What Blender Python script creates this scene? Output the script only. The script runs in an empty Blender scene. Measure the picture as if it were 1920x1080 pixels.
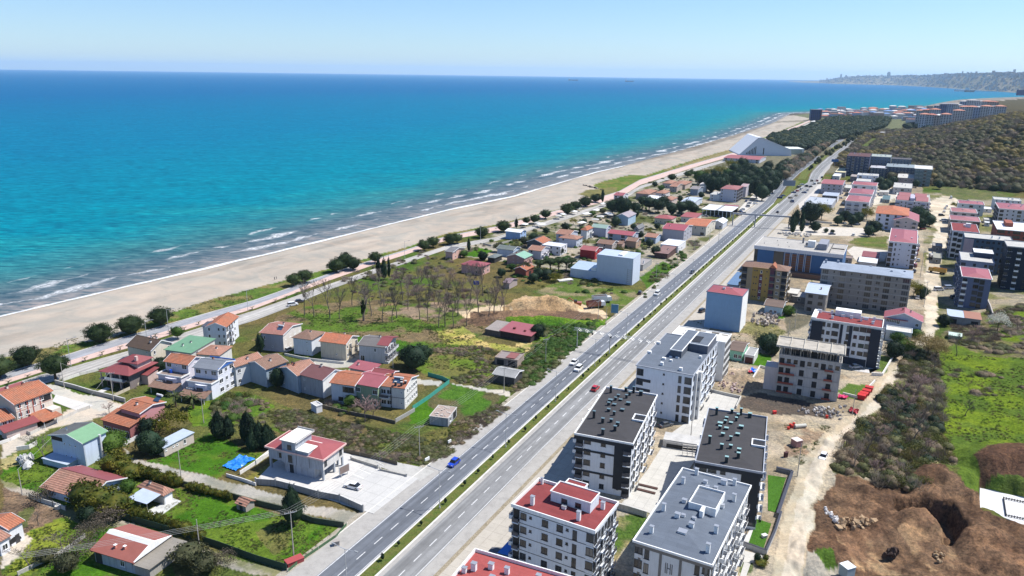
import bpy,math,random
import numpy as np
from mathutils import Vector,Matrix

# ------------------------------------------------------------------ camera, sky, sun, exposure
SC = bpy.context.scene
COL = SC.collection
FPX,CAMH = 1420.0,100.0
PITCH,ROLL = math.atan(401/FPX),math.atan(0.0135)
fwd = Vector((0,math.cos(PITCH),-math.sin(PITCH)))
_r0 = Vector((1,0,0)); _u0 = _r0.cross(fwd)
CR = math.cos(ROLL)*_r0 + math.sin(ROLL)*_u0
CU = -math.sin(ROLL)*_r0 + math.cos(ROLL)*_u0
cam_d = bpy.data.cameras.new('camera'); cam = bpy.data.objects.new('camera',cam_d); COL.objects.link(cam)
cam_d.sensor_width = 36; cam_d.lens = 36*FPX/1920; cam_d.clip_start = 1; cam_d.clip_end = 200000
cam.matrix_world = Matrix(((CR.x,CU.x,-fwd.x,0),(CR.y,CU.y,-fwd.y,0),(CR.z,CU.z,-fwd.z,CAMH),(0,0,0,1)))
SC.camera = cam

SUN_AZ = math.atan2(0.96,0.22)       # from +Y towards +X
SUN_EL = math.radians(57)
W = bpy.data.worlds.new('World'); SC.world = W; W.use_nodes = True
wn = W.node_tree; bg = wn.nodes['Background']
sky = wn.nodes.new('ShaderNodeTexSky'); sky.sky_type = 'NISHITA'; sky.sun_disc = False
sky.sun_elevation = SUN_EL; sky.sun_rotation = SUN_AZ; sky.altitude = 0; sky.air_density = 1.0; sky.dust_density = 0.15; sky.ozone_density = 2.5
wt = wn.nodes.new('ShaderNodeMixRGB'); wt.blend_type = 'MULTIPLY'; wt.inputs[0].default_value = 1; wt.inputs[2].default_value = (.68,.83,1.06,1); wn.links.new(sky.outputs[0],wt.inputs[1]); wn.links.new(wt.outputs[0],bg.inputs[0]); bg.inputs[1].default_value = 0.1
sun_d = bpy.data.lights.new('sun','SUN'); sun = bpy.data.objects.new('sun',sun_d); COL.objects.link(sun)
sun_d.energy = 5.0; sun_d.angle = math.radians(0.53); sun_d.color = (1,0.965,0.91)
sv = Vector((math.sin(SUN_AZ)*math.cos(SUN_EL),math.cos(SUN_AZ)*math.cos(SUN_EL),math.sin(SUN_EL)))
sun.rotation_euler = sv.to_track_quat('Z','Y').to_euler()
SC.view_settings.view_transform = 'Standard'; SC.view_settings.look = 'None'
SC.view_settings.gamma = 1; SC.view_settings.use_curve_mapping = False
SC.view_settings.exposure = 0.56
SC.render.engine = 'CYCLES'
SC.cycles.max_bounces = 6; SC.cycles.volume_bounces = 1; SC.cycles.transparent_max_bounces = 8

# ------------------------------------------------------------------ photo point -> place in the world
ZR = dict(A=(0,540,4),B=(0,810,4),C=(480,540,4),D=(480,810,4),E=(960,540,4),F=(960,810,4),G=(1440,540,4),H=(1440,810,4),
  I=(1200,180,5.333),J=(1560,180,5.333),K=(1200,340,5.333),L=(1560,340,5.333),M=(840,340,5.333),N=(480,400,5.333),O=(1400,90,3.692),
  P=(0,700,6),Q=(480,760,8),R=(1060,700,8),S=(1290,740,8),T=(1360,430,8),U=(1500,440,8),V=(1740,430,8),W=(1300,560,8),
  X=(1460,290,8),Y=(1100,340,10.667),Z=(1480,170,8.71),a=(1340,960,8.727),b=(860,1000,8),c=(1640,560,6.857),d=(0,380,4),
  e=(0,900,6),f=(1180,590,8),g=(820,500,6),_=(0,0,1))
def px(s,p):
    x0,y0,k = ZR[s]; return (x0+p[0]/k,y0+p[1]/k)
TA = math.radians(27.25); SA,CA = math.sin(TA),math.cos(TA)
def tn(x,y): return x*SA+y*CA,x*CA-y*SA
def xy(t,n): return t*SA+n*CA,t*CA-n*SA
def sst(a,b,v):
    v = np.clip((np.asarray(v,float)-a)/(b-a),0,1); return v*v*(3-2*v)
PN = np.array([-400,-90,-60,-11,54,120,200,400,1200,3000.]); PH = np.array([0,1.2,4,11,33,50,62,74,80,60.])
def hland(x,y):
    """height of the land without the beach: the wooded hill beyond the houses and the rising field east of the dirt road"""
    t = np.asarray(x)*SA+np.asarray(y)*CA; n = np.asarray(x)*CA-np.asarray(y)*SA
    n2 = n - np.clip((t-1250)*0.02,0,60)
    hill = np.interp(n2,PN,PH)*sst(790,1150,t)*(1-0.85*sst(1300,1800,t))
    foot = np.interp(n2,PN,PH)*0.5*sst(140,320,n)*sst(200,500,t)*(1-sst(790,1150,t))
    field = 7.0*sst(14,85,n-np.clip((t-200)*.05,0,30))*sst(170,250,t)*(1-sst(370,470,t))
    return hill+foot+field
def ray(p): return (fwd + CR*((p[0]-960)/FPX) + CU*((540-p[1])/FPX)).normalized()
def PF(p,z=0.0):
    d = ray(p); t = (z-CAMH)/d.z; return Vector((d.x*t,d.y*t,z))
def PG(p,dz=0.0):
    """where the sight line meets the land raised by dz"""
    d = ray(p)
    if d.z > -1e-4: return PF((p[0],150),dz)
    tf = (dz-CAMH)/d.z
    q = PF(p,dz)
    if float(hland(q.x,q.y)) < 1e-3 and p[0] < 1560: return q
    ts = np.linspace(60,tf,1500); zz = CAMH+d.z*ts; hh = hland(d.x*ts,d.y*ts)+dz
    i = np.argmax(zz <= hh)
    if zz[i] > hh[i]: i = len(ts)-1
    lo,hi = ts[max(i-1,0)],ts[i]
    for _ in range(14):
        m = (lo+hi)/2
        if CAMH+d.z*m <= float(hland(d.x*m,d.y*m))+dz: hi = m
        else: lo = m
    return Vector((d.x*hi,d.y*hi,CAMH+d.z*hi))
def pts(s,*l): return [px(s,p) for p in l]

# ------------------------------------------------------------------ small helpers
def tag(o,label=None,cat=None,group=None,kind=None):
    if label: o['label'] = label
    if cat: o['category'] = cat
    if group: o['group'] = group
    if kind: o['kind'] = kind
    return o
def obj(name,mesh,parent=None,loc=None,rz=0.0):
    o = bpy.data.objects.new(name,mesh); COL.objects.link(o)
    if parent is not None: o.parent = parent
    if loc is not None: o.location = loc
    if rz: o.rotation_euler = (0,0,rz)
    return o
def empty(name,loc,rz=0.0,**k):
    o = bpy.data.objects.new(name,None); COL.objects.link(o); o.location = loc; o.rotation_euler = (0,0,rz)
    o.empty_display_size = 0.5
    return tag(o,**k)
def copy_tree(o,parent=None):
    c = o.copy(); COL.objects.link(c); c.parent = parent
    for ch in KIDS.get(o.name,[]) or list(o.children): copy_tree(ch,c)
    return c
KIDS = {}
class MB:
    def __init__(s): s.v = []; s.f = []; s.m = []
    def face(s,ps,m=0):
        i = len(s.v); s.v += [tuple(p) for p in ps]; s.f.append(tuple(range(i,i+len(ps)))); s.m.append(m)
    def box(s,x0,x1,y0,y1,z0,z1,m=0,M=None):
        c = [(x0,y0,z0),(x1,y0,z0),(x1,y1,z0),(x0,y1,z0),(x0,y0,z1),(x1,y0,z1),(x1,y1,z1),(x0,y1,z1)]
        if M is not None: c = [tuple(M @ Vector(p)) for p in c]
        i = len(s.v); s.v += c
        for q in ((0,3,2,1),(4,5,6,7),(0,1,5,4),(1,2,6,5),(2,3,7,6),(3,0,4,7)):
            s.f.append(tuple(i+k for k in q)); s.m.append(m)
        return s
    def prism(s,poly,z0,z1,m=0,mt=None):
        i = len(s.v); n = len(poly); s.v += [(p[0],p[1],z0) for p in poly]+[(p[0],p[1],z1) for p in poly]
        s.f.append(tuple(i+n+k for k in range(n))); s.m.append(m if mt is None else mt)
        s.f.append(tuple(i+k for k in reversed(range(n)))); s.m.append(m)
        for k in range(n):
            s.f.append((i+k,i+(k+1) % n,i+n+(k+1) % n,i+n+k)); s.m.append(m)
        return s
    def extr(s,prof,a,b,axis='x',m=0):
        """closed profile (p, z) pushed along x or y from a to b"""
        n = len(prof); i = len(s.v)
        for t in (a,b): s.v += [((t,p,z) if axis == 'x' else (p,t,z)) for p,z in prof]
        s.f.append(tuple(i+k for k in range(n))); s.f.append(tuple(i+n+k for k in reversed(range(n)))); s.m += [m,m]
        for k in range(n):
            s.f.append((i+(k+1) % n,i+k,i+n+k,i+n+(k+1) % n)); s.m.append(m)
        return s
    def tube(s,a,b,r0,r1=None,n=6,m=0,cap=True):
        a = Vector(a); b = Vector(b); r1 = r0 if r1 is None else r1
        d = (b-a); 
        if d.length < 1e-6: return s
        d.normalize(); u = d.orthogonal().normalized(); w = d.cross(u); i = len(s.v)
        for c,r in ((a,r0),(b,r1)):
            for k in range(n):
                g = 2*math.pi*k/n; s.v.append(tuple(c+u*(r*math.cos(g))+w*(r*math.sin(g))))
        for k in range(n): s.f.append((i+k,i+(k+1) % n,i+n+(k+1) % n,i+n+k)); s.m.append(m)
        if cap:
            s.f.append(tuple(i+n+k for k in range(n))); s.f.append(tuple(i+k for k in reversed(range(n)))); s.m += [m,m]
        return s
    def mesh(s,name,*mats,smooth=False):
        me = bpy.data.meshes.new(name); me.from_pydata(s.v,[],s.f)
        for m in mats: me.materials.append(m)
        if len(mats) > 1: me.polygons.foreach_set('material_index',s.m)
        if smooth: me.polygons.foreach_set('use_smooth',[True]*len(s.f))
        me.update(); return me
def fast_mesh(name,V,Q,mats,smooth=False):
    me = bpy.data.meshes.new(name); V = np.asarray(V,np.float32); Q = np.asarray(Q,np.int32); k = Q.shape[1]
    me.vertices.add(len(V)); me.vertices.foreach_set('co',V.ravel())
    me.loops.add(Q.size); me.loops.foreach_set('vertex_index',Q.ravel())
    me.polygons.add(len(Q)); me.polygons.foreach_set('loop_start',np.arange(0,Q.size,k,dtype=np.int32))
    try: me.polygons.foreach_set('loop_total',np.full(len(Q),k,np.int32))
    except Exception: pass
    if smooth: me.polygons.foreach_set('use_smooth',np.ones(len(Q),bool))
    for m in mats: me.materials.append(m)
    me.update(calc_edges=True); return me

# ------------------------------------------------------------------ materials
class NT:
    def __init__(s,name):
        s.m = bpy.data.materials.new(name); s.m.use_nodes = True; s.t = s.m.node_tree; s.n = s.t.nodes; s.l = s.t.links
        s.b = s.n['Principled BSDF']; s.out = s.n['Material Output']
    def add(s,ty,**k):
        nd = s.n.new(ty)
        for a,v in k.items():
            if a.startswith('i_'):
                key = a[2:]; key = int(key) if key.isdigit() else key.replace('_',' ')
                nd.inputs[key].default_value = v
            else: setattr(nd,a,v)
        return nd
    def link(s,a,b): s.l.new(a,b)
    def noise(s,scale,detail=3,rough=.6,coord=None,dist=0.0):
        nd = s.add('ShaderNodeTexNoise',i_Scale=scale,i_Detail=detail,i_Roughness=rough,i_Distortion=dist)
        if coord is not None: s.link(coord,nd.inputs['Vector'])
        return nd
    def ramp(s,fac,stops):
        nd = s.add('ShaderNodeValToRGB'); e = nd.color_ramp.elements
        while len(e) < len(stops): e.new(.5)
        for k,(p,c) in enumerate(stops): e[k].position = p; e[k].color = (*c,1) if len(c) == 3 else c
        s.link(fac,nd.inputs[0]); return nd
    def mix(s,fac,a,b,mode='MIX'):
        nd = s.add('ShaderNodeMixRGB',blend_type=mode)
        for i,v in ((0,fac),(1,a),(2,b)):
            if isinstance(v,(int,float)): nd.inputs[i].default_value = v
            elif isinstance(v,tuple): nd.inputs[i].default_value = (*v,1)
            else: s.link(v,nd.inputs[i])
        return nd.outputs[0]
    def bump(s,h,strength=.3,dist=.05):
        nd = s.add('ShaderNodeBump',i_Strength=strength,i_Distance=dist); s.link(h,nd.inputs['Height']); s.link(nd.outputs[0],s.b.inputs['Normal'])
    def done(s,col=None,rough=.8,spec=.3):
        if col is not None:
            if isinstance(col,tuple): s.b.inputs['Base Color'].default_value = (*col,1)
            else: s.link(col,s.b.inputs['Base Color'])
        s.b.inputs['Roughness'].default_value = rough; s.b.inputs['Specular IOR Level'].default_value = spec
        return s.m
def sc(c,k): return tuple(min(1,v*k) for v in c)
MC = {}
def m_wall(c,dirt=.16,name='wall'):
    """painted render: faint blotches and rain streaks of dirt"""
    key = ('wall',c,dirt)
    if key in MC: return MC[key]
    n = NT('painted_render'); tc = n.add('ShaderNodeTexCoord').outputs['Object']
    a = n.noise(.5,4,.65,tc); mp = n.add('ShaderNodeMapping'); mp.inputs['Scale'].default_value = (2.2,2.2,.22); n.link(tc,mp.inputs[0])
    b = n.noise(1.0,4,.7,mp.outputs[0])
    r1 = n.ramp(b.outputs[0],[(.48,(0,0,0)),(.75,(1,1,1))])
    c1 = n.mix(a.outputs[0],sc(c,.88),sc(c,1.07))
    f = n.add('ShaderNodeMath',operation='MULTIPLY',i_1=dirt*2); n.link(r1.outputs[0],f.inputs[0])
    c2 = n.mix(f.outputs[0],c1,sc((c[0]*.8,c[1]*.76,c[2]*.7),.55))
    MC[key] = n.done(c2,.85,.2); return MC[key]
def m_plain(c,rough=.7,spec=.3,metal=0.,key=None,var=.12,vs=1.5,nm='painted_surface'):
    key = ('pl',c,rough,spec,metal,var)
    if key in MC: return MC[key]
    n = NT(nm); tc = n.add('ShaderNodeTexCoord').outputs['Object']; a = n.noise(vs,4,.65,tc)
    col = n.mix(a.outputs[0],sc(c,1-var),sc(c,1+var)); n.b.inputs['Metallic'].default_value = metal
    MC[key] = n.done(col,rough,spec); return MC[key]
def m_tile(c,period=.55,axis=1,var=.35):
    """clay roof tiles: courses with uneven tones, lichen and relief"""
    key = ('tile',c,period,axis)
    if key in MC: return MC[key]
    n = NT('clay_roof_tiles'); tc = n.add('ShaderNodeTexCoord').outputs['Object']
    mp = n.add('ShaderNodeMapping'); mp.inputs['Scale'].default_value = (1,1,1.6); n.link(tc,mp.inputs[0])
    a = n.noise(1.7,5,.8,mp.outputs[0]); b = n.noise(.35,5,.7,tc)
    w = n.add('ShaderNodeTexWave',bands_direction='XYZ'[axis],i_Scale=.314/period,i_Distortion=.6); n.link(tc,w.inputs[0])
    w.inputs['Detail'].default_value = 1
    r = n.ramp(a.outputs[0],[(.3,sc(c,.62)),(.5,c),(.7,sc((c[0]*1.15,c[1]*1.25,c[2]*1.3),1.1))])
    c1 = n.mix(.35,r.outputs[0],w.outputs[0],'MULTIPLY')
    r2 = n.ramp(b.outputs[0],[(.42,(0,0,0)),(.68,(1,1,1))])
    f = n.add('ShaderNodeMath',operation='MULTIPLY',i_1=.45); n.link(r2.outputs[0],f.inputs[0])
    c2 = n.mix(f.outputs[0],c1,(.16,.12,.09))
    n.bump(w.outputs[0],.8,.08)
    MC[key] = n.done(c2,.85,.2); return MC[key]
def m_metal_roof(c):
    k_ = max(0,min(.48,(c[0]-c[2])*1.2)) if c[0] > .2 else 0; c = tuple(c[i]*(1-k_)+(.21,.13,.12)[i]*k_ for i in range(3)); c = tuple(v*(.86 if k_ else 1) for v in c)
    key = ('mr',c)
    if key in MC: return MC[key]
    n = NT('sheet_metal_roof'); tc = n.add('ShaderNodeTexCoord').outputs['Object']
    w = n.add('ShaderNodeTexWave',bands_direction='X',i_Scale=.9,wave_profile='SAW'); n.link(tc,w.inputs[0])
    a = n.noise(.6,5,.65,tc); c1 = n.mix(a.outputs[0],sc(c,.78),sc(c,1.15))
    r = n.ramp(w.outputs[0],[(0,(.8,.8,.8)),(.12,(1,1,1))]); c2 = n.mix(1.,c1,r.outputs[0],'MULTIPLY'); n.bump(w.outputs[0],.3,.04)
    MC[key] = n.done(c2,.55,.4); return MC[key]
def m_felt(c):
    """bitumen shingle / membrane with sheets, seams and bleached patches"""
    key = ('felt',c)
    if key in MC: return MC[key]
    n = NT('bitumen_roofing'); tc = n.add('ShaderNodeTexCoord').outputs['Object']
    a = n.noise(.25,5,.6,tc); b = n.noise(14,2,.5,tc)
    br = n.add('ShaderNodeTexBrick',i_Scale=1.0); br.inputs['Brick Width'].default_value = 5; br.inputs['Row Height'].default_value = 1.0; br.inputs['Mortar Size'].default_value = .02
    br.inputs['Color1'].default_value = (1,1,1,1); br.inputs['Color2'].default_value = (.86,.86,.86,1); br.inputs['Mortar'].default_value = (.6,.6,.6,1); n.link(tc,br.inputs[0])
    c1 = n.mix(a.outputs[0],sc(c,.75),sc(c,1.3)); c2 = n.mix(.8,c1,br.outputs[0],'MULTIPLY'); c3 = n.mix(.4,c2,b.outputs[0],'OVERLAY')
    MC[key] = n.done(c3,.9,.2); return MC[key]
def m_glass():
    n = NT('window_glass'); oi = n.add('ShaderNodeObjectInfo'); r = n.ramp(oi.outputs['Random'],[(0,(.012,.015,.018)),(.6,(.03,.035,.04)),(.93,(.06,.065,.07)),(1,(.22,.21,.19))])
    return n.done(r.outputs[0],.12,.6)
def m_leaf(c,c2,name='foliage',rnd=.35,sss=.0):
    key = ('leaf',c,c2,rnd)
    if key in MC: return MC[key]
    n = NT(name); tc = n.add('ShaderNodeTexCoord').outputs['Object']; a = n.noise(.9,3,.7,tc); b = n.noise(6,2,.6,tc); oi = n.add('ShaderNodeObjectInfo')
    r = n.ramp(a.outputs[0],[(.35,c),(.65,c2)]); r2 = n.ramp(b.outputs[0],[(.3,(.65,.65,.65)),(.7,(1.25,1.25,1.25))])
    c1 = n.mix(1.,r.outputs[0],r2.outputs[0],'MULTIPLY')
    hs = n.add('ShaderNodeHueSaturation'); n.link(c1,hs.inputs['Color'])
    mr = n.add('ShaderNodeMapRange',i_3=1-rnd,i_4=1+rnd); n.link(oi.outputs['Random'],mr.inputs[0]); n.link(mr.outputs[0],hs.inputs['Value'])
    m2 = n.add('ShaderNodeMapRange',i_3=.515,i_4=.485); n.link(oi.outputs['Random'],m2.inputs[0]); n.link(m2.outputs[0],hs.inputs['Hue'])
    n.done(hs.outputs[0],.7,.2); tr = n.add('ShaderNodeBsdfTranslucent'); n.link(hs.outputs[0],tr.inputs[0]); ms = n.add('ShaderNodeMixShader',i_0=.32); n.link(n.b.outputs[0],ms.inputs[1]); n.link(tr.outputs[0],ms.inputs[2]); n.link(ms.outputs[0],n.out.inputs['Surface'])
    MC[key] = n.m; return MC[key]
def m_ground():
    """the soil, grass and sand: the map of what lies where comes with the mesh, the grain from noise"""
    n = NT('ground_cover'); at = n.add('ShaderNodeAttribute',attribute_name='cover'); ge = n.add('ShaderNodeNewGeometry').outputs['Position']
    gr = n.add('ShaderNodeAttribute',attribute_name='rough').outputs['Fac']
    a = n.noise(1.3,5,.75,ge); b = n.noise(.22,4,.65,ge,1.0); d = n.noise(.05,3,.6,ge,1.5)
    ra = n.ramp(a.outputs[0],[(.3,(.30,.32,.34)),(.5,(.92,.95,.95)),(.7,(1.75,1.65,1.5))])
    rb = n.ramp(b.outputs[0],[(.3,(.6,.62,.66)),(.5,(1,1,1)),(.7,(1.35,1.28,1.15))])
    rd = n.ramp(d.outputs[0],[(.35,(.86,.9,.9)),(.65,(1.12,1.06,1.0))])
    c1 = n.mix(gr,at.outputs[0],ra.outputs[0],'MULTIPLY'); c2 = n.mix(gr,c1,rb.outputs[0],'MULTIPLY'); c3 = n.mix(1.0,c2,rd.outputs[0],'MULTIPLY')
    mu = n.add('ShaderNodeMath',operation='MULTIPLY'); n.link(a.outputs[0],mu.inputs[0]); n.link(gr,mu.inputs[1])
    n.bump(mu.outputs[0],.9,.35)
    return n.done(c3,.95,.0)
def m_asphalt(c,patch=.1):
    n = NT('asphalt'); ge = n.add('ShaderNodeNewGeometry').outputs['Position']
    m0 = n.add('ShaderNodeMapping'); m0.inputs['Rotation'].default_value = (0,0,TA); n.link(ge,m0.inputs[0]); mp = n.add('ShaderNodeMapping'); mp.inputs['Scale'].default_value = (.9,.012,1); n.link(m0.outputs[0],mp.inputs[0])
    w = n.noise(1,4,.6,mp.outputs[0]); a = n.noise(.3,5,.7,ge); b = n.noise(8,2,.6,ge)
    wr = n.ramp(w.outputs[0],[(.38,sc(c,.78)),(.5,c),(.62,sc(c,1.25))]); c1 = wr.outputs[0]; c2 = n.mix(.35,c1,a.outputs[0],'OVERLAY'); c3 = n.mix(.25,c2,b.outputs[0],'OVERLAY')
    return n.done(c3,.85,.3)
def m_conc(c,panel=None,var=.25,nm='concrete',scale=.4):
    key = ('conc',c,panel,var)
    if key in MC: return MC[key]
    n = NT(nm); ge = n.add('ShaderNodeNewGeometry').outputs['Position']; a = n.noise(scale,6,.7,ge); b = n.noise(5,3,.6,ge)
    r = n.ramp(a.outputs[0],[(.3,sc(c,1-var)),(.5,c),(.72,sc(c,1+var*.6))])
    col = n.mix(.2,r.outputs[0],b.outputs[0],'OVERLAY')
    if panel:
        mp = n.add('ShaderNodeMapping'); mp.inputs['Rotation'].default_value = (0,0,TA); n.link(ge,mp.inputs[0])
        br = n.add('ShaderNodeTexBrick',i_Scale=1.0,offset=0.0); br.inputs['Brick Width'].default_value = panel; br.inputs['Row Height'].default_value = panel; br.inputs['Mortar Size'].default_value = .03*panel**.5
        br.inputs['Color1'].default_value = (1,1,1,1); br.inputs['Color2'].default_value = (.94,.94,.94,1); br.inputs['Mortar'].default_value = (.72,.72,.72,1); n.link(mp.outputs[0],br.inputs[0])
        col = n.mix(1.,col,br.outputs[0],'MULTIPLY')
    MC[key] = n.done(col,.9,.2); return MC[key]
GLASS = m_glass()
WHITE = (.78,.78,.76); OFFW = (.68,.67,.63)
M_WHITE = m_wall(WHITE); M_FRAME_W = m_plain((.75,.75,.75),.5,nm='white_frame'); M_FRAME_D = m_plain((.05,.05,.055),.5,nm='dark_frame')
M_DARK = m_plain((.02,.02,.022),.6,nm='dark_opening'); M_STEEL = m_plain((.45,.46,.47),.4,.5,.6,nm='galvanised_steel')  # M_DARK panels stand for openings, the shade inside put into their colour
M_CONC = m_conc((.42,.41,.39)); M_RAIL = m_plain((.08,.08,.09),.5,nm='railing')
# ------------------------------------------------------------------ value noise for the land
rng = np.random.default_rng(7); random.seed(7)
_T = rng.random((256,256))
def vn(x,y,s):
    x = np.asarray(x)/s; y = np.asarray(y)/s; i = np.floor(x).astype(int); j = np.floor(y).astype(int); u = x-i; v = y-j
    u = u*u*(3-2*u); v = v*v*(3-2*v); g = lambda a,b: _T[a % 256,b % 256]
    return (g(i,j)*(1-u)+g(i+1,j)*u)*(1-v)+(g(i,j+1)*(1-u)+g(i+1,j+1)*u)*v
def fbm(x,y,s,o=4):
    r = 0; a = 1; t = 0
    for k in range(o): r = r+a*vn(x+17.3*k,y-9.1*k,s/2**k); t += a; a *= .5
    return r/t
# shoreline, from the near beach to the headland
SHP = [(-700,735),(-300,655),(0,587),(200,540),(480,476),(640,438),(840,390),(960,365),(1045,341),(1110,322),(1200,302),(1300,280),(1380,256),(1450,229),(1470,218),(1482,212.5),(1520,211.6),(1570,208.5),(1640,206),(1720,204),(1800,196),(1900,190),(2100,183)]
SH = np.array([PF(p)[:2] for p in SHP]); SH[0] -= (SH[1]-SH[0])*3; SH[-1] += (SH[-1]-SH[-2])*3
def shore_d(x,y):
    """signed distance to the shoreline, positive inland, and the distance along it"""
    best = np.full(x.shape,1e9); sg = np.ones(x.shape); al = np.zeros(x.shape); acc = 0
    for a,b in zip(SH[:-1],SH[1:]):
        d = b-a; L = np.hypot(*d); t = np.clip(((x-a[0])*d[0]+(y-a[1])*d[1])/L**2,0,1)
        ex = x-(a[0]+t*d[0]); ey = y-(a[1]+t*d[1]); q = np.hypot(ex,ey); c = d[0]*ey-d[1]*ex
        m = q < best-1e-6; best = np.where(m,q,best); sg = np.where(m,np.where(c > 0,-1,1),sg); al = np.where(m,acc+t*L,al); acc += L
    return best*sg,al
def inpoly(x,y,poly):
    r = np.zeros(x.shape,bool); n = len(poly); j = n-1
    for i in range(n):
        xi,yi = poly[i]; xj,yj = poly[j]
        if yi != yj: r ^= ((yi > y) != (yj > y)) & (x < (xj-xi)*(y-yi)/(yj-yi)+xi)
        j = i
    return r
# dune edge, promenade, street, edges given as matching rows of points
ROWX = (-200,0,75,120,207,240,322,400,480,540,615,700,760,840,930,1050,1160,1200,1300,1390,1440,1519)
DUNE = (716,672,655,648,633,622,585,560,540,524,504,480,464,437,421,392,352,332,300,274,255,222)
PROM0 = (742,703,680,667,640,630,606,584,562,541,514,487,469,442,425,393,359,337,307,282,257,225)
PROM1 = (754,715,692,680,653,643,618,595,572,550,519,489,471,443.5,426,394,360,338,308,283,258,225.6)
PROM2 = (762,723,699,688,662,653,627,602,578,555,527,497,478,450,435,401,371,347,314,288,262,228)
STR0 = (768,728,704,693,668,659,632,607,582,561,534,505,486,460,445,407,374,349,316,290.5,263,229)
STR1 = (790,750,722,710,686,676,650,625,600,577,544,514,494,467,452,415,380,354,322,294,266,231)
def line(rows,dz=0.): return [PG((a,b),dz) for a,b in zip(ROWX,rows)]
# height of what stands above the flat land: pit, spoil heaps, foam-smooth beach
_pit = np.array([PG(p)[:2] for p in pts('H',(930,470),(1100,470),(1250,480),(1400,530),(1460,620),(1500,760),(1400,850),(1290,850),(1290,760),(1150,640),(1000,580),(920,560))])
_slab = np.array([PG(p)[:2] for p in pts('H',(1575,335),(2100,420),(2150,760),(1900,690),(1700,640),(1575,580))])
HEAPS = [  # photo point of the foot's middle, radius m, squash, height m
    ((1770,897),9,.6,2.6),((1885,862),15,.55,3.6),((1855,880),5,.8,1.8),((1732,978),7,.8,2.2),((1002,577),14,.30,3.8),((1048,578),11,.35,3.3),((960,590),9,.4,1.6),
    ((980,607),24,.16,1.7),((1040,606),22,.16,1.8),((900,604),14,.3,1.4),((870,590),9,.4,1.6),((1550,1040),8,.7,1.2),((1880,1040),10,.8,2.2),((1830,1000),6,1.2,2.0),((1860,950),5,1.5,1.8),((1660,1000),8,.8,1.0),
    ((1384,712),6,.6,1.5),((1400,716),5,.6,1.1),((1345,560),0.1,1,0),((1480,820),8,.6,1.0),((1510,735),10,.4,.8)]
HW = [(*PG(p)[:2],r,q,h) for p,r,q,h in HEAPS]
def polyd(x,y,poly):
    best = np.full(x.shape,1e9)
    for a,b in zip(poly,np.roll(poly,-1,0)):
        d = b-a; t = np.clip(((x-a[0])*d[0]+(y-a[1])*d[1])/(d@d),0,1); best = np.minimum(best,np.hypot(x-a[0]-t*d[0],y-a[1]-t*d[1]))
    return np.where(inpoly(x,y,poly),best,-best)
def hfull(x,y,d=None):
    h = hland(x,y)
    for cx,cy,r,q,hh in HW:
        tt,nn = (x-cx),(y-cy)/q
        e = 1-(tt*tt+nn*nn)/(r*r); m = e > 0
        if np.any(m): h = h+np.where(m,hh*np.clip(e,0,1)**.8*(.75+.5*fbm(x,y,3.)),0)
    m = (x > 60) & (y < 260) & (y > 110)
    if np.any(m):
        w = 1.6*(fbm(x,y,5.)-.5)
        p1 = polyd(x,y,_pit)+w; h = h-np.where(m,6.2*sst(-.2,1.8,p1),0)
        p2 = polyd(x,y,_slab)+w*.3; h = np.where(m,h-(4.0)*sst(-.1,.9,p2),h)
        t = x*SA+y*CA; n = x*CA-y*SA
        dig = sst(-14,-9,n)*(1-sst(215,228,t+w*4))*(p2 < -1)
        h = h+np.where(m,dig*(3.4*(fbm(x,y,9.)-.5)+2.0*(fbm(x+50,y,3.,4)-.5)),0)
    return h
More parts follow.
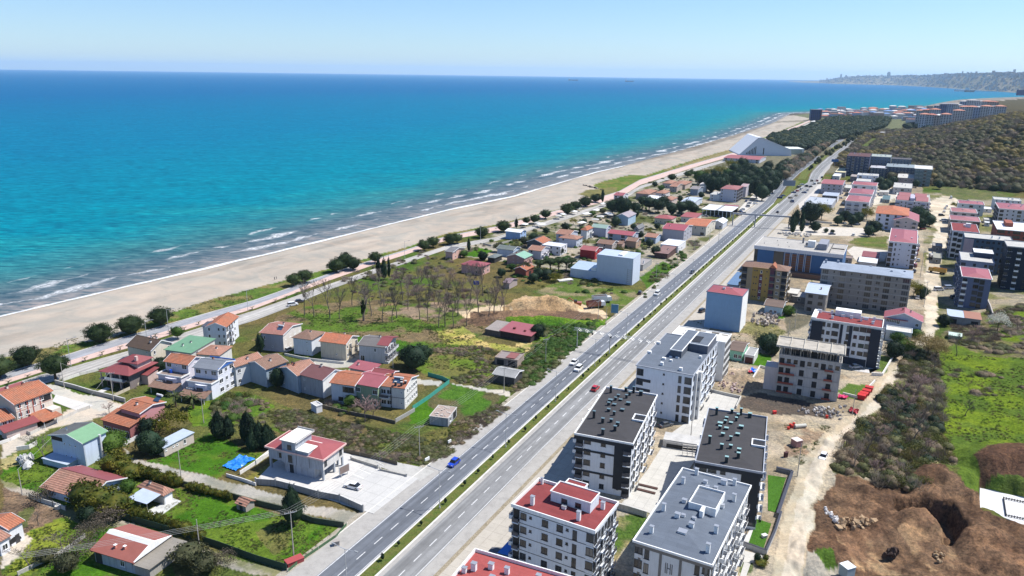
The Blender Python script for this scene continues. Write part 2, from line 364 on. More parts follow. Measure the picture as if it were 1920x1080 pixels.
def build_land():
    ang = np.radians(np.concatenate([np.arange(-180,-48,4),np.arange(-48,-38,.5),np.arange(-38,38,.105),np.arange(38,48,.5),np.arange(48,180.1,4)]))
    rr = [20,45,70,90,105]
    while rr[-1] < 700: rr.append(rr[-1]*1.0048)
    while rr[-1] < 3500: rr.append(rr[-1]*1.011)
    while rr[-1] < 41000: rr.append(rr[-1]*1.06)
    rr = np.array(rr); A,R = np.meshgrid(ang,rr); x = R*np.sin(A); y = R*np.cos(A); nr,na = A.shape
    d,al = shore_d(x,y); wob = (fbm(al,y*0,40.)-.5)*5*sst(0,3000,3000-R)
    ds = d+wob
    h = hfull(x,y)
    h = h+np.where(ds < 22,-.62*(1-sst(0,22,ds)),0)+np.where(ds < 0,ds*.03,0); h = np.maximum(h,-12)
    # tiny relief of grass and soil away from the built strips
    t,n = tn(x,y)
    wild = sst(-62,-70,n)*0
    # ---- what covers the ground
    jx = x+(fbm(x,y,6.)-.5)*2.6; jy = y+(fbm(x+90,y+31,6.)-.5)*2.6
    g1,g2 = fbm(x,y,14.),fbm(x+200,y-77,45.)
    def C(c): return np.array(c)
    olive,brown,green = C((.105,.10,.036)),C((.12,.088,.045)),C((.062,.105,.022))
    k = np.clip((g1-.38)*4,0,1)[...,None]; k2 = np.clip((g2-.42)*5,0,1)[...,None]
    cov = (olive*(1-k)+green*k)*(1-k2)+(brown*.6+olive*.4)*k2
    rg = np.full(x.shape,.85)
    def paint(poly,c,rough=None,c2=None,jitter=True,sc2=7.,th=.5):
        if isinstance(poly,list): poly = np.array([PG(p)[:2] for p in poly])
        lo,hi = poly.min(0)-4,poly.max(0)+4
        m = (x > lo[0]) & (x < hi[0]) & (y > lo[1]) & (y < hi[1])
        if not m.any(): return
        ii = np.nonzero(m); xx,yy = (jx[ii],jy[ii]) if jitter else (x[ii],y[ii])
        q = inpoly(xx,yy,poly); sel = (ii[0][q],ii[1][q]); cc = C(c)[None]
        if c2 is not None:
            f = np.clip((fbm(x[sel]+11,y[sel]+5,sc2)-th)*8+.5,0,1)[:,None]; cc = cc*(1-f)+C(c2)[None]*f
        cov[sel] = cc
        if rough is not None: rg[sel] = rough
    LAWN,LAWN2,LIME,LIME2 = (.05,.125,.012),(.09,.14,.02),(.115,.165,.018),(.08,.125,.022)
    DIRT,DIRT2,GRAVEL = (.42,.35,.26),(.34,.27,.19),(.36,.33,.29)
    SOIL,SOIL2,CLAY = (.165,.10,.064),(.10,.061,.041),(.28,.185,.11)
    # inland town floor east of the highway
    m = (n > -79) & (n < 16) & (t > 60) & (t < 830); f = np.clip((g1-.45)*6,0,1)[...,None]
    cov = np.where(m[...,None],C((.34,.29,.225))*(1-f)+C((.24,.195,.14))*f,cov); rg[m] = .7
    m = (n >= 16) & (n < 120) & (t > 370) & (t < 800); cov = np.where(m[...,None],C((.27,.235,.18))*(1-f)+C((.14,.14,.06))*f,cov)
    # village floor beyond the grove
    m = (n > -232) & (n < -104) & (t > 360) & (t < 900); f3 = np.clip((g1-.5)*5+.3,0,1)[...,None]
    f3 = np.clip((g1-.42)*5+.3,0,1)[...,None]; cov = np.where(m[...,None],C((.29,.26,.215))*f3+C((.09,.10,.04))*(1-f3),cov)
    # beyond: low coastal plain and the far town
    m = (n < 0) & (t > 900) & (n > -232); cov[m] = (.15,.14,.10)
    m = (t > 1500); cov[m] = (.13,.14,.085)
    # hill
    m = hland(x,y) > 1.2; m &= t > 760; cov[m] = (.075,.062,.032)
    P_ = lambda *l: [tuple(p) for p in l]
    for args in [
        # gardens at the near west side
        (P_((0,840),(70,800),(110,790),(250,905),(330,900),(330,1080),(0,1080)),(.07,.13,.02),.8,(.10,.115,.035)),
        (P_((0,868),(30,865),(70,835),(130,870),(128,890),(82,905),(60,925),(0,900)),LAWN,.5,LAWN2),
        (P_((0,860),(30,850),(45,868),(10,880),(0,880)),(.33,.28,.13),.5),
        (P_((0,912),(60,928),(128,952),(115,972),(45,1000),(20,980),(0,975)),(.17,.12,.085),.9,(.12,.085,.06)),
        (P_((30,960),(60,950),(52,990),(20,1000)),(.09,.10,.04),.8),
        (P_((45,1003),(110,972),(155,965),(152,1012),(95,1050),(60,1080),(0,1080),(40,1040)),(.17,.20,.03),.6,(.10,.165,.02)),
        (P_((0,1000),(45,1000),(58,1012),(38,1045),(0,1068)),(.45,.40,.34),.3),
        (P_((70,1080),(130,1040),(170,1045),(250,1080)),LAWN,.6,(.11,.15,.03)),
        (P_((170,1010),(190,990),(222,993),(185,1025)),LAWN,.5),
        (P_((205,925),(245,890),(285,893),(302,925),(262,950),(215,935)),LAWN,.6,(.12,.17,.03)),
        (P_((322,915),(400,925),(480,955),(645,985),(545,1068),(480,1048),(390,1008),(298,965),(340,940)),LAWN,.6,LAWN2),
        (P_((480,1000),(560,960),(610,975),(560,1020),(510,1040)),(.085,.15,.02),.7,(.12,.12,.04)),
        (P_((262,866),(300,858),(395,812),(480,850),(505,850),(480,868),(420,885),(405,898),(330,878)),LAWN,.5,LAWN2),
        (P_((455,900),(520,858),(540,862),(490,895)),(.17,.16,.04),.7),
        # streets and lanes west of the highway
        (P_((0,836),(60,806),(110,780),(150,757),(190,742),(250,768),(215,775),(150,792),(100,802),(50,832),(0,862)),(.44,.39,.33),.25),
        (P_((95,722),(122,728),(180,745),(240,766),(190,770),(120,748),(72,722)),(.42,.40,.36),.2),
        (P_((228,840),(250,858),(300,872),(480,917),(570,945),(706,968),(672,990),(560,957),(480,938),(340,903),(262,878),(236,857)),(.33,.31,.28),.3,(.24,.23,.19)),
        (P_((0,900),(62,924),(160,965),(232,975),(345,1018),(480,1056),(560,1075),(560,1090),(470,1075),(340,1032),(232,990),(150,980),(60,938),(0,913)),(.30,.27,.23),.4,(.17,.17,.09)),
        (P_((660,690),(700,700),(830,715),(960,735),(955,742),(820,724),(700,712),(655,700)),(.40,.38,.34),.25),
        (P_((640,660),(700,640),(790,640),(792,652),(730,660),(650,690),(600,690),(580,680)),(.38,.36,.32),.25),
        # fields between the houses and the highway
        (P_((360,770),(430,728),(520,752),(560,770),(640,790),(790,815),(960,745),(960,765),(835,862),(790,876),(640,850),(500,800),(400,815)),(.105,.105,.036),.95,(.075,.115,.022),True,9.,.5),
        (P_((350,765),(420,733),(480,745),(520,760),(500,775),(420,800),(360,800)),(.07,.13,.02),.7,(.11,.17,.02)),
        (P_((560,790),(640,780),(700,810),(780,830),(760,860),(640,845),(560,805)),(.12,.135,.035),.9,(.13,.10,.05)),
        (P_((770,760),(830,745),(850,765),(800,800),(770,795)),LAWN,.6),
        (P_((830,715),(940,740),(900,790),(860,790),(800,760)),(.06,.13,.02),.8,(.10,.09,.045)),
        (P_((780,690),(800,655),(900,650),(930,700),(880,715),(800,705)),(.10,.15,.025),.7,(.12,.12,.04)),
        (P_((470,640),(520,595),(570,575),(680,560),(780,570),(870,600),(940,620),(860,660),(810,670),(740,640),(640,625),(520,625)),(.075,.125,.022),.8,(.16,.12,.07),True,11.,.52),
        (P_((600,625),(760,640),(800,655),(770,665),(620,640)),(.05,.12,.015),.7),
        (P_((700,575),(900,560),(960,585),(900,610),(800,600),(720,590)),(.22,.165,.12),.7,(.09,.12,.03)),
        (P_((820,622),(870,612),(905,640),(990,655),(1018,660),(990,668),(920,652),(830,645)),(.44,.34,.14),.7,(.24,.24,.06)),
        (P_((965,645),(1010,635),(1022,660),(975,665)),(.42,.33,.15),.7,(.14,.18,.04)),
        (P_((850,590),(900,575),(1000,570),(1075,565),(1130,582),(1150,600),(1060,603),(900,604)),(.52,.40,.27),.5),
        (P_((940,583),(960,563),(985,555),(1060,557),(1078,568),(1074,576),(960,580)),(.40,.29,.18),.8,(.32,.20,.10)),
        (P_((860,605),(900,583),(1060,579),(1120,590),(1135,598),(1090,602),(960,606),(900,612)),(.20,.13,.085),.9,(.13,.085,.06)),
        (P_((950,600),(1130,600),(1150,590),(1120,625),(1060,665),(1035,670),(1000,640),(945,620)),(.06,.14,.018),.95,(.10,.17,.02)),
        (P_((1000,640),(1040,635),(1110,640),(1010,720),(975,735),(950,720)),(.10,.095,.045),.95,(.075,.11,.03)),
        (P_((1000,548),(1040,530),(1190,545),(1205,560),(1180,575),(1100,572),(1050,560)),(.09,.13,.03),.8,(.20,.17,.10)),
        (P_((1200,520),(1240,490),(1270,500),(1250,530),(1215,545)),(.06,.12,.02),.8),
        (P_((870,480),(890,463),(925,470),(900,482)),LAWN,.6),
        (P_((1105,345),(1180,325),(1215,330),(1205,345),(1165,358),(1120,352)),(.085,.14,.03),.8,(.16,.15,.06)),
        (P_((1245,318),(1330,290),(1400,272),(1410,276),(1330,300),(1290,310)),(.21,.18,.095),.8),
        (P_((1075,345),(1100,338),(1160,355),(1140,360)),(.2,.18,.15),.7),
        # town plots east of the highway
        (P_((1512,540),(1560,470),(1660,443),(1668,470),(1640,470),(1580,462)),(.10,.13,.04),.8,(.2,.18,.11)),
        (P_((1590,455),(1600,447),(1665,442),(1665,467),(1610,462)),(.095,.125,.035),.8,(.13,.13,.05)),
        (P_((1400,665),(1425,662),(1450,668),(1440,690),(1405,685)),LAWN,.6),
        (P_((1570,735),(1590,718),(1632,722),(1612,750),(1585,748)),(.08,.13,.03),.7),
        (P_((1630,690),(1650,665),(1680,672),(1655,700)),(.09,.13,.035),.7),
        (P_((1360,690),(1420,690),(1440,720),(1400,740),(1340,722)),(.38,.31,.24),.8,(.24,.19,.14)),
        (P_((1380,750),(1420,735),(1500,750),(1570,770),(1560,785),(1440,775),(1390,765)),(.085,.07,.06),.7),
        (P_((1470,795),(1500,785),(1560,800),(1540,835),(1500,880),(1475,870)),(.24,.17,.12),.9,(.32,.27,.2)),
        (P_((1150,970),(1215,955),(1210,985),(1150,1060),(1140,1040)),(.07,.12,.025),.9,(.24,.20,.10)),
        (P_((1385,1050),(1400,1040),(1415,1042),(1405,1080),(1380,1080)),(.12,.14,.06),.8),
        (P_((1500,620),(1440,605),(1400,600),(1380,625),(1420,640),(1500,645)),(.28,.23,.18),.9,(.16,.15,.07)),
        (P_((1440,580),(1460,572),(1480,590),(1460,600)),LAWN,.7),
        (P_((1470,590),(1520,590),(1515,640),(1475,625)),(.12,.11,.08),.8),
        (P_((1755,640),(1800,600),(1860,580),(1920,570),(2000,570),(2000,680),(1800,665)),(.10,.12,.035),.9,(.15,.13,.07)),
        (P_((1755,660),(1790,645),(1850,668),(1960,672),(2100,690),(2100,860),(1920,842),(1850,850),(1835,930),(1800,915),(1790,880),(1770,800),(1750,730)),LIME,.75,LIME2,True,10.),
        (P_((1845,600),(1900,580),(2000,590),(2000,640),(1880,640)),LIME,.8,(.10,.15,.03)),
        (P_((1700,660),(1760,640),(1762,800),(1790,870),(1740,890),(1690,880),(1640,900),(1560,890),(1600,810),(1640,740)),(.19,.16,.10),.95,(.11,.125,.045)),
        (P_((1530,950),(1570,890),(1640,905),(1690,878),(1760,882),(1830,930),(1860,960),(2100,1000),(2100,1300),(1480,1300),(1512,1080),(1520,1000)),SOIL,.9,SOIL2,True,5.),
        (P_((1560,1005),(1640,1000),(1700,1040),(1690,1080),(1600,1060)),CLAY,.8,SOIL,True,4.),
        (P_((1680,1000),(1760,960),(1780,1000),(1800,1060),(1740,1070)),(.27,.17,.10),.8,SOIL,True,4.),
        (P_((1822,870),(1870,845),(1940,835),(2100,840),(2100,905),(1920,898),(1850,895),(1838,900)),SOIL2,.9,(.085,.05,.036)),
        (P_((1515,1045),(1560,1050),(1600,1090),(1505,1100)),(.30,.28,.24),.5),
        (P_((1530,1045),(1560,1040),(1570,1062),(1545,1068)),(.06,.11,.02),.8),
        # streets of the eastern town
        (P_((1725,385),(1775,365),(1800,368),(1790,402),(1775,455),(1762,500),(1757,580),(1762,615),(1735,618),(1733,560),(1733,510),(1742,470),(1757,430)),(.52,.46,.37),.35,(.42,.36,.28)),
        (P_((1755,350),(1800,345),(1870,360),(1900,372),(1800,375),(1770,365)),(.115,.12,.055),.9,(.09,.11,.04)),
        (P_((1620,360),(1680,352),(1690,368),(1640,385),(1625,380)),(.48,.44,.38),.3),
        (P_((1560,590),(1600,585),(1530,640),(1490,700),(1440,640)),(.3,.26,.2),.6),
    ]: paint(*args)
    # the dirt road, its ruts and its edges
    DL = [(1440,1300),(1445,1080),(1472,960),(1497,875),(1540,825),(1560,805),(1615,762),(1655,700),(1680,680),(1735,615)]
    DR = [(1508,1300),(1508,1080),(1527,950),(1565,852),(1572,832),(1600,808),(1645,768),(1680,715),(1722,665),(1762,615)]
    paint(DL+DR[::-1],(.42,.36,.27),.3,(.38,.32,.235),True,3.)
    paint([(a[0]*.62+b[0]*.38,a[1]*.62+b[1]*.38) for a,b in zip(DL,DR)]+[(a[0]*.05+b[0]*.95,a[1]*.05+b[1]*.95) for a,b in zip(DL,DR)][::-1],(.50,.44,.355),.25,(.46,.40,.32),True,2.5)
    # hill foot meadow by the road
    paint([(1606,278),(1638,256),(1652,262),(1625,288)],(.10,.105,.045),.9,(.085,.12,.035))
    # beach and dune
    du = np.array([p[:2] for p in line(DUNE)]); pr = np.array([p[:2] for p in line(PROM1)])
    paint(np.concatenate([du,pr[::-1]]),(.085,.135,.028),.85,(.17,.145,.06),True,7.,.5)
    sand = (ds > -40) & inpoly(jx,jy,np.concatenate([np.array([[-3000,-1500]]),SH[:16]-np.array([20,0]),du[::-1],np.array([[du[0][0]-2500,du[0][1]-1500]])]))
    sand |= (ds < 20) & (t > -3000)
    s1 = fbm(al/3,d,9.)[...,None]; sc_ = C((.33,.295,.255))*(.9+.25*s1)
    wet = (sst(9,1,ds)*.6+.30*sst(.55,.7,fbm(al/5,d,7.,3))*sst(60,25,ds))[...,None]
    sc_ = sc_*(1-wet)+C((.13,.115,.098))*wet
    cov = np.where(sand[...,None],sc_,cov); rg[sand] = .12
    paint([(1112,349),(1122,342),(1180,328),(1215,330),(1205,343),(1165,356),(1125,354)],(.09,.14,.03),.8,(.15,.15,.05)); paint([(1245,320),(1330,294),(1397,273),(1410,274),(1330,301),(1290,311)],(.21,.18,.095),.8); paint([(1085,364),(1100,356),(1160,351),(1150,362),(1110,372)],(.15,.14,.06),.8)
    for cx,cy,r,q,hh in HW[4:6]:
        m = ((x-cx)**2+((y-cy)/q)**2 < (r*1.05)**2); f_ = fbm(x[m],y[m],4.)[:,None]; cov[m] = C((.40,.29,.18))*f_*1.2+C((.32,.20,.10))*(1-f_); rg[m] = .8
    # breakwater of dark stones at the end of the beach
    paint([(1440,219),(1482,211),(1530,210),(1600,207),(1600,209),(1520,213),(1490,216)],(.10,.09,.085),.9)
    paint([(1440,228),(1520,225),(1522,228),(1450,230)],(.2,.18,.15),.8)
    V = np.stack([x,y,h],-1).reshape(-1,3)
    idx = np.arange(nr*na).reshape(nr,na); a = idx[:-1,:-1]; b = idx[:-1,1:]; c = idx[1:,1:]; e = idx[1:,:-1]
    Q = np.stack([a,b,c,e],-1).reshape(-1,4)[:,::-1]
    me = fast_mesh('ground',V,Q,[m_ground()],smooth=True)
    ca = me.attributes.new('cover','FLOAT_COLOR','POINT'); ca.data.foreach_set('color',np.concatenate([np.clip(cov,0,1),np.ones(cov.shape[:2]+(1,))],-1).astype(np.float32).ravel())
    ra = me.attributes.new('rough','FLOAT','POINT'); ra.data.foreach_set('value',rg.astype(np.float32).ravel())
    tag(obj('ground',me),kind='structure')
build_land()

# ------------------------------------------------------------------ the sea
def build_sea():
    ang = np.radians(np.concatenate([np.arange(-180,-50,5),np.arange(-50,50,.25),np.arange(50,180.1,5)])); rr = [60,90]
    while rr[-1] < 1500: rr.append(rr[-1]*1.012)
    while rr[-1] < 42000: rr.append(rr[-1]*1.05)
    rr = np.array(rr); A,R = np.meshgrid(ang,rr); x = R*np.sin(A); y = R*np.cos(A); d,al = shore_d(x,y)
    nr,na = A.shape; idx = np.arange(nr*na).reshape(nr,na)
    keep = (d < 8) | (R > 2300)
    V = np.stack([x,y,np.full(x.shape,-.55)],-1).reshape(-1,3)
    Q = np.stack([idx[:-1,:-1],idx[:-1,1:],idx[1:,1:],idx[1:,:-1]],-1).reshape(-1,4)[:,::-1]
    kf = keep.ravel(); Q = Q[kf[Q].any(1)]
    n = NT('sea_water')
    me = fast_mesh('sea',V,Q,[n.m],smooth=True)
    at = me.attributes.new('offshore','FLOAT','POINT'); at.data.foreach_set('value',(-d).astype(np.float32).ravel())
    a2 = me.attributes.new('along','FLOAT','POINT'); a2.data.foreach_set('value',al.astype(np.float32).ravel())
    off = n.add('ShaderNodeAttribute',attribute_name='offshore').outputs['Fac']; alo = n.add('ShaderNodeAttribute',attribute_name='along').outputs['Fac']
    ge = n.add('ShaderNodeNewGeometry').outputs['Position']
    cx = n.add('ShaderNodeCombineXYZ'); n.link(alo,cx.inputs[0]); n.link(off,cx.inputs[1])
    def mapr(src,a,b,c=0.,d=1.):
        q = n.add('ShaderNodeMapRange',i_1=a,i_2=b,i_3=c,i_4=d); n.link(src,q.inputs[0]); return q.outputs[0]
    def math_(op,a,b=None):
        q = n.add('ShaderNodeMath',operation=op)
        for i,v in ((0,a),(1,b)):
            if v is None: continue
            if isinstance(v,(int,float)): q.inputs[i].default_value = v
            else: n.link(v,q.inputs[i])
        return q.outputs[0]
    def mp(src,s,rot=0.):
        q = n.add('ShaderNodeMapping'); q.inputs['Scale'].default_value = s; q.inputs['Rotation'].default_value = (0,0,rot); n.link(src,q.inputs[0]); return q.outputs[0]
    # colour of the water with depth; broad soft patches
    big = n.noise(.006,3,.6,mp(ge,(1,2.5,1),.3))
    jit = math_('ADD',off,math_('MULTIPLY',math_('SUBTRACT',big.outputs[0],.5),260))
    deep = n.ramp(mapr(jit,0,2600),[(0,(.035,.15,.165)),(.02,(.010,.165,.19)),(.07,(.0,.15,.21)),(.25,(.0,.122,.215)),(1,(.0,.085,.205))])
    sh = n.ramp(mapr(off,0,75),[(0,(.15,.165,.175)),(.35,(.07,.11,.135)),(.62,(.048,.118,.14)),(1,(.035,.13,.148))])
    base = n.mix(mapr(math_('ADD',off,math_('MULTIPLY',math_('SUBTRACT',n.noise(.05,3,.6,mp(cx.outputs[0],(.3,1,1))).outputs[0],.5),60)),40,120),sh.outputs[0],deep.outputs[0])
    # wind chop: streaks along the shore, wave highlights and shade put into the colour
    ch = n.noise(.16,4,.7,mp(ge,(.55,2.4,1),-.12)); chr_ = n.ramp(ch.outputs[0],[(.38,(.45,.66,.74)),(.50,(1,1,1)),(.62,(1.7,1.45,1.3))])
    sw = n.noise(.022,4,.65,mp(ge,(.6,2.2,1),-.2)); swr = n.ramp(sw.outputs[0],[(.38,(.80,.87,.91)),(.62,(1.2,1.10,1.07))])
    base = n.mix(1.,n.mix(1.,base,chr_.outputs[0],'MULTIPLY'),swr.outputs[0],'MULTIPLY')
    # foam: a line at the sand, two broken lines of surf, rare white caps
    w1 = math_('MULTIPLY',math_('SUBTRACT',n.noise(.02,4,.6,mp(cx.outputs[0],(1,.1,1))).outputs[0],.5),26)
    lace = n.noise(1.3,4,.8,mp(cx.outputs[0],(.22,1,1))).outputs[0]; patch = n.noise(.028,3,.6,mp(cx.outputs[0],(1,.7,1))).outputs[0]
    offw = math_('ADD',off,w1)
    def band(c,hw,th,soft=.08):
        q = math_('SUBTRACT',1.,math_('DIVIDE',math_('ABSOLUTE',math_('SUBTRACT',offw,c)),hw)); q = math_('MAXIMUM',q,0)
        k = math_('ADD',math_('MULTIPLY',q,.42),patch)
        g = math_('MULTIPLY',mapr(k,th,th+.14),math_('MULTIPLY',mapr(q,0,.2),mapr(lace,.42,.56))); return g
    e0 = math_('MULTIPLY',mapr(math_('ADD',off,math_('MULTIPLY',math_('ADD',lace,math_('MULTIPLY',patch,1.5)),3.4)),3.0,1.4),.75)
    f = math_('MAXIMUM',e0,math_('MAXIMUM',band(14,9,.82),math_('MAXIMUM',band(32,13,.84),band(52,11,.92))))
    caps = n.noise(.09,4,.75,mp(ge,(.5,2.2,1),-.1)).outputs[0]
    f = math_('MAXIMUM',f,math_('MULTIPLY',mapr(caps,.775,.80),mapr(off,60,110)))
    f = math_('MINIMUM',f,1.)
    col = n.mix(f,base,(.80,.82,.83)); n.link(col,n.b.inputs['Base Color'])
    n.b.inputs['IOR'].default_value = 1.33; n.b.inputs['Specular IOR Level'].default_value = .01
    n.link(mapr(f,0,1,.5,.9),n.b.inputs['Roughness'])
    wv = n.noise(.7,4,.7,mp(ge,(.6,1.8,1),-.15)); hh = math_('ADD',wv.outputs[0],math_('MULTIPLY',ch.outputs[0],1.6)); n.bump(math_('ADD',hh,f),.9,.5)
    tag(obj('sea',me),kind='structure')
build_sea()

# ------------------------------------------------------------------ made ground: ribbons and slabs
def ribbon(name,L,R,z0,mat,thick=None,kind='structure',parent=None):
    """a strip between two matching rows of world points; a kerb or slab when thick is given"""
    mb = MB()
    for i in range(len(L)-1):
        q = [L[i],R[i],R[i+1],L[i+1]]
        if thick:
            mb.face([(p[0],p[1],p[2]+z0+thick) for p in q]); 
            for a,b in ((0,3),(2,1)): mb.face([(q[a][0],q[a][1],q[a][2]+z0+thick),(q[b][0],q[b][1],q[b][2]+z0+thick),(q[b][0],q[b][1],q[b][2]+z0-.1),(q[a][0],q[a][1],q[a][2]+z0-.1)])
        else: mb.face([(p[0],p[1],p[2]+z0) for p in q])
    o = obj(name,mb.mesh(name,mat),parent)
    if kind and parent is None: tag(o,kind=kind)
    return o
def resamp(a,b,step=8.):
    """two matching rows cut finely so that curves stay smooth and long strips keep to the land"""
    A,B = [],[]
    for i in range(len(a)-1):
        k = max(1,int((a[i+1]-a[i]).length/step))
        for j in range(k): A.append(a[i].lerp(a[i+1],j/k)); B.append(b[i].lerp(b[i+1],j/k))
    return A+[a[-1]],B+[b[-1]]
def lerp2(A,B,f): return [a.lerp(b,f) for a,b in zip(A,B)]
G0,G1 = resamp(line(PROM0),line(PROM1)); ribbon('bicycle_path',G0,G1,.05,m_asphalt((.25,.255,.27)))
G2a,G2 = resamp(line(PROM1),line(PROM2)); ribbon('promenade',G2a,G2,.12,m_conc((.52,.38,.33),1.2,.15,'pink_paving'),.02)
G3,G4 = resamp(line(STR0),line(STR1)); ribbon('coastal_street',G3,G4,.05,m_asphalt((.32,.305,.28)))
ribbon('kerb',G0,[p+(q-p).normalized()*.35 for p,q in zip(G0,G1)],.06,m_conc((.5,.47,.43)),.12)
ribbon('kerb',G3,[p+(q-p).normalized()*.3 for p,q in zip(G3,G4)],.06,m_conc((.45,.43,.40)),.12)
# the dual carriageway
TT = np.array([40,100,175,209,278,350,450,554,651])
HWN = dict(SH=(-102.3,-102,-101.4,-101.5,-101.9,-102.6,-103.4,-104.6,-105.2),L1=(-95.8,-96.4,-97.2,-97.6,-98.2,-98.9,-99.6,-100.7,-101.5),
  M1=(-88,-88.8,-89.9,-90.4,-91.0,-91.5,-92.1,-92.9,-93.5),M2=(-84.6,-85.4,-86.5,-87.0,-87.6,-88.1,-88.6,-89.4,-89.9),
  R2=(-77.6,-78.0,-79.0,-79.0,-79.0,-79.0,-78.4,-78.,-77.4),DD=(-75.2,)*9,SS=(-63,)*9)
def hw(key,t): return float(np.interp(t,TT,HWN[key]))
def hp(key,t,off=0.,z=0.):
    x,y = xy(t,hw(key,t)+off); return Vector((x,y,z))
TS = [40+i*9. for i in range(69)]
TLs = [PG(p) for p in ((1457,350),(1469,340),(1482,325),(1501,310),(1522,295),(1553,270),(1576,260))]
TLe = [PG(p) for p in ((1474,350),(1484,340),(1499,325),(1519,310),(1540,295),(1566,272),(1583,262))]
TRs = [PG(p) for p in ((1490,357),(1514,342),(1520,325),(1534,310),(1552,295),(1578,277),(1595,262),(1646,248.5))]
TRe = [PG(p) for p in ((1514,360),(1530,342),(1540,325),(1554,310),(1572,295),(1592,277),(1606,264),(1648,251.5))]
def curve(key,tail): return [hp(key,t) for t in TS]+tail
ASL,ASR = m_asphalt((.118,.128,.145)),m_asphalt((.185,.185,.182)); SHO = m_conc((.32,.305,.28),None,.2,'worn_shoulder'); PAINT = m_conc((.58,.58,.57),None,.35,'road_paint',1.5)
KERB = m_conc((.56,.54,.50),None,.2,'kerb_stone')
cM1,cM2,cR2,cDD = curve('M1',TLe),curve('M2',TRs[:-1]),curve('R2',TRe[:-1]),curve('DD',[p+(p-q).normalized()*4 for p,q in zip(TRe[:-1],TRs[:-1])])
cL1,cSH = curve('L1',TLs),curve('SH',[p+(p-q).normalized()*4.5 for p,q in zip(TLs,TLe)])
a,b = resamp(cL1,cM1,9); ribbon('highway',a,b,.036,ASL); LANE_W = (a,b)
a,b = resamp(curve('M2',TRs),curve('R2',TRe),9); ribbon('highway',a,b,.036,ASR); LANE_E = (a,b)
a,b = resamp(cSH,cL1,9); ribbon('shoulder',a,b,.030,SHO)
a,b = resamp(cR2,cDD,9); ribbon('shoulder',a,b,.030,SHO)
GRASSM = None
nM = len(TS)
def m_grass(c,c2,nm='short_grass'):
    n = NT(nm); ge = n.add('ShaderNodeNewGeometry').outputs['Position']; a = n.noise(.5,4,.7,ge); b = n.noise(3.5,4,.75,ge)
    r = n.ramp(a.outputs[0],[(.35,c),(.65,c2)]); r2 = n.ramp(b.outputs[0],[(.3,(.5,.5,.5)),(.7,(1.4,1.4,1.4))]); n.bump(b.outputs[0],.9,.3)
    return n.done(n.mix(.9,r.outputs[0],r2.outputs[0],'MULTIPLY'),.95,.1)
MG = m_grass((.075,.115,.022),(.14,.135,.04))
a,b = resamp([hp('M1',t,.3) for t in TS]+[PG(p) for p in ((1478,352),(1491,338))],[hp('M2',t,-.3) for t in TS]+[PG(p) for p in ((1488,357),(1500,340))],9); ribbon('median_strip',a,b,0,MG,.13)
# grass island between the parting carriageways
ribbon('median_strip',*resamp([PG(p) for p in ((1496,336),(1503,322),(1521,309),(1542,294),(1568,271))],[PG(p) for p in ((1510,336),(1518,324),(1532,309),(1550,294),(1575,276))],9),0,MG,.13)
for key,o0,o1 in (('M1',-.12,.30),('M2',-.30,.12)):
    ribbon('kerb',[hp(key,t,o0) for t in TS],[hp(key,t,o1) for t in TS],0,KERB,.17)
def mark(name,A,B,f0,f1,dash=None,gap=None,start=0.,tmax=1e9,z=.042):
    """painted line at a share of the carriageway's width; one mesh per line, dashes included"""
    P0,P1 = lerp2(A,B,f0),lerp2(A,B,f1); mb = MB(); s = 0.
    for i in range(len(P0)-1):
        L = (P0[i+1]-P0[i]).length
        if s > tmax: break
        def at(u): return P0[i].lerp(P0[i+1],u),P1[i].lerp(P1[i+1],u)
        if dash is None: segs = [(0,1)]
        else:
            segs = []; per = dash+gap; k0 = math.floor((s-start)/per)
            for k in range(k0,k0+int(L/per)+3):
                q0 = (start+k*per-s)/L; q1 = (start+k*per+dash-s)/L; q0,q1 = max(0,q0),min(1,q1)
                if q1 > q0: segs.append((q0,q1))
        for u0,u1 in segs:
            (a0,b0),(a1,b1) = at(u0),at(u1); mb.face([(p.x,p.y,p.z+z) for p in (a0,b0,b1,a1)])
        s += L
    tag(obj('road_markings',mb.mesh(name,PAINT)),kind='structure')
mark('m',*LANE_W,.02,.045); mark('m',*LANE_W,.925,.945); mark('m',*LANE_W,.50,.525,3,3.2,1.)
mark('m',*LANE_E,.13,.155); mark('m',*LANE_E,.955,.975); mark('m',*LANE_E,.535,.56,3,3.2,0.)
# inner light gutter band of the east carriageway
ribbon('gutter',*resamp([hp('M2',t,.13) for t in TS],[hp('M2',t,1.15) for t in TS],9),.044,SHO)
# service road of the east side, rutted edge with dry grass
SERV = m_conc((.39,.355,.30),3.0,.14,'service_road_paving')
ribbon('service_road',*resamp([hp('DD',t,.9) for t in TS[:59]],[hp('SS',t) for t in TS[:59]],9),.02,SERV)
ribbon('verge',*resamp([hp('DD',t,-.1) for t in TS],[hp('DD',t,.9) for t in TS],9),.034,m_grass((.26,.22,.15),(.34,.29,.21),'dry_verge'))
ribbon('verge',*resamp([hp('SH',t,-1.8) for t in TS],[hp('SH',t,0) for t in TS],9),.024,m_grass((.40,.36,.30),(.30,.27,.20),'dry_verge'))
ribbon('kerb',[hp('SH',t,-.25) for t in TS[8:]],[hp('SH',t,0) for t in TS[8:]],0,KERB,.13)
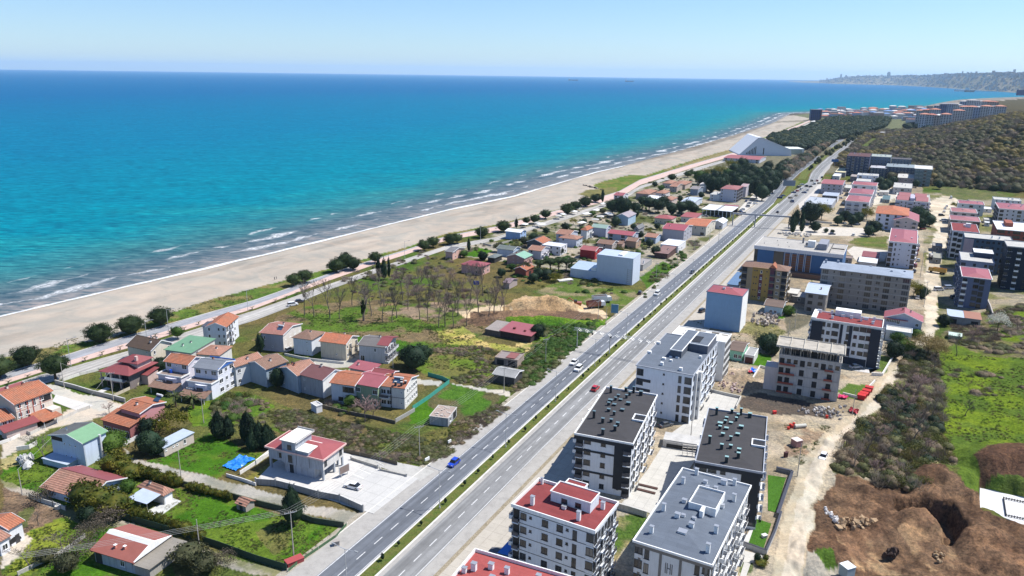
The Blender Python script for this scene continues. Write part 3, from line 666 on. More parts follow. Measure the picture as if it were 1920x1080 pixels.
# junction and car-park paving further along
def slab(name,P,z,mat,thick=0.,s='_',kind='structure',base=None):
    w = [PG(px(s,p)) if base is None else PF(px(s,p),base+z+thick) for p in P]; mb = MB(); z1 = z+thick
    poly = [(q.x,q.y) for q in w]; ar = sum(poly[i-1][0]*poly[i][1]-poly[i][0]*poly[i-1][1] for i in range(len(poly)))
    if ar < 0: poly.reverse()
    zz = (base if base is not None else w[0].z)
    if thick: mb.prism(poly,zz-.1,zz+z1)
    else: mb.face([(p[0],p[1],zz+z1) for p in poly])
    return tag(obj(name,mb.mesh(name,mat)),kind=kind)
PAVE = m_conc((.44,.425,.39),2.5,.12,'concrete_paving'); PAVE2 = m_conc((.45,.44,.415),4.0,.08,'concrete_paving'); PADW = m_conc((.50,.48,.45),6.,.12,'light_concrete')
slab('parking_pad',[(820,245),(1222,352),(880,615),(640,541),(545,470)],.06,PAVE2,.05,'D')
slab('paved_yard',[(20,345),(110,250),(470,20),(720,180),(820,245),(545,470),(625,532),(150,385)],.10,PADW,.06,'D')
slab('courtyard',[(1330,733),(1390,748),(1362,790),(1300,868),(1235,968),(1165,945),(1215,880),(1255,815),(1290,790)],.05,PAVE,.03)
slab('car_park',[(1462,440),(1480,424),(1640,428),(1612,443)],.05,m_conc((.47,.43,.37)))
slab('paved_yard',[(1588,470),(1600,462),(1665,470),(1658,490),(1610,494)],.05,m_conc((.46,.42,.36)))
slab('junction_apron',[(1494,372),(1507,352),(1535,330),(1560,325),(1545,345),(1530,372),(1500,395)],.012,m_conc((.45,.42,.38)))
slab('forecourt',[(1385,392),(1425,352),(1448,350),(1420,384),(1392,405)],.012,m_conc((.48,.45,.40)))
slab('side_road',[(785,897),(700,966),(712,972),(792,905)],.014,m_conc((.38,.36,.33)))
slab('lane_paving',[(645,848),(720,862),(790,876),(815,884),(788,902),(655,856)],.045,m_conc((.38,.37,.34)))
slab('patio',[(1085,605),(1290,495),(1360,520),(1190,640)],.05,m_conc((.46,.46,.44)),.04,'B')
slab('foundation_slab',[(1590,400),(2300,505),(2300,760),(1900,690),(1585,570)],.1,m_conc((.56,.56,.56),None,.15,'fresh_concrete'),.5,'H',base=-3.2+float(hland(*PG((1870,940))[:2])))
# ------------------------------------------------------------------ building kit
WINC = {}
def win_meshes(w,h,fm,fancy=True):
    key = (round(w,2),round(h,2),fm.name)
    if key in WINC: return WINC[key]
    b = .09; mb = MB()
    mb.box(-w/2,w/2,-.06,.02,0,b); mb.box(-w/2,w/2,-.06,.02,h-b,h)
    mb.box(-w/2,-w/2+b,-.06,.02,b,h-b); mb.box(w/2-b,w/2,-.06,.02,b,h-b)
    if w > .9:
        for k in range(1,max(2,round(w/.85))): x = -w/2+w*k/max(2,round(w/.85)); mb.box(x-.035,x+.035,-.055,.02,b,h-b)
    mb.box(-w/2-.08,w/2+.08,-.14,.0,-.07,-.005)
    p = MB().box(-w/2+b*.6,w/2-b*.6,-.02,.01,b*.6,h-b*.6)
    WINC[key] = (mb.mesh('window',fm),p.mesh('pane',GLASS)); return WINC[key]
BOXC = {}
def box_mesh(key,name,mat,*dims):
    k = (name,mat.name)+tuple(round(v,2) for v in dims)
    if k not in BOXC: BOXC[k] = MB().box(*dims).mesh(name,mat)
    return BOXC[k]
def balc_mesh(w,d,wallm,railm,kind):
    k = ('balc',round(w,2),round(d,2),wallm.name,railm.name,kind)
    if k not in BOXC:
        mb = MB(); mb.box(-w/2,w/2,-d,0,-.18,0)
        if kind == 'solid':
            mb.box(-w/2,w/2,-d,-d+.1,0,.75); mb.box(-w/2,-w/2+.1,-d+.1,0,0,.75); mb.box(w/2-.1,w/2,-d+.1,0,0,.75)
        mr = MB(); z0 = .75 if kind == 'solid' else 0
        for q in range(int(w/.8)+1): x = -w/2+.05+(w-.1)*q/max(1,int(w/.8)); mr.box(x-.03,x+.03,-d+.02,-d+.08,z0,.98)
        mr.box(-w/2,w/2,-d+.01,-d+.09,.98,1.04)
        if kind != 'solid': mr.box(-w/2,w/2,-d+.03,-d+.06,.12,.9)
        for x in (-w/2+.05,w/2-.05): mr.box(x-.03,x+.03,-d+.09,0,.98,1.04)
        BOXC[k] = (mb.mesh('balcony',wallm),mr.mesh('railing',railm))
    return BOXC[k]
KW = {'w': (1.2,1.35,.95),'W': (1.9,1.5,.9),'t': (.95,2.15,.15),'T': (1.6,2.2,.15),'s': (.55,.55,1.6),'S': (.7,.8,1.3),'q': (.8,1.3,1.0),'X': (2.7,2.1,.2)}
def face_items(root,L,face,WH,z0,fh,spec,opt):
    """place the openings of one floor on one face; spec: one letter per bay"""
    Wd,D = L; n = len(spec); length = Wd if face in 'FB' else D
    fm,wm,rm = opt['frame'],opt['wallm'],opt['rail']
    def put(name,me,s,z,out=0.,parent=None):
        if face == 'F': loc,rz = (s,-out,z),0
        elif face == 'B': loc,rz = (Wd-s,D+out,z),math.pi
        elif face == 'R': loc,rz = (Wd+out,s,z),math.pi/2
        else: loc,rz = (-out,D-s,z),-math.pi/2
        return obj(name,me,parent or root,loc,rz)
    for i,ch in enumerate(spec):
        if ch in ' .': continue
        s = length*(i+.5)/n; bay = length/n
        if ch in KW:
            w,h,sill = KW[ch]; w = min(w,bay*.85); h = min(h,fh-sill-.2); a,b = win_meshes(w,h,fm)
            o = put('window',a,s,z0+sill)
            if opt.get('panes',True): obj('pane',b,o,(0,0,0))
            else: o.data = opt_merge(w,h,fm)
        elif ch in 'bc':       # projecting balcony with a wide glazed door behind
            w = min(3.2,bay*.94); k = 'solid' if ch == 'b' else 'rail'; m1,m2 = balc_mesh(w,1.15,wm,rm,k)
            o = put('balcony',m1,s,z0+.02); obj('railing',m2,o,(0,0,0))
            a,b = win_meshes(min(2.2,w*.8),2.15,fm); p = put('balcony_door',a,s,z0+.06); 
            if opt.get('panes',True): obj('pane',b,p,(0,0,0))
        elif ch == 'B':        # glazed, dark balcony flush with the wall
            w = min(bay*.96,4.5); a,b = win_meshes(w,1.75,M_FRAME_D); o = put('balcony',a,s,z0+.85,.05); obj('pane',b,o,(0,0,0))
            put('parapet',box_mesh(0,'parapet',wm,-w/2,w/2,-.12,.0,0,.8),s,z0+.02)
        elif ch == 'O':        # bare opening of a shell, its inner shade a dark painted panel
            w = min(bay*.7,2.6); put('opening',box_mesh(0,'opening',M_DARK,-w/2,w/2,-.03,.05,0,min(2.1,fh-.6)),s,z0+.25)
        elif ch == 'G':
            w = min(bay*.8,3.2); o = put('garage_door',box_mesh(0,'garage_door',opt.get('door',M_DARK),-w/2,w/2,-.05,.05,0,2.3),s,z0+.02)
        elif ch == 'D':
            o = put('door',box_mesh(0,'door',opt.get('door',M_FRAME_D),-.5,.5,-.05,.05,0,2.1),s,z0+.02)
        elif ch == 'L':        # loggia: dark panel, the recess's shade put into its colour, slab and rail
            w = bay*.9; o = put('loggia_shade',box_mesh(0,'loggia_shade',M_DARK,-w/2,w/2,-.04,.05,0,fh-.35),s,z0+.1)
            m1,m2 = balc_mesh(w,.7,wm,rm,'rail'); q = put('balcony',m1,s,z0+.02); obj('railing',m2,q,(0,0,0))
OM = {}
def opt_merge(w,h,fm):
    """frame and pane in one small mesh for windows a few pixels across"""
    k = (round(w,2),round(h,2),fm.name)
    if k not in OM:
        mb = MB(); mb.box(-w/2,w/2,-.06,.0,0,h,0); mb.box(-w/2+.09,w/2-.09,-.075,-.02,.09,h-.09,1); OM[k] = mb.mesh('window',fm,GLASS)
    return OM[k]
def roof_mesh(kind,W_,D,h,rise,o,mat,t=.16,mat2=None,ridge=.5):
    mb = MB()
    if kind in ('gu','gv'):
        S = D if kind == 'gu' else W_; Ln = W_ if kind == 'gu' else D; r = S*ridge
        s1 = rise/r; s2 = rise/(S-r); ax = 'x' if kind == 'gu' else 'y'
        A = [(-o,h-o*s1),(r,h+rise),(r,h+rise+t),(-o,h-o*s1+t)]; B = [(r,h+rise),(S+o,h-o*s2),(S+o,h-o*s2+t),(r,h+rise+t)]
        mb.extr(A[::-1] if ax == 'x' else A,-o,Ln+o,ax,0); mb.extr(B[::-1] if ax == 'x' else B,-o,Ln+o,ax,1 if mat2 else 0)
        # ridge cap
        c = [(r-.16,h+rise+t-.16*s1+.02),(r+.16,h+rise+t-.16*s2+.02),(r,h+rise+t+.1)]
        mb.extr(c if ax == 'y' else c[::-1],-o,Ln+o,ax,0)
    elif kind in ('hip','hipt'):
        s = rise/(min(W_,D)/2); z = h-o*s*.6; i = len(mb.v); q = min(W_,D)/2
        e = [(-o,-o),(W_+o,-o),(W_+o,D+o),(-o,D+o)]
        if W_ >= D: r1,r2 = (q,D/2),(W_-q,D/2)
        else: r1,r2 = (W_/2,q),(W_/2,D-q)
        E_ = [(x,y,z+t) for x,y in e]; a = (*r1,h+rise+t); b = (*r2,h+rise+t)
        if W_ >= D: fs = [[E_[0],E_[1],b,a],[E_[1],E_[2],b],[E_[2],E_[3],a,b],[E_[3],E_[0],a]]
        else: fs = [[E_[0],E_[1],a],[E_[1],E_[2],b,a],[E_[2],E_[3],b],[E_[3],E_[0],a,b]]
        for f in fs: mb.face(f,0)
        for k in range(4):
            p,n_ = e[k],e[(k+1) % 4]; mb.face([(*p,z),(*n_,z),(*n_,z+t),(*p,z+t)],0)
        mb.face([(x,y,z) for x,y in reversed(e)],0)
    elif kind in ('su','sv'):   # one slope, high side away
        S = D if kind == 'su' else W_; Ln = W_ if kind == 'su' else D; k = rise/S; ax = 'x' if kind == 'su' else 'y'
        A = [(-o,h-o*k),(S+o,h+rise+o*k),(S+o,h+rise+o*k+t),(-o,h-o*k+t)]; mb.extr(A[::-1] if ax == 'x' else A,-o,Ln+o,ax,0)
    return mb.mesh('roof',*([mat,mat2] if mat2 else [mat]))
def wall_mesh(kind,W_,D,h,rise,mat,ridge=.5,z0=-.4):
    mb = MB()
    if kind == 'gu': mb.extr([(0,z0),(D,z0),(D,h),(D*ridge,h+rise),(0,h)],0,W_,'x')
    elif kind == 'gv': mb.extr([(0,z0),(0,h),(W_*ridge,h+rise),(W_,h),(W_,z0)],0,D,'y')
    elif kind == 'su': mb.extr([(0,z0),(D,z0),(D,h+rise),(0,h)],0,W_,'x')
    elif kind == 'sv': mb.extr([(0,z0),(0,h),(W_,h+rise),(W_,z0)],0,D,'y')
    else: mb.box(0,W_,0,D,z0,h)
    return mb.mesh('wall',mat)
def parapet(root,x0,x1,y0,y1,z,ph,t,mat,deck=None,rise=0.,name='parapet',over=0.):
    mb = MB(); x0 -= over; x1 += over; y0 -= over; y1 += over
    mb.box(x0,x1,y0,y0+t,z,z+ph); mb.box(x0,x1,y1-t,y1,z,z+ph); mb.box(x0,x0+t,y0+t,y1-t,z,z+ph); mb.box(x1-t,x1,y0+t,y1-t,z,z+ph)
    o = obj(name,mb.mesh(name,mat),root)
    if deck is not None:
        me = roof_mesh('hip',x1-x0-2*t-.02,y1-y0-2*t-.02,.03,max(rise,.02),0,deck,.04); r = obj('roof',me,root,(x0+t+.01,y0+t+.01,z)); return r
    return o
def chim(root,x,y,z,w=.6,d=.6,h=1.2,m=None,cap=None,name='chimney'):
    m = m or M_WHITE; mb = MB().box(-w/2,w/2,-d/2,d/2,-.6,h); o = obj(name,mb.mesh(name,m),root,(x,y,z))
    if cap: obj('cap',MB().box(-w/2-.08,w/2+.08,-d/2-.08,d/2+.08,h+.01,h+.1).mesh('cap',cap),o)
    return o
def frame_from(s,fl,fr,bk,h):
    a,b,c = (px(s,p) for p in (fl,fr,bk)); dz = h; z0 = 0.
    if a[0] > 1560 or b[0] > 1560:
        for _ in range(3): q = (PF(a,z0+h)+PF(b,z0+h))/2; z0 = float(hland(q.x,q.y))
    A,B,C_ = PF(a,z0+h),PF(b,z0+h),PF(c,z0+h)
    u = Vector((B.x-A.x,B.y-A.y)); Wd = u.length; u.normalize(); v = Vector((-u.y,u.x)); D = (C_.x-B.x)*v.x+(C_.y-B.y)*v.y
    if D < 0: D = (C_.x-A.x)*v.x+(C_.y-A.y)*v.y
    if A.length > 265 and s not in 'CAPBe':     # farther off, every house stands square to the highway's street grid
        def pr(p): v_ = p-Vector((0,0,CAMH)); k = v_.dot(fwd); return 960+FPX*v_.dot(CR)/k,540-FPX*v_.dot(CU)/k
        u3,v3 = Vector((CA,-SA,0)),Vector((SA,CA,0)); lo,hi = 2.,160.
        for _ in range(22):
            m = (lo+hi)/2
            if pr(A+u3*m)[0] < b[0]: lo = m
            else: hi = m
        W2 = lo; B2 = A+u3*W2; yb = c[1]+(pr(B2)[1]-b[1]); lo,hi = 2.,90.
        for _ in range(22):
            m = (lo+hi)/2
            if pr(B2+v3*m)[1] > yb: lo = m
            else: hi = m
        return Vector((A.x,A.y,z0)),-TA,W2,max(3.,min(lo,45.))
    return Vector((A.x,A.y,z0)),math.atan2(u.y,u.x),Wd,max(abs(D),2.)
BLD = {}
def bld(name,label,cat,s,fl,fr,bk,h,wall=WHITE,roof=('gu',1.6,None),F='',R='',L='',B='',nf=None,fh=None,frame=None,group=None,chims=0,o=.45,extra=None,
        panes=True,wallm=None,rail=None,door=None,seed=0,z_up=0.,parap=None,bands=None,dirt=.16,gz=None,Wd_=None,D_=None,dish=True):
    loc,rz,Wd,D = frame_from(s,fl,fr,bk,h)
    if Wd_: Wd = Wd_
    if D_: D = D_
    if gz is not None: loc.z = gz
    root = empty(name,loc,rz,label=label,cat=cat,group=group)
    rnd = random.Random(hash(label) & 0xffff if False else sum(map(ord,label)))
    wm = wallm or m_wall(wall,dirt)
    kind,rise,rm = roof[0],roof[1],roof[2]; ridge = roof[4] if len(roof) > 4 else .5; m2 = roof[3] if len(roof) > 3 else None
    obj('wall',wall_mesh(kind,Wd,D,h,rise,wm,ridge),root)
    if kind == 'flat':
        ph = parap[0] if parap else .35; pm = parap[1] if parap else wm; ov = parap[2] if parap and len(parap) > 2 else .12
        rf = parapet(root,0,Wd,0,D,h+.01,ph,.22,pm,rm,rise,over=ov)
    else:
        rf = obj('roof',roof_mesh(kind,Wd,D,h+.02,rise,o,rm,mat2=m2,ridge=ridge),root)
        if kind in ('gu','gv') and parap is None and Wd > 3.5:     # pale verge boards along the gables
            mb = MB(); S = D if kind == 'gu' else Wd; Ln = Wd if kind == 'gu' else D; r = S*ridge
            for q0 in (-o-.06,Ln+o+.001):
                for (p0,z0_),(p1,z1_) in (((-o,h-o*rise/r),(r,h+rise)),((S+o,h-o*rise/(S-r)),(r,h+rise))):
                    pr = [(p0,z0_-.06),(p1,z1_-.06),(p1,z1_+.24),(p0,z0_+.24)]
                    if p0 > p1: pr.reverse()
                    mb.extr(pr if kind == 'gv' else pr[::-1],q0,q0+.06,'x' if kind == 'gu' else 'y')
            obj('verge_board',mb.mesh('verge_board',M_FRAME_W),root)
    fh = fh or 2.9; nf = nf or max(1,round(h/fh)); fh = h/nf
    opt = dict(frame=frame or M_FRAME_W,wallm=wm,rail=rail or M_RAIL,panes=panes,door=door or M_FRAME_D)
    for face,sp in (('F',F),('R',R),('L',L),('B',B)):
        if not sp: continue
        ls = sp.split('/') if '/' in sp else [sp]*nf
        for k in range(nf):
            if k < len(ls) and ls[k].strip(' .'): face_items(root,(Wd,D),face,None,k*fh+.0,fh,ls[k],opt)
    if bands:
        bm,bh,zs = bands; mb = MB()
        for z in zs: e = .04; mb.box(-e,Wd+e,-e,.0-.001,z,z+bh); mb.box(Wd+.001,Wd+e,0,D+e,z,z+bh); mb.box(-e,-.001,0,D,z,z+bh)
        obj('string_course',mb.mesh('string_course',bm),root)
    for k in range(chims):
        cx,cy = Wd*rnd.uniform(.2,.8),D*rnd.uniform(.25,.75)
        if kind == 'gu': cz = h+rise*(1-abs(cy-D*ridge)/(D*max(ridge,1-ridge)))
        elif kind == 'gv': cz = h+rise*(1-abs(cx-Wd*ridge)/(Wd*max(ridge,1-ridge)))
        elif kind == 'hip': cz = h+rise*.5
        else: cz = h+rise*.3
        chim(rf,cx,cy,cz,.5,.5,.9 if h < 10 else 1.4,m_plain((.35,.15,.1) if rnd.random() < .3 else (.6,.57,.52),nm='chimney_plaster'),M_DARK) if kind != 'flat' else chim(root,cx,cy,cz+.1,.6,.6,1.3,M_WHITE,M_STEEL)
    if extra: extra(root,Wd,D,h,wm)
    BLD[label] = (root,Wd,D,h)
    return root
# roof tones
T_OR = m_tile((.40,.145,.08)); T_SAL = m_tile((.37,.19,.135)); T_BRN = m_tile((.25,.15,.11)); T_NEW = m_tile((.50,.175,.095)); T_RED = m_metal_roof((.40,.07,.06))
R_MAR = m_metal_roof((.27,.045,.05)); R_PINK = m_metal_roof((.42,.085,.11)); R_GRN = m_metal_roof((.13,.26,.155)); R_GREY = m_felt((.16,.16,.165)); R_DGREY = m_felt((.085,.08,.085))
R_DARK = m_felt((.052,.05,.052)); R_SLATE = m_felt((.115,.135,.165)); R_MFELT = m_felt((.20,.045,.045)); R_LIGHT = m_felt((.42,.41,.38)); R_WHITE = m_metal_roof((.68,.70,.72)); R_BLUE = m_metal_roof((.10,.17,.28)); R_STEELY = m_metal_roof((.40,.46,.55)); R_BRN2 = m_felt((.15,.11,.09)); R_ORM = m_metal_roof((.40,.12,.065))
def P2(c): return m_plain(c)
# ------------------------------------------------------------------ apartment blocks east of the highway
def tex_vents(root,W_,D,z,spots,m,cap=None,k=1.):
    for u,v,w,hh in spots: chim(root,W_*u,D*v,z,w*k,w*.8*k,hh,m,cap,'chimney' if hh > .9 else 'roof_vent')
def ex_red(root,W_,D,h,wm):
    # stair penthouse with its own red roof
    x0,x1,y0,y1 = W_*.33,W_*.82,D*.45,D*.83; mb = MB().box(x0,x1,y0,y1,h,h+2.6); ph = obj('penthouse',mb.mesh('penthouse',wm),root)
    mb = MB().box(x0+W_*.06,x0+W_*.3,y1,D*1.0,h,h+2.6); obj('penthouse',mb.mesh('penthouse',wm),root)
    parapet(ph,x0,x1,y0,y1,h+2.61,.28,.18,M_WHITE,R_MFELT,.15,over=.15); parapet(ph,x0+W_*.06,x0+W_*.3,y1+.35,D,h+2.61,.28,.18,M_WHITE,R_MFELT,.1,over=.1)
    for q in (.35,.7):
        a,b = win_meshes(1.3,1.1,M_FRAME_D); w = obj('window',a,ph,(x0+(x1-x0)*q,y0,h+.8)); obj('pane',b,w,(0,0,0))
    tex_vents(root,W_,D,h+.2,[(.18,.2,.75,2.0),(.76,.18,.75,2.0),(.9,.72,.75,1.6),(.53,.36,.9,.8),(.06,.93,.5,1.4)],M_WHITE,M_STEEL)
    for z in (.9,3.9,6.9,9.9):
        pass
FS = 'BTs.w.Ws.tb'
bld('apartment_building','five storey white apartment block with maroon roof and small maroon penthouse','apartment block','F',(8,560),(618,758),(788,548),15.5,(.62,.66,.70),('flat',.5,R_MFELT),
    F='LWs.W.Wst.B',R='LwcwLcw',L='bwb',nf=5,frame=M_FRAME_D,parap=(.75,M_WHITE,.3),extra=ex_red,bands=(M_FRAME_D,.12,[3.0,6.1,9.2,12.3,15.05]),chims=0)
bld('apartment_building','red roofed apartment block cut off by the bottom edge beside the blue awning','apartment block','b',(-500,1209),(1400,1850),(2000,800),15.5,(.62,.66,.70),('flat',.9,m_felt((.30,.07,.065))),
    F='BTs.W.Wst.B',R='LwcwLcw',L='bwb',B='wswWw',nf=5,frame=M_FRAME_D,parap=(.75,M_WHITE,.3),
    extra=lambda r,W_,D,h,wm: tex_vents(r,W_,D,h+.3,[(.10,.72,.9,1.5),(.22,.80,.9,1.3),(.36,.8,.8,1.4),(.30,.62,.9,1.4),(.62,.83,.8,1.4),(.04,.66,.8,.9)],M_WHITE,M_STEEL))
def ex_grey(root,W_,D,h,wm):
    x0,x1,y0,y1 = W_*.40,W_*.78,D*.48,D*.72; ph = obj('penthouse',MB().box(x0,x1,y0,y1,h,h+1.9).mesh('penthouse',M_WHITE),root)
    parapet(ph,x0,x1,y0,y1,h+1.91,.5,.18,M_WHITE,R_SLATE,.1,over=.05)
    obj('penthouse',MB().box(x0+W_*.19,x0+W_*.24,y0-2.,y0-.01,h,h+2.3).mesh('penthouse',M_WHITE),root)
    tex_vents(root,W_,D,h+.15,[(.13,.12,.7,1.7),(.90,.10,.7,2.0),(.50,.20,1.6,1.0),(.57,.28,.9,1.7),(.33,.35,.95,1.5),(.40,.37,.7,1.2),(.55,.37,.7,1.2),(.10,.40,.7,1.8),(.88,.32,.7,1.8),
        (.90,.75,.7,1.8),(.12,.80,.7,1.6),(.42,.86,.8,1.2),(.48,.80,.7,1.1),(.60,.82,.7,1.1),(.66,.93,1.2,1.3),(.80,.96,.7,1.6),(.22,.97,.7,1.6),(.30,.55,.9,1.2),(.80,.62,.8,1.1)],M_WHITE,M_STEEL)
    tp = m_wall((.20,.185,.17),.1); mb = MB()
    for u in (.05,.335,.60,.93): mb.box(W_*u,W_*u+.5,-.07,-.001,0,h-.9)
    mb.box(-.1,W_+.1,-.12,-.072,h-.85,h); obj('facade_strip',mb.mesh('facade_strip',tp),root)
    # the dark monogram of bars on the blank wall
    mb = MB(); x = W_*.47; z = h-4.6
    for dx,a,b in ((-.62,0,2.2),(-.3,0,2.2),(.3,0,2.2),(.62,0,2.2)): mb.box(x+dx-.06,x+dx+.06,-.05,-.002,z+a,z+b)
    mb.box(x-.24,x+.24,-.05,-.002,z+1.05,z+1.2); obj('wall_emblem',mb.mesh('wall_emblem',M_FRAME_D),root)
    # slanting white lattice fins of the long face
    mb = MB()
    for k in range(9):
        y = D*(.03+.108*k)
        for f in range(5): z = f*h/5; mb.extr([(y,z),(y+.28,z),(y+1.7,z+h/5),(y+1.42,z+h/5)][::-1],W_+.15,W_+.35,'x')
    obj('facade_fins',mb.mesh('facade_fins',M_WHITE),root)
bld('apartment_building','apartment block with slate grey roof, many white chimneys and an open rooftop box','apartment block','F',(925,822),(1492,1000),(1750,408),15.5,(.66,.67,.67),('flat',1.0,R_SLATE),
    F='Bt.....tW',R='cwbwcwbwcw',L='wbwwbw',nf=5,frame=M_FRAME_D,parap=(.45,M_WHITE,.45),extra=ex_grey)
DK1 = [(.14,.90,.62,2.2),(.40,.99,.7,1.2),(.56,.985,.6,1.9),(.52,.90,.6,1.3),(.72,.95,.9,1.4),(.33,.83,.7,.9),(.50,.81,.6,1.5),(.24,.70,1.1,.9),(.32,.74,.6,1.2),(.42,.74,.8,.9),(.25,.62,.7,1.1),
    (.36,.62,.9,.9),(.60,.68,1.0,1.2),(.56,.53,.9,1.1),(.32,.49,.8,1.1),(.13,.33,.62,2.1),(.46,.42,.6,1.6),(.34,.25,.7,1.7),(.48,.28,.7,1.4),(.62,.24,.8,1.4),(.62,.15,.7,1.7),(.45,.06,.7,1.6)]
def ex_dark(mcol,cap,accent):
    def f(root,W_,D,h,wm):
        tex_vents(root,W_,D,h+.15,DK1,mcol,cap); dk = accent; mb = MB()
        mb.box(-.35,W_+.35,-.38,-.02,h-1.0,h-.02); mb.box(W_+.02,W_+.36,-.02,D*.3,h-1.0,h-.02)
        for z in (h*.33,h*.72): mb.box(-.25,W_*.78,-.16,-.012,z,z+.5)
        mb.box(W_*.70,W_*.98,-.2,-.012,h*.12,h-1.01)
        obj('facade_band',mb.mesh('facade_band',dk),root)
        # light well on the long side: dark block painted as its shade, framed white
        x0,x1,y0,y1 = W_*.80,W_+.3,D*.40,D*.52; well = obj('light_well_shade',MB().box(x0+.3,x1-.05,y0+.3,y1-.3,h,h+.52).mesh('light_well_shade',M_DARK),root)
        mb = MB(); mb.box(x0,x1,y0,y0+.3,h+.3,h+.78); mb.box(x0,x1,y1-.3,y1,h+.3,h+.78); mb.box(x0,x0+.3,y0+.3,y1-.3,h+.3,h+.78); obj('light_well_frame',mb.mesh('light_well_frame',M_WHITE),root)
        # steps in the parapet facing the road
        mb = MB()
        for v in (.25,.45,.78): mb.box(-.75,-.32,D*v,D*v+.9,h-.6,h+.5)
        obj('parapet_block',mb.mesh('parapet_block',M_WHITE),root)
    return f
bld('apartment_building','charcoal roofed apartment block with white parapet standing close to the service road','apartment block','R',(160,915),(1000,1068),(1556,378),14.5,(.68,.70,.72),('flat',.7,R_DARK),
    F='LW.w.sL',R='wcwwcwwcw',L='bwBwb',nf=5,frame=M_FRAME_D,parap=(.5,M_WHITE,.42),extra=ex_dark(m_plain((.03,.032,.035)),m_plain((.10,.16,.19)),m_wall((.035,.037,.042),.05)))
bld('apartment_building','charcoal roofed apartment block with grey parapet between the courtyard and the dirt road','apartment block','S',(132,1012),(1105,1180),(1450,402),14.5,(.66,.68,.71),('flat',.7,R_DARK),
    F='BWw.sB',R='wcwwcwwcw',L='bwwbw',nf=5,frame=M_FRAME_D,parap=(.5,m_wall((.36,.38,.42)),.42),extra=ex_dark(m_plain((.035,.045,.045)),m_plain((.22,.36,.36)),m_wall((.035,.037,.042),.05)))
def ex_five(root,W_,D,h,wm):
    wht,x0 = M_WHITE,W_*.40
    ph = obj('penthouse',MB().box(W_*.42,W_*.62,D*.34,D*.98,h,h+2.7).mesh('penthouse',m_wall((.10,.11,.13))),root); parapet(ph,W_*.42,W_*.62,D*.34,D*.98,h+2.71,.25,.2,wht,R_SLATE,.05,over=.2)
    ph2 = obj('penthouse',MB().box(W_*.62+.01,W_*.98,D*.60,D*.98,h,h+2.7).mesh('penthouse',m_wall((.13,.14,.17))),root); parapet(ph2,W_*.62+.3,W_*.98,D*.60,D*.98,h+2.71,.25,.2,wht,R_SLATE,.05,over=.1)
    obj('light_well_shade',MB().box(W_*.64,W_*.8,D*.66,D*.84,h+2.8,h+2.95).mesh('light_well_shade',M_DARK),root)  # roof light well, its shade put into a dark block
    tex_vents(root,W_,D,h+.15,[(.40,.10,.9,1.1),(.76,.06,.9,1.0),(.36,.24,1.1,.9),(.50,.22,.8,.9),(.44,.32,.8,.7),(.56,.33,1.1,.7),(.92,.46,.8,.8),(.02,.36,1.2,.7),(.02,.66,1.2,.7)],wht)
    mb = MB(); dk = m_wall((.04,.042,.05),.05)
    for f in range(1,5): z = f*h/5; mb.box(.4,W_*.27,-.1,-.005,z+1.2-2.9+.0,z+2.1-2.9)
    obj('facade_band',mb.mesh('facade_band',dk),root)
    # stepped end with pale terraces
    mb = MB()
    for k,(x,y) in enumerate(((.90,-.6),(.95,.9),(1.0,2.4))): mb.box(W_*x,W_*x+1.6,D*.06+y,D*.06+y+1.4,0,h-.2)
    obj('bay',mb.mesh('bay',m_wall((.60,.60,.585))),root)
bld('apartment_building','white apartment block with blue grey roof and dark rooftop penthouses beside the dual carriageway','apartment block','f',(110,762),(950,918),(1262,405),15.5,(.64,.68,.73),('flat',.5,R_SLATE),
    F='X..s.tX',R='wcwcwcwcw',L='wwwww',nf=5,frame=M_FRAME_D,parap=(.3,m_wall((.36,.38,.42)),.3),extra=ex_five)
def ex_shell(root,W_,D,h,wm):
    mb = MB(); r = random.Random(4)
    for k in range(16): x = W_*r.uniform(.1,.9); y = D*r.uniform(.15,.85); mb.box(x,x+r.uniform(.6,2.5),y,y+r.uniform(.3,1.0),h+.06,h+r.uniform(.12,.5))
    obj('stacked_formwork',mb.mesh('stacked_formwork',m_plain((.25,.22,.18))),root)
bld('apartment_building','unfinished white concrete shell with littered pale roof behind the blue grey roofed block','building shell','f',(640,292),(1440,425),(1532,300),14,(.66,.66,.64),('flat',.1,m_felt((.55,.54,.50))),
    F='O.O.O.',R='wwwww',L='ww',nf=5,frame=M_DARK,parap=(.3,M_WHITE,.1),extra=ex_shell)
def ex_blue(root,W_,D,h,wm):
    tex_vents(root,W_,D,h+.4,[(.42,.35,.9,1.2),(.6,.5,.8,1.0)],M_WHITE,M_STEEL)
    obj('side_wall',MB().box(W_+.01,W_+.2,0,D,0,h).mesh('side_wall',M_WHITE),root)
bld('apartment_building','tall block with blank pale blue end wall and red hipped roof by the service road','apartment block','E',(1462,28),(1728,65),(1776,12),15.2,(.22,.36,.52),('flat',1.3,m_metal_roof((.42,.05,.07))),
    R='ww',nf=5,extra=ex_blue,parap=(.25,m_wall((.12,.14,.2)),.3),dirt=.1)
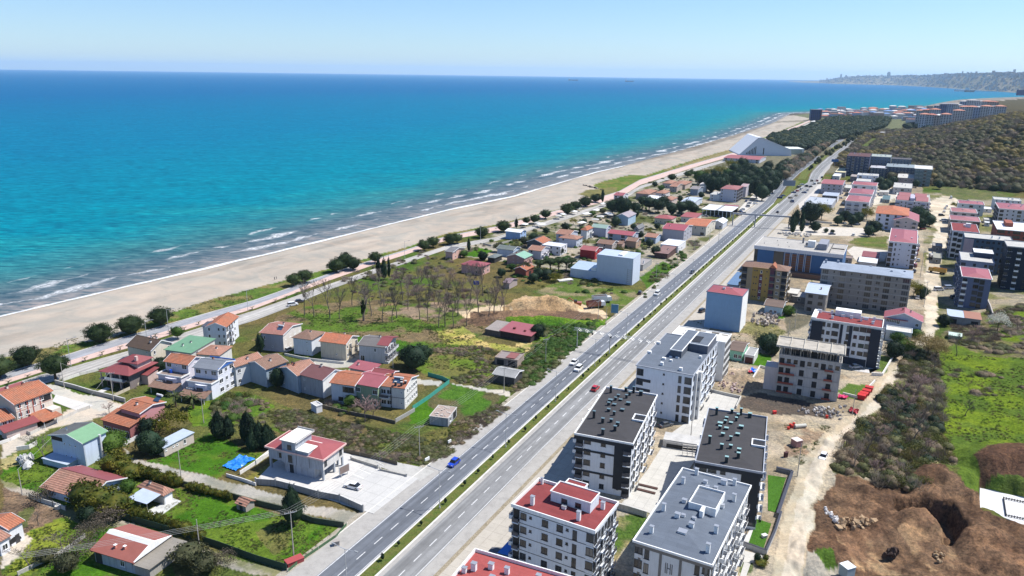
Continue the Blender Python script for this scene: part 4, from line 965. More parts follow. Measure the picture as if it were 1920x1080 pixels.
def ex_seven(root,W_,D,h,wm):
    dk = m_wall((.035,.04,.055),.05); mb = MB()
    mb.box(-.15,W_*.16,-.35,-.01,0,h-.5); mb.box(W_*.86,W_+.15,-.35,-.01,0,h-.5); mb.box(W_*.555,W_*.60,-.12,-.01,0,h-.5); mb.box(W_*.42,W_*.46,-.12,-.01,0,h-.5); mb.box(W_*.18,W_*.85,-.09,-.01,0,2.6) ; 
    obj('facade_band',mb.mesh('facade_band',dk),root)
    ph = obj('penthouse',MB().box(W_*.30,W_*.68,D*.75,D*1.15,h-2,h+2.4).mesh('penthouse',M_WHITE),root)
    tex_vents(root,W_,D,h+.3,[(.06,.9,1.4,.9),(.25,.85,.8,1.3),(.28,.3,.8,1.0),(.42,.7,1.2,.9),(.55,.6,.9,1.1),(.66,.85,.8,1.3),(.70,.45,.7,1.8),(.76,.75,1.6,.8),(.87,.35,.9,.9),(.88,.8,.8,1.2),(.5,.9,.8,1.3)],M_WHITE,M_STEEL)
    mb = MB().box(-.45,W_*.05,-.45,D+.3,h,h+.9); obj('parapet_block',mb.mesh('parapet_block',M_WHITE),root)
bld('apartment_building','black and white striped apartment block with maroon roof next to the dirt road','apartment block','G',(335,232),(850,298),(898,238),15,(.70,.72,.73),('flat',.4,R_MFELT),
    F='./.WwL.LwWX./.WwB.BwWX./.XwB.TwWX./.XwX.TWBX.'.replace('X','B'),R='bcb',L='bb',nf=5,frame=M_FRAME_D,parap=(.55,M_WHITE,.4),extra=ex_seven)
def ex_constr(root,W_,D,h,wm):
    # open top storey: columns, dark block for its painted shade, slab with formwork
    mb = MB(); c = m_conc((.30,.285,.26))
    for x in np.linspace(.4,W_-.4,7):
        for y in (.4,D*.5,D-.4): mb.box(x-.15,x+.15,y-.15,y+.15,h,h+3.1)
    obj('column',mb.mesh('column',c),root); obj('storey_shade',MB().box(W_*.08,W_*.92,D*.2,D*.9,h+.02,h+3.0).mesh('storey_shade',m_plain((.03,.028,.027))),root)
    sl = obj('roof_slab',MB().box(-1.2,W_+.8,-1.4,D+.8,h+3.1,h+3.4).mesh('roof_slab',m_conc((.36,.33,.28),None,.35)),root)
    mb = MB(); tim = m_plain((.45,.42,.36),var=.3)
    for k in range(6): x = -1.1+(W_+1.6)*k/5; mb.box(x,x+.15,-1.3,D+.7,h+3.41,h+3.8)
    mb.box(-1.1,W_+.7,-1.35,-1.2,h+3.41,h+3.75); mb.box(-1.1,W_+.7,D+.55,D+.7,h+3.41,h+3.75); obj('formwork_beam',mb.mesh('formwork_beam',tim),root)
    r = random.Random(2); mb = MB()
    for k in range(26): x = r.uniform(-.8,W_+.6); mb.box(x,x+.09,-1.7-r.random()*.8,-1.0,h+2.7+r.random()*.5,h+3.05+.6*r.random())
    for k in range(30): x = r.uniform(0,W_); mb.box(x,x+.06,-.1,-.03,h+.05,h+3.05)
    obj('scaffold_prop',mb.mesh('scaffold_prop',tim),root)
    red = m_plain((.28,.075,.05)); mb = MB()
    for f in range(4):
        for u in (.09,.21,.82): mb.box(W_*u-1.3,W_*u+1.3,-.8,-.72,f*h/4+.2,f*h/4+.85)
    obj('brick_parapet',mb.mesh('brick_parapet',red),root)
    mb = MB()
    for f in range(4):
        for u in (.09,.21,.82): mb.box(W_*u-1.35,W_*u+1.35,-.85,0,f*h/4+.0,f*h/4+.16)
        mb.box(-.06,W_+.06,-.06,-.005,f*h/4-.0,f*h/4+.14)
    obj('floor_slab',mb.mesh('floor_slab',c),root)
    obj('annex',MB().box(-4.,-.02,.8,D*.8,-.3,h*.62).mesh('annex',m_wall((.52,.47,.45))),root)
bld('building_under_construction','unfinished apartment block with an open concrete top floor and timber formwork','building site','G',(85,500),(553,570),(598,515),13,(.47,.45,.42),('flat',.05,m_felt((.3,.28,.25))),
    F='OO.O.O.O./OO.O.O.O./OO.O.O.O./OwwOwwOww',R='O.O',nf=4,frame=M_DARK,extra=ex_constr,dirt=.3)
def ex_comm(root,W_,D,h,wm):
    wt = m_wall((.60,.62,.66)); obj('fascia_band',MB().box(-.3,W_+.3,-.35,-.01,h-1.6,h+.2).mesh('fascia_band',wt),root)
    brn = m_wall((.20,.10,.06),.3); mb = MB(); mf = MB(); nv = MB()
    for k,u in enumerate((.36,.44,.52,.60)):
        for j in range(8): mb.box(W_*u+.1,W_*u+2.3,-.1,-.012,1.+j*1.3,1.+j*1.3+1.15)
        mf.box(W_*u-.25,W_*u-.05,-.3,-.012,.2,h-1.61); mf.box(W_*u+2.45,W_*u+2.65,-.3,-.012,.2,h-1.61)
    obj('facade_panel',mb.mesh('facade_panel',brn),root); obj('facade_fin',mf.mesh('facade_fin',wt),root)
    nv.box(W_*.23,W_*.345,-.08,-.012,.2,h-1.61); obj('dark_glazing',nv.mesh('dark_glazing',GLASS),root); obj('dark_glazing',MB().box(0,W_*.04,-.08,-.012,.2,h-1.61).mesh('dark_glazing',GLASS),root)
    obj('podium',MB().box(W_*.30,W_*.98,-4.5,-.4,-.3,2.5).mesh('podium',m_wall((.16,.10,.075))),root)
    tex_vents(root,W_,D,h+.15,[(.62,.45,3.6,3.4)],M_WHITE); obj('plant_room',MB().box(W_*.70,W_*.80,D*.25,D*.8,h+.1,h+3.3).mesh('plant_room',m_wall((.25,.26,.30))),root)
    tex_vents(root,W_,D,h+.15,[(.50,.75,.9,3.),(.56,.55,1.4,1.6),(.08,.3,.3,.5),(.2,.7,.3,.5),(.25,.25,.3,.5),(.33,.6,.3,.5),(.38,.2,.3,.5)],m_plain((.2,.2,.21)))
    mb = MB().box(W_*.84,W_*.845,.4,D-.4,h+.05,h+.5); mb.box(W_*.85,W_*.99,D*.5,D*.52,h+.05,h+.5); obj('roof_pipe',mb.mesh('roof_pipe',M_DARK),root)
bld('commercial_building','long blue fronted commercial building with white fascia and brown panel strips','commercial building','T',(445,245),(1768,388),(1828,243),13.5,(.055,.13,.27),('flat',.1,m_felt((.36,.34,.31))),
    nf=3,extra=ex_comm,L='www',parap=(.3,m_wall((.6,.6,.6)),.25),dirt=.08)
def ex_brown(root,W_,D,h,wm):
    ye,mg = m_wall((.36,.235,.07)),m_wall((.13,.05,.07)); mb = MB().box(W_*.24,W_*.62,-.3,-.01,0,h+.3); obj('facade_panel',mb.mesh('facade_panel',ye),root)
    mb = MB().box(W_*.40,W_*.47,-.36,-.301,2,h-2.8); mb.box(W_*.63,W_*.72,-.15,-.012,0,h+1.2); obj('facade_strip',mb.mesh('facade_strip',mg),root)
    for f in range(5):
        a,b = win_meshes(.8,1.2,M_FRAME_W); w = obj('window',a,root,(W_*.44,-.36,f*h/5+1)); obj('pane',b,w,(0,0,0))
        a,b = win_meshes(.5,.5,M_FRAME_D)
        for u in (.29,.34,.56): w = obj('window',a,root,(W_*u,-.31,f*h/5+1.7)); obj('pane',b,w,(0,0,0))
    obj('gable_dormer',MB().extr([(W_*.6,h+.8),(W_*.67,h+2.6),(W_*.76,h+.8)],-.3,D*.6,'y').mesh('gable_dormer',T_OR),root)
bld('apartment_building','mustard and brown apartment block with brown hipped roof and striped balconies','apartment block','T',(255,552),(935,612),(965,545),15.5,(.30,.24,.16),('hip',1.6,T_BRN),
    F='L....LwL',R='wbw',L='bb',nf=5,extra=ex_brown,frame=M_FRAME_W)
bld('apartment_building','long unrendered grey apartment block of six floors with pale blue grey roof','apartment block','U',(325,500),(1672,640),(1690,530),16.5,(.255,.235,.215),('hip',1.2,m_felt((.26,.30,.36))),
    F='XqXqqXWXqX',R='ww',nf=6,frame=m_plain((.30,.29,.28)),dirt=.3,o=.7,
    extra=lambda r,W_,D,h,wm: (tex_vents(r,W_,D,h+.5,[(.02,.7,.8,1.6),(.16,.75,1.,1.6),(.34,.6,1.3,.8),(.54,.7,1.1,.8),(.74,.5,1.2,.9),(.78,.35,.9,1.),(.92,.6,.8,.7)],m_plain((.3,.33,.38))),
        obj('floor_slab',(lambda mb: ([mb.box(-.12,W_+.12,-.16,-.01,f*h/6-.12,f*h/6+.16) for f in range(1,6)],mb)[1])(MB()).mesh('floor_slab',m_conc((.36,.345,.32))),r)))
bld('house','narrow grey house with cross gabled pale roof in front of the long grey block','house','U',(90,865),(395,915),(468,762),9,(.25,.235,.22),('gu',1.6,R_STEELY),F='WW',R='w.w',nf=3,chims=1,frame=M_FRAME_D)
def ex_white14(root,W_,D,h,wm):
    tex_vents(root,W_,D,h+.3,[(.2,.3,.7,1.),(.55,.6,.7,.9),(.8,.3,.7,.9)],M_WHITE)
bld('apartment_building','narrow white five floor block with pink and red roofs by the town street','apartment block','L',(572,603),(850,612),(850,478),14,(.66,.67,.72),('flat',1.3,R_PINK),parap=(.45,M_WHITE,.3),
    F='Xqs.sX',R='cbcb',L='www',nf=5,frame=M_FRAME_D,extra=ex_white14,o=.5)
bld('apartment_building','white house block with broad orange hipped roof among dark trees','apartment block','L',(442,318),(760,345),(800,272),11,(.60,.63,.70),('hip',2.6,T_NEW),F='wWwW',R='ww',L='ww',nf=4,frame=M_FRAME_D,o=.6)
bld('house','pink red roofed house attached to the orange hipped block','house','L',(622,385),(865,415),(860,345),8.2,(.56,.48,.46),('gv',2.4,R_PINK),F='bwb',R='ww',nf=3,o=.5)
RG = 'row houses by the junction'
bld('row_house','red roofed row house closest to the yellow green street tree','row house','X',(1003,695),(1355,708),(1365,620),10,(.56,.57,.60),('flat',1.3,m_metal_roof((.45,.09,.10))),F='ccX',R='www',nf=3,frame=M_FRAME_D,panes=False,parap=(.45,M_WHITE,.3))
bld('row_house','dull pink roofed row house, middle of three behind one another','row house','X',(1050,580),(1405,592),(1420,515),10,(.56,.56,.58),('flat',1.3,m_metal_roof((.36,.08,.10))),F='Xww',R='bbb',nf=3,panes=False,parap=(.45,M_WHITE,.3))
bld('row_house','low pitched red roofed row house just before the white stepped house','row house','X',(1100,450),(1468,462),(1475,412),10,(.60,.60,.62),('flat',1.3,m_metal_roof((.45,.07,.08))),F='XXw',R='bw',nf=3,panes=False,parap=(.45,M_WHITE,.3))
bld('apartment_building','grey fronted block with red gabled roof at the corner of the junction','apartment block','X',(643,432),(955,440),(985,375),9,(.36,.37,.42),('gu',1.5,m_metal_roof((.45,.09,.10))),F='wWWw',R='bb',nf=3,panes=False)
bld('house','low white house with stepped white roof terraces below the navy apartment complex','house','X',(1178,305),(1490,318),(1503,288),9,(.62,.64,.68),('flat',.2,R_LIGHT),F='Xww',nf=3,panes=False,chims=3)
NAVY = (.05,.065,.115)
bld('apartment_building','tall navy apartment block with pale balconies at the foot of the wooded hill','apartment block','J',(152,600),(378,612),(378,575),20,NAVY,('flat',.3,m_felt((.10,.05,.05))),F='bXwXb',L='ww',nf=7,chims=3,panes=False,rail=M_WHITE,wallm=m_wall(NAVY,.05),frame=M_FRAME_W)
bld('apartment_building','grey wing with slanted parapet behind the navy apartment block','apartment block','J',(388,605),(590,648),(610,622),17,(.20,.24,.30),('flat',.2,m_felt((.3,.33,.3))),F='wwwwww',nf=6,chims=4,panes=False)
bld('apartment_building','long dark wing with flat roof at the edge of the wooded hill','apartment block','J',(600,630),(795,640),(800,622),14,(.10,.12,.15),('flat',.2,R_DGREY),F='wwwwww',nf=5,panes=False)
bld('apartment_building','dark apartment wing with white windows in front of the navy block','apartment block','J',(385,715),(545,722),(550,702),10,(.07,.085,.12),('hip',1.,m_felt((.4,.40,.42))),F='wqwqw',nf=4,panes=False,chims=2)
bld('apartment_building','dark apartment wing with pink stair tower roof beside the round ended block','apartment block','J',(545,705),(835,722),(850,690),11,(.075,.09,.13),('hip',1.2,m_felt((.22,.26,.28))),F='wwqwwqww',nf=4,panes=False,chims=6)
bld('apartment_building','teal and grey block with wide pale rounded roof at the hill foot','apartment block','J',(835,728),(1000,735),(1042,700),16,(.17,.22,.22),('flat',.3,m_felt((.55,.55,.53))),F='bbXb',R='wb',nf=5,panes=False,parap=(.5,m_wall((.6,.58,.52)),.9))
bld('row_house','long terrace with two red gabled roofs behind the orange hipped block','row house','L',(635,190),(980,198),(1000,110),8,(.46,.46,.52),('flat',.1,R_LIGHT),F='cwtcwwct',R='bb',nf=3,panes=False,chims=3,parap=(.5,M_WHITE,.1),extra=lambda r,W_,D,h,wm: ([obj('red_roof',roof_mesh('gu',W_*.34,D*.5,0,1.8,.3,m_metal_roof((.42,.11,.11))),r,(W_*u,D*v,h+.5)) for u,v in ((.04,.04),(.60,.04),(.08,.5),(.56,.5))],obj('stair_tower',MB().box(W_*.42,W_*.55,0.3,D*.5,h,h+2.6).mesh('stair_tower',m_wall((.40,.38,.50))),r)))
bld('house','low house with white slab roof below the teal rounded block','house','J',(612,915),(800,920),(805,870),6,(.42,.42,.42),('flat',.2,R_LIGHT),F='wXw',nf=2,panes=False,chims=2)
bld('house','pale roofed small house under the dark wing with white windows','house','J',(660,815),(822,828),(826,790),7,(.34,.28,.27),('hip',1.,m_felt((.48,.46,.42))),F='wXw',nf=2,panes=False,chims=3)
bld('house','pink roofed white villa with mint side wall at the top of the town street','house','L',(1268,222),(1523,232),(1528,200),8.5,(.62,.66,.66),('flat',1.3,R_PINK),F='wXw',R='ww',nf=3,panes=False,chims=3,parap=(.45,M_WHITE,.3))
bld('house','salmon roofed house stepping down behind the white balcony block','house','L',(1195,305),(1452,318),(1462,275),8.5,(.52,.45,.42),('flat',1.3,m_metal_roof((.45,.14,.13))),F='XXX',L='ww',nf=3,panes=False,chims=2,parap=(.45,M_WHITE,.3))
bld('house','beige twin house with two pink red roof patches and a flat middle','house','L',(1185,385),(1482,400),(1485,352),8.5,(.42,.37,.32),('flat',1.3,m_metal_roof((.42,.12,.13))),F='BwwB',L='ww',nf=3,panes=False,parap=(.45,M_WHITE,.3))
bld('apartment_building','white block with a checkerboard of dark balcony openings','apartment block','L',(1205,495),(1475,525),(1482,440),16,(.63,.63,.65),('flat',.5,R_MFELT),F='....',L='LwL',nf=5,
    extra=lambda r,W_,D,h,wm: (tex_vents(r,W_,D,h+.2,[(.62,.5,2.6,2.6),(.5,.6,1.2,1.2)],M_WHITE),[obj('loggia_shade',box_mesh(0,'loggia_shade',M_DARK,-1.1,1.1,-.05,.05,0,2.0),r,(W_*(.14 if q == 0 else .32),0,f*h/5+.6-(.5 if q else 0))) for f in range(5) for q in (0,1)]))
TEAL = (.06,.10,.15)
bld('apartment_building','large dark teal apartment block with pale pink end bays','apartment block','V',(552,125),(1280,178),(1290,100),18,TEAL,('flat',.3,R_LIGHT),F='w.wwbwwXw',nf=6,frame=M_FRAME_D,chims=2,wallm=m_wall(TEAL,.06),
    extra=lambda r,W_,D,h,wm: (obj('facade_panel',MB().box(.02,W_*.2,-.15,-.01,0,h-.3).mesh('facade_panel',m_wall((.38,.31,.33))),r),obj('facade_strip',MB().box(W_*.84,W_*.93,-.18,-.01,0,h).mesh('facade_strip',m_wall((.20,.17,.16))),r)))
bld('apartment_building','grey blue block with pale flat roof and dark raised penthouse','apartment block','V',(497,465),(1000,508),(985,375),13,(.20,.23,.32),('flat',.15,R_LIGHT),F='X.w.wX',L='bbb',nf=4,frame=M_FRAME_D,
    extra=lambda r,W_,D,h,wm: obj('penthouse',MB().box(W_*.42,W_*.98,D*.5,D*.95,h,h+2.6).mesh('penthouse',m_wall((.04,.055,.10))),r) and parapet(r,W_*.42,W_*.98,D*.5,D*.95,h+2.61,.3,.2,M_WHITE,M_WHITE,.05,over=.3))
bld('apartment_building','slate blue block with small red hipped roof and stacked white balconies','apartment block','V',(520,710),(955,758),(920,605),14,(.13,.155,.24),('flat',1.2,m_metal_roof((.42,.06,.09))),F='c.BX.',L='bbb',nf=5,frame=M_FRAME_D,parap=(.3,M_WHITE,.35),rail=M_WHITE)
bld('apartment_building','very dark navy tower with pale balconies cut off by the picture edge','apartment block','V',(1200,262),(1720,300),(1740,205),21,(.022,.03,.05),('flat',.3,R_LIGHT),F='b.c.qqb',L='ww',nf=7,frame=M_FRAME_D,wallm=m_wall((.022,.03,.05),.03),rail=M_FRAME_W,parap=(.5,m_wall((.4,.4,.4)),.4))
bld('apartment_building','brick red unfinished block with white flat roof and brick penthouse','building shell','L',(1655,482),(2050,520),(2060,430),11,(.24,.075,.055),('flat',.1,R_WHITE),F='BwBwB',L='ww',nf=4,frame=M_FRAME_D,parap=(.4,M_WHITE,.3),
    extra=lambda r,W_,D,h,wm: obj('penthouse',MB().box(W_*.25,W_*.45,D*.4,D*.8,h,h+2.6).mesh('penthouse',m_wall((.28,.09,.06))),r))
bld('apartment_building','white block with pink roofs and black loggias beside the checkerboard block','apartment block','L',(1672,275),(2030,305),(2040,240),11,(.55,.55,.58),('flat',1.3,R_PINK),F='XwwXww',L='LLL',nf=4,panes=False,chims=4,parap=(.45,M_WHITE,.3))
bld('house','white flat roofed villa closest to the wooded hill at the picture edge','house','L',(1622,182),(1895,195),(1900,168),8,(.55,.58,.6),('flat',.2,R_LIGHT),F='wwXww',nf=3,panes=False,chims=3)
def ex_pink(root,W_,D,h,wm):
    obj('dormer_window',MB().box(W_*.05,W_*.42,-.12,-.01,h-1.7,h-.4).mesh('dormer_window',GLASS),root)
    mb = MB(); [mb.box(W_*.05+k*W_*.046-.05,W_*.05+k*W_*.046+.05,-.2,-.121,h-1.7,h-.4) for k in range(9)]; obj('mullion',mb.mesh('mullion',M_FRAME_W),root)
    obj('canopy',MB().box(-.5,W_*.62,-1.2,-.21,h-.3,h-.1).mesh('canopy',R_PINK),root)
bld('house','lilac grey workshop house with wide pink gabled roof and window strip','house','c',(132,235),(612,240),(628,165),6.5,(.40,.43,.52),('gv',2.6,R_PINK),F='.w.w',nf=2,extra=ex_pink,chims=2)
bld('shed','white flat roofed outbuilding between the pink gabled house and green shrubs','shed','c',(150,405),(480,432),(482,372),4,(.52,.58,.60),('flat',.1,m_felt((.5,.47,.42))),F='..w',nf=1)
def ex_twotone(root,W_,D,h,wm):
    obj('roof_sheet',MB().box(W_*.52,W_+.5,-.5,D+.5,h+1.05,h+1.12).mesh('roof_sheet',m_metal_roof((.50,.20,.10))),root)
bld('shed','farm shed with a roof half grey sheeting and half orange','shed','c',(950,220),(1365,275),(1368,188),3.4,(.30,.29,.27),('flat',.05,R_STEELY),F='O.O',nf=1,parap=(.12,R_STEELY,.4),extra=lambda r,W_,D,h,wm: obj('roof_sheet',MB().box(W_*.5,W_+.45,-.45,D+.45,h+.16,h+.22).mesh('roof_sheet',m_metal_roof((.50,.20,.10))),r))
bld('greenhouse','small pale green greenhouse with slatted roof under the bare trees','greenhouse','c',(958,470),(1118,488),(1124,445),1.6,(.20,.32,.22),('gu',.6,m_metal_roof((.5,.62,.52))),nf=1,o=.15)
bld('house','low pale blue house with brown felt roof behind the rubble yard','house','W',(1075,97),(1335,128),(1388,35),4,(.40,.52,.60),('gu',1.2,R_BRN2),F='.ww.',nf=1)
bld('house','small mint green house with brown gabled roof','house','W',(545,762),(738,792),(788,662),3.8,(.27,.55,.42),('gu',1.1,R_BRN2),F='.Ww',nf=1)
bld('garage','white flat roofed garage with a brown door beside the mint green house','garage','W',(768,842),(912,862),(984,752),3.0,(.62,.62,.60),('flat',.05,m_felt((.30,.30,.29))),F='G',nf=1,door=m_plain((.09,.03,.025)),parap=(.3,M_WHITE,.05))
bld('shed','roadside shed with bright blue sheet roof beside the mustard block','shed','T',(35,822),(205,845),(232,682),4,(.30,.33,.36),('su',.6,R_BLUE),nf=1)
bld('shed','maroon roofed container shed behind the commercial building','shed','U',(935,325),(1175,352),(1190,272),3.6,(.12,.045,.05),('gu',.6,R_MAR),nf=1)
bld('shed','white tent like shed with gabled white roof behind the long grey block','shed','U',(892,402),(1142,440),(1160,372),3.5,(.55,.55,.55),('gu',1.,R_WHITE),nf=1)
bld('commercial_building','low market hall with wide pale grey roof beside the junction car park','commercial building','X',(385,725),(795,762),(850,665),5,(.34,.36,.40),('flat',.2,m_felt((.36,.39,.43))),F='WWWWW',nf=1,panes=False,chims=3)
bld('commercial_building','shop building with long blue window band beside the junction','commercial building','X',(655,610),(880,622),(905,572),5.5,(.55,.57,.62),('flat',.1,m_felt((.33,.37,.44))),F='BBBB',nf=2,panes=False)
# ------------------------------------------------------------------ houses between the beach and the highway
def wing(root,name,x0,x1,y0,y1,h,wm,roofk=None,rise=.8,rm=None,z0=-.3,o=.35):
    w = obj(name,MB().box(x0,x1,y0,y1,z0,h).mesh(name,wm),root)
    if roofk: obj('roof',roof_mesh(roofk,x1-x0,y1-y0,0,rise,o,rm),w,(x0,y0,h+.01))
    return w
def posts(root,ps,h,m=None,r=.09,z0=0.):
    for x,y in ps: obj('post',MB().tube((0,0,z0),(0,0,h),r,r,6).mesh('post',m or M_WHITE),root,(x,y,0))
def solar(root,x,y,z,tilt=.6,n=2,rz=0.):
    o = obj('solar_collector',MB().box(0,1.*n,0,1.9,0,.08,0).mesh('solar_collector',m_plain((.03,.06,.11),.15,.6,nm='solar_glass')),root,(x,y,z)); o.rotation_euler = (tilt,0,rz)
    obj('water_tank',MB().tube((-.1,2.1,.35),(1.*n+.1,2.1,.35),.32,.32,10).mesh('water_tank',m_plain((.6,.6,.6),.3)),o)
def dish(root,x,y,z):
    mb = MB()
    for k in range(10):
        a,b = 2*math.pi*k/10,2*math.pi*(k+1)/10; mb.face([(0,.12,0),(.42*math.cos(a),0,.42*math.sin(a)),(.42*math.cos(b),0,.42*math.sin(b))])
    mb.box(-.03,.03,.12,.18,-.9,.0); o = obj('satellite_dish',mb.mesh('satellite_dish',M_WHITE),root,(x,y,z+.8))
def ex_villa(root,W_,D,h,wm):
    red = m_plain((.42,.12,.09)); mb = MB()
    for v in (.1,.3,.45,.65): mb.box(W_+.001,W_+.1,D*v,D*v+.22,0,h)
    obj('facade_strip',mb.mesh('facade_strip',red),root); mb = MB()
    for f in (1,2): mb.box(W_+.001,W_+.06,0,D,f*h/3,f*h/3+.12)
    obj('string_course',mb.mesh('string_course',m_plain((.5,.3,.24))),root)
    obj('terrace_shade',MB().box(W_+.001,W_+.05,D*.72,D*.96,h*.7,h*.93).mesh('terrace_shade',M_DARK),root)  # dark sheet painted as the shade of the open terrace
    p = obj('porch_roof',roof_mesh('su',5.4,7.,2.4,1.0,.2,T_OR),root,(W_+6.4,D*.32,0),math.pi/2); posts(root,[(W_+6.1,D*.35),(W_+6.1,D*.7)],2.4)
    wing(root,'garden_terrace',W_+.1,W_+3.5,D*.75,D*1.0,h*.45,wm)
bld('house','three storey white villa with pink stripes and a long orange tiled roof','villa','P',(-120,250),(165,345),(560,192),8,(.60,.53,.45),('gv',1.9,T_OR),R='wtwwO/ww.w./wwtw.',L='ww',nf=3,chims=1,extra=ex_villa)
bld('house','maroon roofed house half hidden behind the pink striped villa','house','P',(-190,235),(-10,300),(262,158),7,(.55,.50,.45),('gv',1.5,R_MAR),R='ww',nf=2,chims=1)
bld('house','white house with weathered orange roof and maroon porch at the picture edge','house','P',(-170,440),(15,545),(100,478),4.6,(.66,.65,.62),('gv',1.3,T_OR),R='ww',nf=2,
    extra=lambda r,W_,D,h,wm: (obj('porch_roof',roof_mesh('su',9.,3.4,2.6,.7,.2,R_MAR),r,(W_+3.6,-1,0),math.pi/2),obj('porch_wall',MB().box(W_+.1,W_+3.3,-.5,7.5,-.3,2.4).mesh('porch_wall',m_wall((.5,.4,.36))),r)))
def ex_hipvilla(root,W_,D,h,wm):
    wing(root,'upper_storey',W_*.3,W_*1.02,D*.38,D*.95,h+2.2,m_wall((.60,.45,.40)),'hip',1.5,R_MAR,h-.5,.8)
    wing(root,'side_wing',W_-.1,W_+2.6,D*.5,D*.98,h*.6,m_wall((.55,.42,.38)),'su',.8,R_MAR)
    mb = MB()
    for x,y in ((-1.,-1.),(W_*.4,-1.4),(W_*.75,-1.4),(-1.,D*.5)): mb.box(x-.15,x+.15,y-.15,y+.15,0,h-.2)
    mb.box(-1.3,W_*.9,-1.7,-.01,2.7,3.); obj('veranda',mb.mesh('veranda',m_wall((.45,.36,.33))),root)
    obj('railing',MB().box(W_*.1,W_*.85,-1.68,-1.6,3.,3.9).mesh('railing',M_WHITE),root)
    chim(root,W_*.93,D*.45,h+2,.8,.8,2.2,m_wall((.6,.42,.38)))
bld('house','villa with stacked maroon hip roofs and a deep shaded veranda','villa','A',(790,612),(965,640),(1095,555),5.6,(.20,.17,.165),('hip',1.7,R_MAR),F='XwX',R='.w',nf=2,extra=ex_hipvilla,o=1.5,frame=M_FRAME_D)
bld('house','cream house with steep dark brown roof beside the maroon hipped villa','house','A',(955,430),(1130,468),(1245,400),5.8,(.62,.57,.47),('gu',2.3,m_felt((.085,.06,.045))),F='..s',R='q.q',nf=2,chims=2,extra=lambda r,W_,D,h,wm: dish(r,W_*.6,D*.5,h+2.2))
bld('house','house with flat pitched green metal roof behind the twin terraced villas','house','A',(1240,462),(1430,488),(1498,385),5.5,(.55,.54,.50),('su',.8,R_GRN),F='.w',R='w.',nf=2,chims=2)
bld('house','one storey house with faded terracotta hipped roof in front of the tall white house','house','A',(1482,495),(1640,505),(1722,438),4.6,(.58,.57,.54),('hip',1.2,T_SAL),F='.w',nf=1,chims=1)
def ex_twin(can,blue=False):
    def f(root,W_,D,h,wm):
        t = wing(root,'lower_storeys',0,W_,-3.6,-.01,h*.60,wm); parapet(t,0,W_,-3.6,-.02,h*.60+.01,.45,.15,M_WHITE,m_felt((.20,.16,.14)),.02,over=.35)
        mb = MB(); c = (W_*.62,-3.6); pr = [(c[0]+W_*.3*math.cos(a),c[1]-1.3*math.sin(a)) for a in np.linspace(0,math.pi,9)]; mb.prism(pr[::-1],0,h*.58); obj('bay',mb.mesh('bay',wm),t)
        for z in (.8,h*.33): a,b = win_meshes(2.4,1.4,M_FRAME_D if not blue else m_plain((.06,.16,.28))); w = obj('window',a,t,(c[0],c[1]-1.34,z)); obj('pane',b,w,(0,0,0))
        m1,m2 = balc_mesh(2.6,1.2,M_WHITE,M_RAIL,'solid'); b_ = obj('balcony',m1,t,(W_*.16,-3.6,h*.33)); obj('railing',m2,b_,(0,0,0))
        obj('porch_roof',roof_mesh('su',W_+.6,3.2,0,.9,.3,can),root,(-.3,-7.6,2.3)); posts(root,[(.2,-7.4),(W_-.2,-7.4)],2.3)
        if blue:
            mb = MB().box(-.45,W_+.45,D+.2,D+.42,h+.2,h+.55).box(W_+.25,W_+.45,0,D+.2,h+.1,h+.42); obj('blue_trim',mb.mesh('blue_trim',m_plain((.03,.12,.42))),root)
    return f
bld('house','semi detached villa half with orange tiled roof and round white balcony','villa','A',(1238,548),(1408,575),(1462,512),8.2,(.60,.58,.64),('gu',1.4,T_OR),F='WsW/.../WsW',R='.w.',nf=3,extra=lambda *a: (ex_twin(T_BRN)(*a),obj('water_tank',MB().tube((0,0,0),(0,0,1.1),.45,.45,10).mesh('water_tank',m_plain((.02,.10,.5))),a[0],(a[1]*.35,-1.2,a[3]*.6+.1))))
bld('house','semi detached villa half with grey roof, blue trim and maroon porch','villa','A',(1455,592),(1630,615),(1740,545),8.8,(.66,.67,.72),('gu',1.3,m_felt((.16,.175,.20))),F='WqW/.../WqW',R='WwW',nf=3,extra=ex_twin(T_BRN,True),chims=1)
bld('house','tall white three storey house with orange roof next to the coastal street','house','A',(1548,290),(1692,292),(1852,215),8,(.66,.67,.70),('gv',1.5,T_OR),F='q.qq',R='XbDw.',nf=3,extra=lambda r,W_,D,h,wm: obj('roof',roof_mesh('hip',W_*1.0,5.4,0,1.,.5,m_felt((.08,.085,.11))),obj('rear_wing',MB().box(-2.5,W_*.5,2.5,8.,-.3,h-.8).mesh('rear_wing',wm),r),(-2.6,2.5,h-.75)))
bld('house','white walled house with pinkish brown roof behind the blue trimmed villa','house','A',(1690,560),(1765,590),(1908,505),7,(.66,.66,.66),('gv',1.2,T_SAL),F='.',R='w..w',nf=2,chims=1)
bld('house','blue grey house with mottled brown roof next to the shrub covered slope','house','C',(-70,560),(75,608),(232,552),6.5,(.30,.38,.46),('gv',1.5,T_BRN),R='.w',nf=2,chims=1)
bld('house','weathered blue house with sandy orange gabled roof, third from the twin villas','house','C',(172,602),(310,655),(418,582),6.3,(.33,.41,.48),('gv',1.6,T_SAL),F='s.',nf=2,chims=3,dirt=.35)
bld('house','stained grey house with plain chocolate brown roof and white end wall','house','C',(335,648),(498,690),(618,615),6.3,(.34,.36,.38),('gu',1.5,m_metal_roof((.15,.065,.06)),None,.62),F='s..',nf=2,dirt=.4,chims=1,extra=lambda r,W_,D,h,wm: obj('end_wall',MB().extr([(0,-.3),(D,-.3),(D,h),(D*.62,h+1.4),(0,h)],W_+.01,W_+.14,'x').mesh('end_wall',M_WHITE),r))
